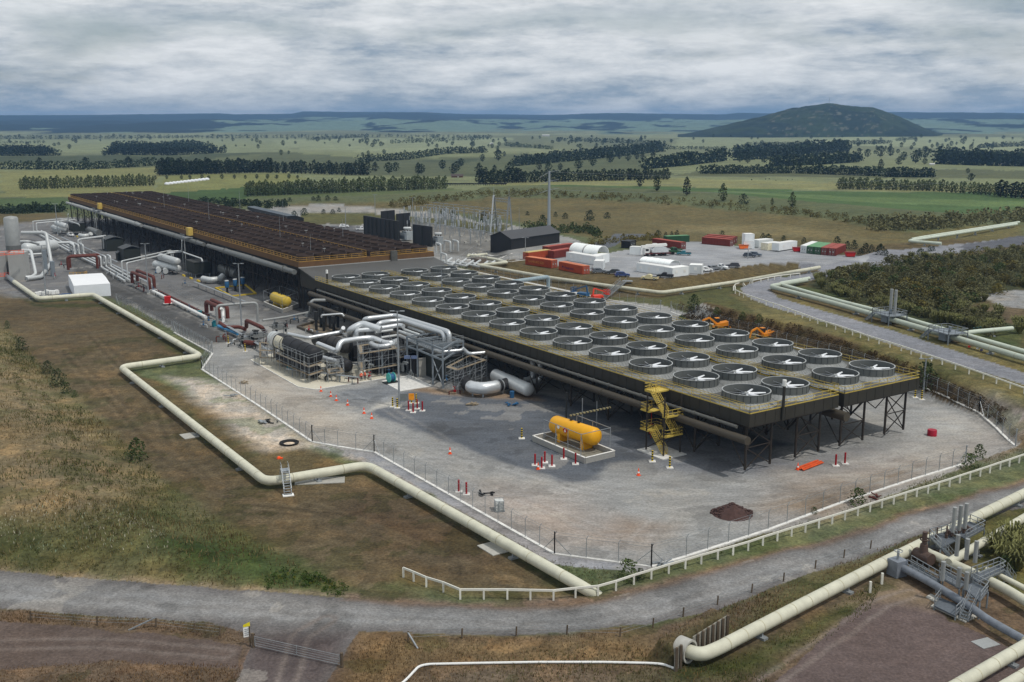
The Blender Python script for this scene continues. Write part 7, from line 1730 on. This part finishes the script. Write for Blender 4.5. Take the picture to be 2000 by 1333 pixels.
def farrow(pts,h,n,label,m=L_dark,wid=.55,name='shelterbelt'):
    """a far-off belt of trees that reads as one mass"""
    P=[];V=[];Fc=[];tot=[0]
    for q,r in zip(pts[:-1],pts[1:]): tot.append(tot[-1]+math.hypot(r[0]-q[0],r[1]-q[1]))
    for k in range(n):
        s=(k+random.random())/n*tot[-1];i=max(j for j in range(len(tot)-1) if tot[j]<=s);f=(s-tot[i])/(tot[i+1]-tot[i])
        x=pts[i][0]+(pts[i+1][0]-pts[i][0])*f;y=pts[i][1]+(pts[i+1][1]-pts[i][1])*f
        p=GT(x,y);hh=hpx(p,h)*random.uniform(.75,1.15);w=hh*wid;c=[]
        for cx,cy,cz in crown_pts('round',46): c.append((p.x+cx*w*2.2,p.y+cy*w*2.2,p.z+cz*hh))
        leaves(c,hh*.13,V,Fc)
    me=bpy.data.meshes.new(name);me.from_pydata(V,[],Fc);me.materials.append(m);o=bpy.data.objects.new(name,me);COL.objects.link(o);return tag(o,label,'trees',None,'stuff')
farrow(((0,331),(170,332),(300,324)),15,60,'mid-toned belt of trees at far left')
farrow(((700,317),(800,312),(870,301),(950,299)),13,70,'dark belt of trees rising over a low hill in the middle distance')
farrow(((1004,325),(1150,312),(1300,296)),18,90,'long dark belt of trees behind the power pole')
farrow(((1004,320),(1150,306),(1290,292)),16,60,'rear part of the long dark belt of trees')
farrow(((1258,331),(1340,324),(1420,314)),24,50,'dark belt of trees left of the dark wood')
farrow(((1368,340),(1545,339)),16,50,'dark hedge belt in front of the wood, left one')
farrow(((1554,339),(1727,345)),17,50,'dark hedge belt in front of the wood, middle one')
farrow(((1731,346),(1822,347)),18,30,'dark hedge belt in front of the wood, right one')
farrow(((1506,326),(1600,322),(1680,317)),20,70,'dark wood edge under the wooded hill, nearer')
for j in range(3): farrow(((1433,314-j*6),(1560,308-j*6),(1657,296-j*2)),18,60,['front','middle','back'][j]+' of the dark wood under the wooded hill')
for j in range(2): farrow(((1830,321-j*7),(1920,324-j*7),(2030,326-j*7)),24,50,['front','back'][j]+' of the dark wood round the farm at the right edge')
farrow(((1910,290),(2030,284)),9,40,'low dark wood at the right edge near the hills')
for j in range(4): farrow(((205+j*6,303-j*4),(330,304-j*4),(440-j*20,299-j*4)),14,60,['front','second','third','back'][j]+' row of the dark pine knoll',L_pine)
for j in range(3): farrow(((-20,305-j*4),(60,305-j*4),(118-j*14,304-j*4)),13,40,['front','middle','back'][j]+' row of the pine wood at the left edge',L_pine)
for k,(pts,h,n) in enumerate(((((0,272),(250,271),(520,270)),7,90),(((520,270),(760,268),(960,270)),6,60),(((0,281),(90,280)),5,20),(((760,281),(900,275),(960,272)),8,40),(((985,285),(1080,293)),7,34),(((1110,276),(1290,283)),8,50),(((1300,292),(1420,292)),6,40),(((1460,284),(1590,284)),6,44),(((1660,283),(1740,281)),8,30),(((1750,276),(1790,272)),6,18),(((600,275),(720,268)),6,40))):
    farrow(pts,h,n,ORD[k]+' thin line of trees on the far plain',L_far)
# single trees
iso=[(78,330,22),(168,330,22),(252,329,22),(733,335,18),(760,340,22),(773,336,18),(817,340,22),(823,341,20),(864,332,19),(885,340,20),(892,336,20),(901,326,16),(936,341,22),(942,317,15),(973,315,22),(985,306,10),(966,337,14),(996,339,22),(1053,332,18),(1071,336,18),(1094,334,14),(1130,330,22),(1158,326,20),(1192,319,18),(1210,311,13),(1227,316,16),(1244,313,14),(1255,314,16),(1275,314,16),(1719,308,22),(1739,305,20),(1694,308,16),(1677,304,14),(1755,322,16),(1764,315,18),(1788,320,26),(1795,306,16),(1806,311,24),(1806,322,12),(1720,331,20),(1445,318,18),(1460,320,16),(1493,318,18),(1890,340,11),(1896,355,16),(1712,292,8),(1830,286,8),(1785,286,8),(1868,283,6),(1900,284,6),(1940,283,6)]
for i,(x,y,h) in enumerate(iso):
    p=GT(x,y);tree('round' if i%3 else 'poplar',p,hpx(p,h),L_dark,'field_tree','dark single tree standing in the pasture of the plain','tree','single trees on the plain',.95 if i%3 else 1.9)
for k in range(120):
    x=random.choice([random.uniform(0,560),random.uniform(560,1330),random.uniform(560,1330),random.uniform(1350,2000)]);y=random.uniform(268,288);p=GT(x,y);tree('round',p,hpx(p,random.uniform(4,7.5)),L_far,'field_tree','tiny dark round tree scattered on the far plain','tree','small trees on the far plain',1.1,False)
for k in range(100):
    x=random.choice([random.uniform(0,560),random.uniform(560,1330),random.uniform(700,1330),random.uniform(1430,1960)]);y=random.uniform(276,306);p=GT(x,y);tree('round',p,hpx(p,random.uniform(7,11)),random.choice([L_far,L_dark]),'field_tree','dark round tree standing alone in the middle of the far plain','tree','round trees on the far plain',1.0,False)
for k in range(14):
    x=308+k*21+random.uniform(-5,5);p=GT(x,351-.08*k);tree('round',p,hpx(p,random.uniform(7,10)),L_dark,'field_tree','small round tree in the hedge line right of the silage wrap','tree','round trees by the silage',1.0)
for x,y,h,m,lb in ((1249.5,365,26,L_dark,'dark poplar, left of three in the green field'),(1283,373.5,31,L_dark,'dark poplar, middle of three in the green field'),(1341,382,36,L_dark,'tall dark poplar, right of three in the green field'),(1412,393,34,L_pop,'poplar beside the round dark bush at the scrub edge'),(1508,401,14,L_pop,'small thin poplar at the scrub edge'),(1547,405,29,L_pop,'poplar in the scrub at the edge of the green field')):
    p=GT(x,y);tree('poplar',p,hpx(p,h),m,'poplar_tree',lb,'tree',None,1.35)
def bush(x,y,h,label,m=L_bush,wid=1.1,name='bush',cat='bush',group=None,kind='bush'): p=GT(x,y);return tree(kind,p,hpx(p,h),m,name,label,cat,group,wid,False)
bush(1452,399,20,'round dark bush between two poplars at the field edge',L_dark,1.2)
for x,y,h,lb in ((268,900,46,'large green bush at the edge of the mown grass'),(115,756,36,'bush above the mown strip, lower of the left cluster'),(94,730,26,'bush at the top of the left cluster'),(130,768,22,'low bush below the left cluster'),(42,684,26,'grey-green bush at the upper left edge'),(15,642,16,'small grey-green bush at the left picture edge'),(146,776,14,'little dark bush at the end of the left cluster'),(64,706,9,'tiny bush left of the cluster')):
    bush(x,y,h,lb,leafmat('grey green foliage',S(84,90,62)) if h in (36,26,16) else L_bush,.9)
for x,y,h,lb in ((1226,1132,42,'green bush beside the fence corner and white rail'),(1250,1133,24,'low leafy bush right of the fence corner bush'),(1675,986,34,'bushy shrub inside the white rail on the right'),(1893,917,32,'leafy shrub by the fence near the right bank'),(1912,895,28,'sparse shrub behind the leafy one near the right bank'),(1590,1004,14,'small pale weed against the front fence'),(1807,756,50,'dark bush at the foot of the bank behind the corner light'),(1330,640,24,'dark bush on the bank behind the excavators'),(1355,605,30,'upright dark bush on the bank, left end'),(1400,616,16,'low bush on the bank'),(1450,625,16,'second low bush on the bank'),(1482,632,18,'third low bush on the bank')):
    bush(x,y,h,lb,L_bush,1.0)
for x,y,h in ((1152,431,20),(1186,427,12),(1085,424,10),(1104,428,12),(1030,421,8),(944,434,20),(885,427,16),(865,421,12),(1060,436,16)):
    bush(x,y,h,'dark bush on the brown grass slope behind the substation',L_dark,1.1,'bush','bush','bushes on the brown slope')
for x,y,h in ((1285,464,14),(1300,462,9),(1312,462,10),(1322,461,11),(1410,463,12),(1490,470,14),(1500,473,16),(1530,474,14),(1570,477,13),(1635,478,16),(1655,486,15),(1668,487,18),(1690,495,20),(1680,500,14),(1702,492,14),(1718,498,20),(1720,486,10),(1730,500,13),(1815,492,12),(1822,491,10)):
    bush(x,y,h,'dark green conifer shrub along the back of the container pad',L_dark,.95,'bush','bush','shrubs behind the pad')
for x,y,h in ((575,424,12),(594,421,14),(632,418,9),(650,418,9),(662,414,8),(612,392,8),(640,392,10),(622,393,11),(566,394,8),(655,392,8)):
    bush(x,y,h,'round dark shrub by the back road beyond the brown deck',L_dark,1.2,'bush','bush','shrubs by the back road')
# scrub bands (uncountable)
def scrub(name,label,pts,half,h,n,m,cat='scrub'):
    V=[];Fc=[]
    for k in range(n):
        f=random.random()*(len(pts)-1);i=int(f);f-=i;x=pts[i][0]+(pts[i+1][0]-pts[i][0])*f+random.gauss(0,2);y=pts[i][1]+(pts[i+1][1]-pts[i][1])*f+random.uniform(-half,half)
        p=GT(x,y);hh=hpx(p,h)*random.uniform(.5,1.3);c=[(p.x+a*hh*1.5,p.y+b*hh*1.5,p.z+z*hh) for a,b,z in crown_pts('bush',30)];leaves(c,hh*.17,V,Fc)
    me=bpy.data.meshes.new(name);me.from_pydata(V,[],Fc);me.materials.append(m);o=bpy.data.objects.new(name,me);COL.objects.link(o);return tag(o,label,cat,None,'stuff')
scrub('scrub','dark scrub strip left of the brown deck',((-10,416),(60,414),(125,412)),4,12,110,L_dark)
scrub('scrub','dark scrub strip behind the brown deck',((390,397),(470,402),(560,404)),5,9,150,L_dark)
scrub('gorse','olive gorse band along the crest behind the substation',((760,402),(840,393),(950,382),(1060,380),(1200,388),(1350,398),(1500,412),(1620,424),(1720,440)),6,7,420,L_gor)
scrub('scrub','dark scrub at the right along the far pipeline',((1700,444),(1790,442),(1880,437),(2010,425)),9,15,260,L_man)
scrub('scrub','dark scrub below the power pole',((1030,447),(1070,452),(1110,452),(1150,452),(1170,464)),5,11,120,L_bush)
scrub('gorse','gorse hedge behind the black container',((1150,478),(1200,472),(1250,468),(1290,466)),4,8,90,L_gor)
scrub('bank_weeds','brown weeds covering the cut bank behind the decks',((1330,614),(1430,628),(1560,657),(1696,704),(1785,736),(1863,770),(1960,815)),17,7,900,leafmat('brown bank weeds',S(92,76,50)))
scrub('undergrowth','low olive undergrowth filling the shrubland on the right',((1600,560),(1700,540),(1780,520),(1900,510),(2000,505),(1950,540),(1850,560),(1750,570),(1700,590),(1800,600),(1900,625),(1940,640)),20,9,900,L_man)
scrub('meadow_weeds','scattered dark weed clumps in the left mound grass',((20,700),(60,800),(160,860),(120,940),(220,1000),(300,960),(200,1060),(80,1080),(340,1060),(440,1080),(30,880)),60,7,420,leafmat('meadow weeds',S(84,82,50)))
# shrubland on the right
cand=[];poly=[(1582,556),(1600,536),(1700,516),(1780,506),(1880,500),(2010,482),(2060,520),(2060,570),(1990,566),(1930,590),(1880,604),(1960,610),(1960,640),(1940,655),(1860,640),(1760,612),(1660,588)]
A_=np.array([[p[0],p[1]] for p in poly],float)
while len(cand)<420:
    x,y=random.uniform(1580,2060),random.uniform(484,655)
    if inside(np.array([x]),np.array([y]),poly)[0]: cand.append((x,y))
cand.sort(key=lambda q:-q[1])
def flax_mesh():
    V=[];Fc=[]
    for k in range(70):
        a=random.uniform(0,6.28);l=random.uniform(.7,1.1);o=random.uniform(.25,.6);b=Vector((math.cos(a),math.sin(a),0))*.08;s=Vector((-math.sin(a),math.cos(a),0))*.035;t_=Vector((math.cos(a)*o,math.sin(a)*o,l));t2=t_+Vector((math.cos(a)*.16,math.sin(a)*.16,-.12));n=len(V)
        V+=[b-s,b+s,t_+s*.8,t_-s*.8,t2];Fc+=[(n,n+1,n+2,n+3),(n+3,n+2,n+4)]
    me=bpy.data.meshes.new('flax_bush');me.from_pydata(V,[],Fc);me.materials.append(L_flax);return me
FX=[flax_mesh() for _ in range(3)]
nf=0
for i,(x,y) in enumerate(cand):
    edge=sdist(np.array([x]),np.array([y*3]),[(a,b*3) for a,b in poly])[0]
    p=GT(x,y)
    if edge<26 and random.random()<.75 and nf<150:
        o=bpy.data.objects.new('flax_bush',random.choice(FX));COL.objects.link(o);h=random.uniform(1.6,2.7);o.location=p;o.scale=(h*1.1,h*1.1,h);o.rotation_euler=(0,0,random.uniform(0,6));tag(o,'spiky olive flax bush on the edge of the shrubland','flax','flax bushes round the shrubland');nf+=1
    else: tree('bush',p,random.uniform(1.7,3.4),random.choice([L_man,L_man,L_man,L_bush,L_gor]),'shrub','dense dark shrub among others in the shrubland right of the upper road','shrub','shrubs in the shrubland',random.uniform(1.2,1.8),False)
for x,y in ((1945,1080),(1975,1062),(1992,1090),(1960,1100),(2010,1070),(1985,1115),(1990,652),(2004,640),(1985,640)):
    p=GT(x,y);o=bpy.data.objects.new('flax_bush',random.choice(FX));COL.objects.link(o);h=2.6;o.location=p;o.scale=(h*1.2,h*1.2,h);tag(o,'spiky flax bush beside the cream pipes' if y>900 else 'spiky flax bush at the end of the branch pipeline','flax','flax by the cream pipes' if y>900 else 'flax by the branch pipeline')
bush(1962,1118,34,'rounded green shrub in front of the flax by the valve station',L_bush,1.2)
# yellow flowering weeds at the road edge
scrub('flowering_weeds','low green weeds with yellow flowers at the tip of the left mound',((520,1140),(560,1128),(600,1135),(640,1148),(675,1155)),14,9,80,leafmat('weed green',S(64,84,34)))
scrub('flowering_weeds','yellow flower heads among the weeds at the tip of the left mound',((540,1128),(580,1122),(620,1140),(670,1152)),10,4,46,L_yel)
# grass blades
def grass(name,label,poly,n,h,cols,far=1.0):
    P=[GT(*p) for p in poly];xs=[p.x for p in P];ys=[p.y for p in P];V=[];T_=[]
    k=0;N_=n;X=rng.uniform(min(xs),max(xs),N_*3);Y=rng.uniform(min(ys),max(ys),N_*3);ok=inside(X,Y,P);clump=fbm(X*.12,Y*.12,3)
    ok&=(rng.random(X.size)<np.clip((clump-.28)*3,0.05,1));X=X[ok][:N_];Y=Y[ok][:N_];Zz=hz(X,Y);n=len(X);cl=fbm(X*.09+50,Y*.09,3)
    a=rng.uniform(0,6.283,n);hh=h*rng.uniform(.4,1.25,n)*(.6+.8*fbm(X*.2,Y*.2,2));w=.03+.07*hh;le=rng.uniform(-.45,.45,(n,2))*hh[:,None]
    b=np.stack([X,Y,Zz-.05],-1);s=np.stack([np.cos(a)*w,np.sin(a)*w,0*a],-1);t=b+np.stack([le[:,0],le[:,1],hh],-1)
    V=np.stack([b-s,b+s,t],1).reshape(-1,3);Fc=np.arange(3*n).reshape(-1,3)
    C=np.array([S(*c) for c in cols]);ci=np.clip((cl*1.6-.3+rng.normal(0,.22,n))*len(C),0,len(C)-1).astype(int);T_=np.repeat(C[ci]*rng.uniform(.7,1.25,(n,1)),3,0)
    return tag(rawmesh(name,V,Fc,G_M,T_),label,'grass',None,'stuff')
G_M=attrmat('grass blades',.95,((.3,.15),),None,0)
grass('long_grass','long mixed dry and green grass on the left mound',((-40,560),(0,628),(60,690),(130,770),(230,850),(330,950),(430,1022),(560,1085),(670,1150),(500,1152),(250,1138),(0,1112),(-60,1110)),70000,.55,((70,78,42),(86,88,50),(108,98,62),(130,116,80),(98,86,56)))
grass('flower_heads','pale seed heads and white flowers in the left mound grass',((0,960),(120,950),(260,1000),(330,1050),(330,1080),(100,1080),(0,1060)),900,.4,((150,164,140),(150,140,112),(186,180,160)))
grass('roadside_grass','dry tussock grass below the gravel road',((0,1192),(400,1216),(500,1240),(505,1260),(300,1232),(0,1215)),2500,.28,((104,86,62),(118,98,70),(92,74,56)))
grass('roadside_grass','dry tussock grass between gravel road and white edging pipe',((690,1245),(800,1244),(1000,1246),(1250,1228),(1400,1192),(1600,1114),(1800,1044),(1820,1060),(1740,1090),(1560,1190),(1420,1262),(1330,1300),(1330,1345),(670,1345)),20000,.32,((108,88,62),(126,104,74),(142,120,90),(100,78,56),(92,88,54)))
grass('roadside_grass','rough grass under the lower cream pipeline',((1330,1300),(1420,1295),(1560,1225),(1730,1125),(1700,1190),(1560,1290),(1500,1345),(1310,1345)),9000,.32,((72,80,40),(92,92,50),(116,96,62)))
grass('roadside_grass','dry grass edging the brown lot at lower left',((0,1305),(200,1290),(470,1300),(470,1345),(0,1345)),3000,.28,((112,90,62),(96,72,52),(128,104,76)))
grass('verge_grass','green verge between fence kerb and white rail',((1280,1118),(1500,1046),(1640,994),(1885,912),(1990,872),(2010,868),(2010,885),(1900,925),(1700,990),(1500,1056),(1300,1118)),9000,.35,((70,84,40),(92,98,52),(112,100,60)))
grass('verge_grass','grass beside the cream pipeline and grey kerb path',((720,914),(1083,1096),(1250,1120),(1160,1160),(1120,1140)),5000,.3,((84,84,44),(104,92,56)))
# silage wrap, house, cows, farm
m=MB()
for k in range(12):
    f=k/11;p=GT(326+78*f,361-9*f);r=hpx(p,3.6);m.lathe([(r*1.4,0),(r*1.5,r*.5),(r*1.1,r*1.0),(.2,r*1.3)],p,10)
single(m,'silage_wrap',mat('silage wrap',S(224,226,230),.5),'long lumpy white silage wrap in the field beyond the brown deck','silage wrap',None,50)
p=GT(893,347);t=thing('farm_house',p,'brown-roofed farm house between trees behind the middle poplars','house');s_=hpx(p,1);m=MB();m.box((p.x,p.y,s_*1.6+p.z),(s_*22,s_*9,s_*3.2));m.build('wall',mat('house brick',S(128,98,84),.8),t);m=MB();m.ext([(-s_*6,s_*3.1),(0,s_*6.4),(s_*6,s_*3.1)],p-Vector((s_*12,0,0)),(0,1,0),(0,0,1),(s_*24,0,0));m.build('roof',mat('house roof',S(76,66,62),.8),t)
m=MB();m.box((p.x+s_*2,p.y-s_*4.55,p.z+s_*1.5),(s_*3,s_*.2,s_*2));m.build('window',M_white,t)
def cow():
    m=MB();m.ext([(-.9,.75),(-.95,1.3),(-.6,1.42),(.6,1.4),(.85,1.5),(1.25,1.35),(1.35,1.0),(1.1,1.0),(.85,.9),(.2,.62),(-.4,.65)],(0,-.28,0),(1,0,0),(0,0,1),(0,.56,0))
    for a in (-.75,.65):
        for b in (-.2,.2): m.tube([(a,b,.8),(a+.03,b,.4),(a,b,0)],[.13,.08,.07],6)
    m.tube([(-.93,0,1.3),(-1.02,0,.7)],.03,5);return m
cm0=cow().build('cow',mat('black hide',(.012,.011,.011)));cw=None
mm=mat('white hide',(.6,.58,.54))
for k in range(26):
    x=872+k*4.6+random.uniform(-1.5,1.5);o=cm0 if k==0 else cm0.copy()
    if k: COL.objects.link(o)
    o.location=GT(x,362.6-.1*math.sin(k));o.rotation_euler=(0,0,random.choice([0,.3,3.1,2.8]));o.scale=(1.25,)*3;tag(o,'black dairy cow in the line along the field behind the substation','cow','dairy cows in the line')
for x,y,w_,lb in ((1820,323,10,'pale farm shed left of the right-hand wood'),(1880,316,6,'small white farm building inside the right-hand wood'),(1956,322,14,'grey farm buildings at the right edge wood'),(1066,267,14,'long pale shed on the far plain'),(960,283,6,'small white roof on the far plain')):
    p=GT(x,y);s_=hpx(p,1);t=thing('farm_shed',p,lb,'shed');m=MB();m.box((p.x,p.y,p.z+s_*1.2),(s_*w_,s_*4,s_*2.4));m.build('wall',mat('pale shed wall',S(190,190,186)),t);m=MB();m.ext([(-s_*2.4,s_*2.4),(0,s_*3.6),(s_*2.4,s_*2.4)],p-Vector((s_*w_*.52,0,0)),(0,1,0),(0,0,1),(s_*w_*1.04,0,0));m.build('roof',mat('pale shed roof',S(206,208,208)),t)
# ================= sky, sun, air, camera =================
w=bpy.data.worlds.new('World');scene.world=w;w.use_nodes=True;nt=w.node_tree;N=nt.nodes;L=nt.links
for n in list(N):N.remove(n)
SUN_EL,SUN_AZ=math.radians(62),math.atan2(.84,-.54)   # azimuth clockwise from +Y
out=N.new('ShaderNodeOutputWorld');sk=N.new('ShaderNodeTexSky');sk.sky_type='NISHITA';sk.sun_disc=False;sk.sun_elevation=SUN_EL;sk.sun_rotation=SUN_AZ;sk.dust_density=1.5
b1=N.new('ShaderNodeBackground');b1.inputs[1].default_value=.09;L.new(sk.outputs[0],b1.inputs[0])
tc=N.new('ShaderNodeTexCoord')
def nod(t,**k):
    n=N.new(t)
    for a,v in k.items(): setattr(n,a,v)
    return n
def mapr(src,a,b,c,d,clamp=True):
    n=N.new('ShaderNodeMapRange');n.clamp=clamp;n.inputs[1].default_value=a;n.inputs[2].default_value=b;n.inputs[3].default_value=c;n.inputs[4].default_value=d;L.new(src,n.inputs[0]);return n.outputs[0]
def nz(scale,vec,detail=9,rough=.6,dist=.3,loc=(0,0,0)):
    mp=N.new('ShaderNodeMapping');mp.inputs['Scale'].default_value=vec;mp.inputs['Location'].default_value=loc;L.new(tc.outputs['Generated'],mp.inputs[0])
    n=N.new('ShaderNodeTexNoise');n.inputs['Scale'].default_value=scale;n.inputs['Detail'].default_value=detail;n.inputs['Roughness'].default_value=rough;n.inputs['Distortion'].default_value=dist;L.new(mp.outputs[0],n.inputs['Vector']);return n.outputs['Fac']
big=nz(3.4,(1,1,4.5),8,.52,.15,(2.3,0,.4));fine=nz(13,(1,1,4.2),12,.68,.1,(0,1.7,0));base=nz(6.0,(1,1,5.0),9,.6,.15,(5,3,1))
cov=mapr(big,.34,.50,.35,1.0)
sep=N.new('ShaderNodeSeparateXYZ');L.new(tc.outputs['Generated'],sep.inputs[0])
mixf=N.new('ShaderNodeMath');mixf.operation='ADD';L.new(mapr(fine,.3,.7,-.34,.34,False),mixf.inputs[0]);L.new(mapr(base,.32,.68,.12,.88,False),mixf.inputs[1])
hor=mapr(sep.outputs['Z'],.002,.045,-.22,.06)
sm=N.new('ShaderNodeMath');sm.operation='ADD';L.new(mixf.outputs[0],sm.inputs[0]);sh=N.new('ShaderNodeMath');sh.operation='ADD';L.new(hor,sh.inputs[0]);sh.inputs[1].default_value=.13;L.new(sh.outputs[0],sm.inputs[1])
cr=N.new('ShaderNodeValToRGB');e=cr.color_ramp.elements
e[0].position=0;e[0].color=(*S(140,160,178),1);e[1].position=1;e[1].color=(*S(240,243,245),1)
for p,c in ((.25,S(160,175,190)),(.45,S(190,199,207)),(.62,S(210,216,221)),(.8,S(226,230,233))):
    q=cr.color_ramp.elements.new(p);q.color=(*c,1)
L.new(sm.outputs[0],cr.inputs[0])
b2=N.new('ShaderNodeBackground');L.new(cr.outputs[0],b2.inputs[0]);b2.inputs[1].default_value=1.0
ms=N.new('ShaderNodeMixShader');L.new(cov,ms.inputs[0]);L.new(b1.outputs[0],ms.inputs[1]);L.new(b2.outputs[0],ms.inputs[2]);L.new(ms.outputs[0],out.inputs[0])
sd=bpy.data.lights.new('sun','SUN');sd.energy=2.35;sd.angle=math.radians(1.6);sd.color=(1,.955,.89)
so=bpy.data.objects.new('sun',sd);COL.objects.link(so)
dirv=Vector((math.sin(SUN_AZ)*math.cos(SUN_EL),math.cos(SUN_AZ)*math.cos(SUN_EL),math.sin(SUN_EL)))
so.rotation_euler=dirv.to_track_quat('Z','Y').to_euler();so.location=(0,0,300)
# air
hb=MB().box((0,7450,62.5),(32000,16100,205))
hm=bpy.data.materials.new('thin hazy air');hm.use_nodes=True;hn=hm.node_tree
for n in list(hn.nodes):hn.nodes.remove(n)
ho=hn.nodes.new('ShaderNodeOutputMaterial');pv=hn.nodes.new('ShaderNodeVolumePrincipled');pv.inputs['Color'].default_value=(.33,.60,1,1);pv.inputs['Density'].default_value=HAZE;pv.inputs['Anisotropy'].default_value=.3
hn.links.new(pv.outputs[0],ho.inputs['Volume'])
hz_o=hb.build('haze',hm);tag(hz_o,kind='stuff')
cd=bpy.data.cameras.new('camera');co=bpy.data.objects.new('camera',cd);COL.objects.link(co)
cd.sensor_width=36;cd.lens=F/2000*36;cd.clip_start=1;cd.clip_end=40000
co.location=(0,0,H);co.rotation_euler=(math.radians(90)-PT,0,0);scene.camera=co
scene.view_settings.view_transform='Standard';scene.view_settings.look='None';scene.view_settings.exposure=EXPO;scene.view_settings.gamma=1
scene.cycles.max_bounces=6;scene.cycles.volume_bounces=0;scene.cycles.use_denoising=True
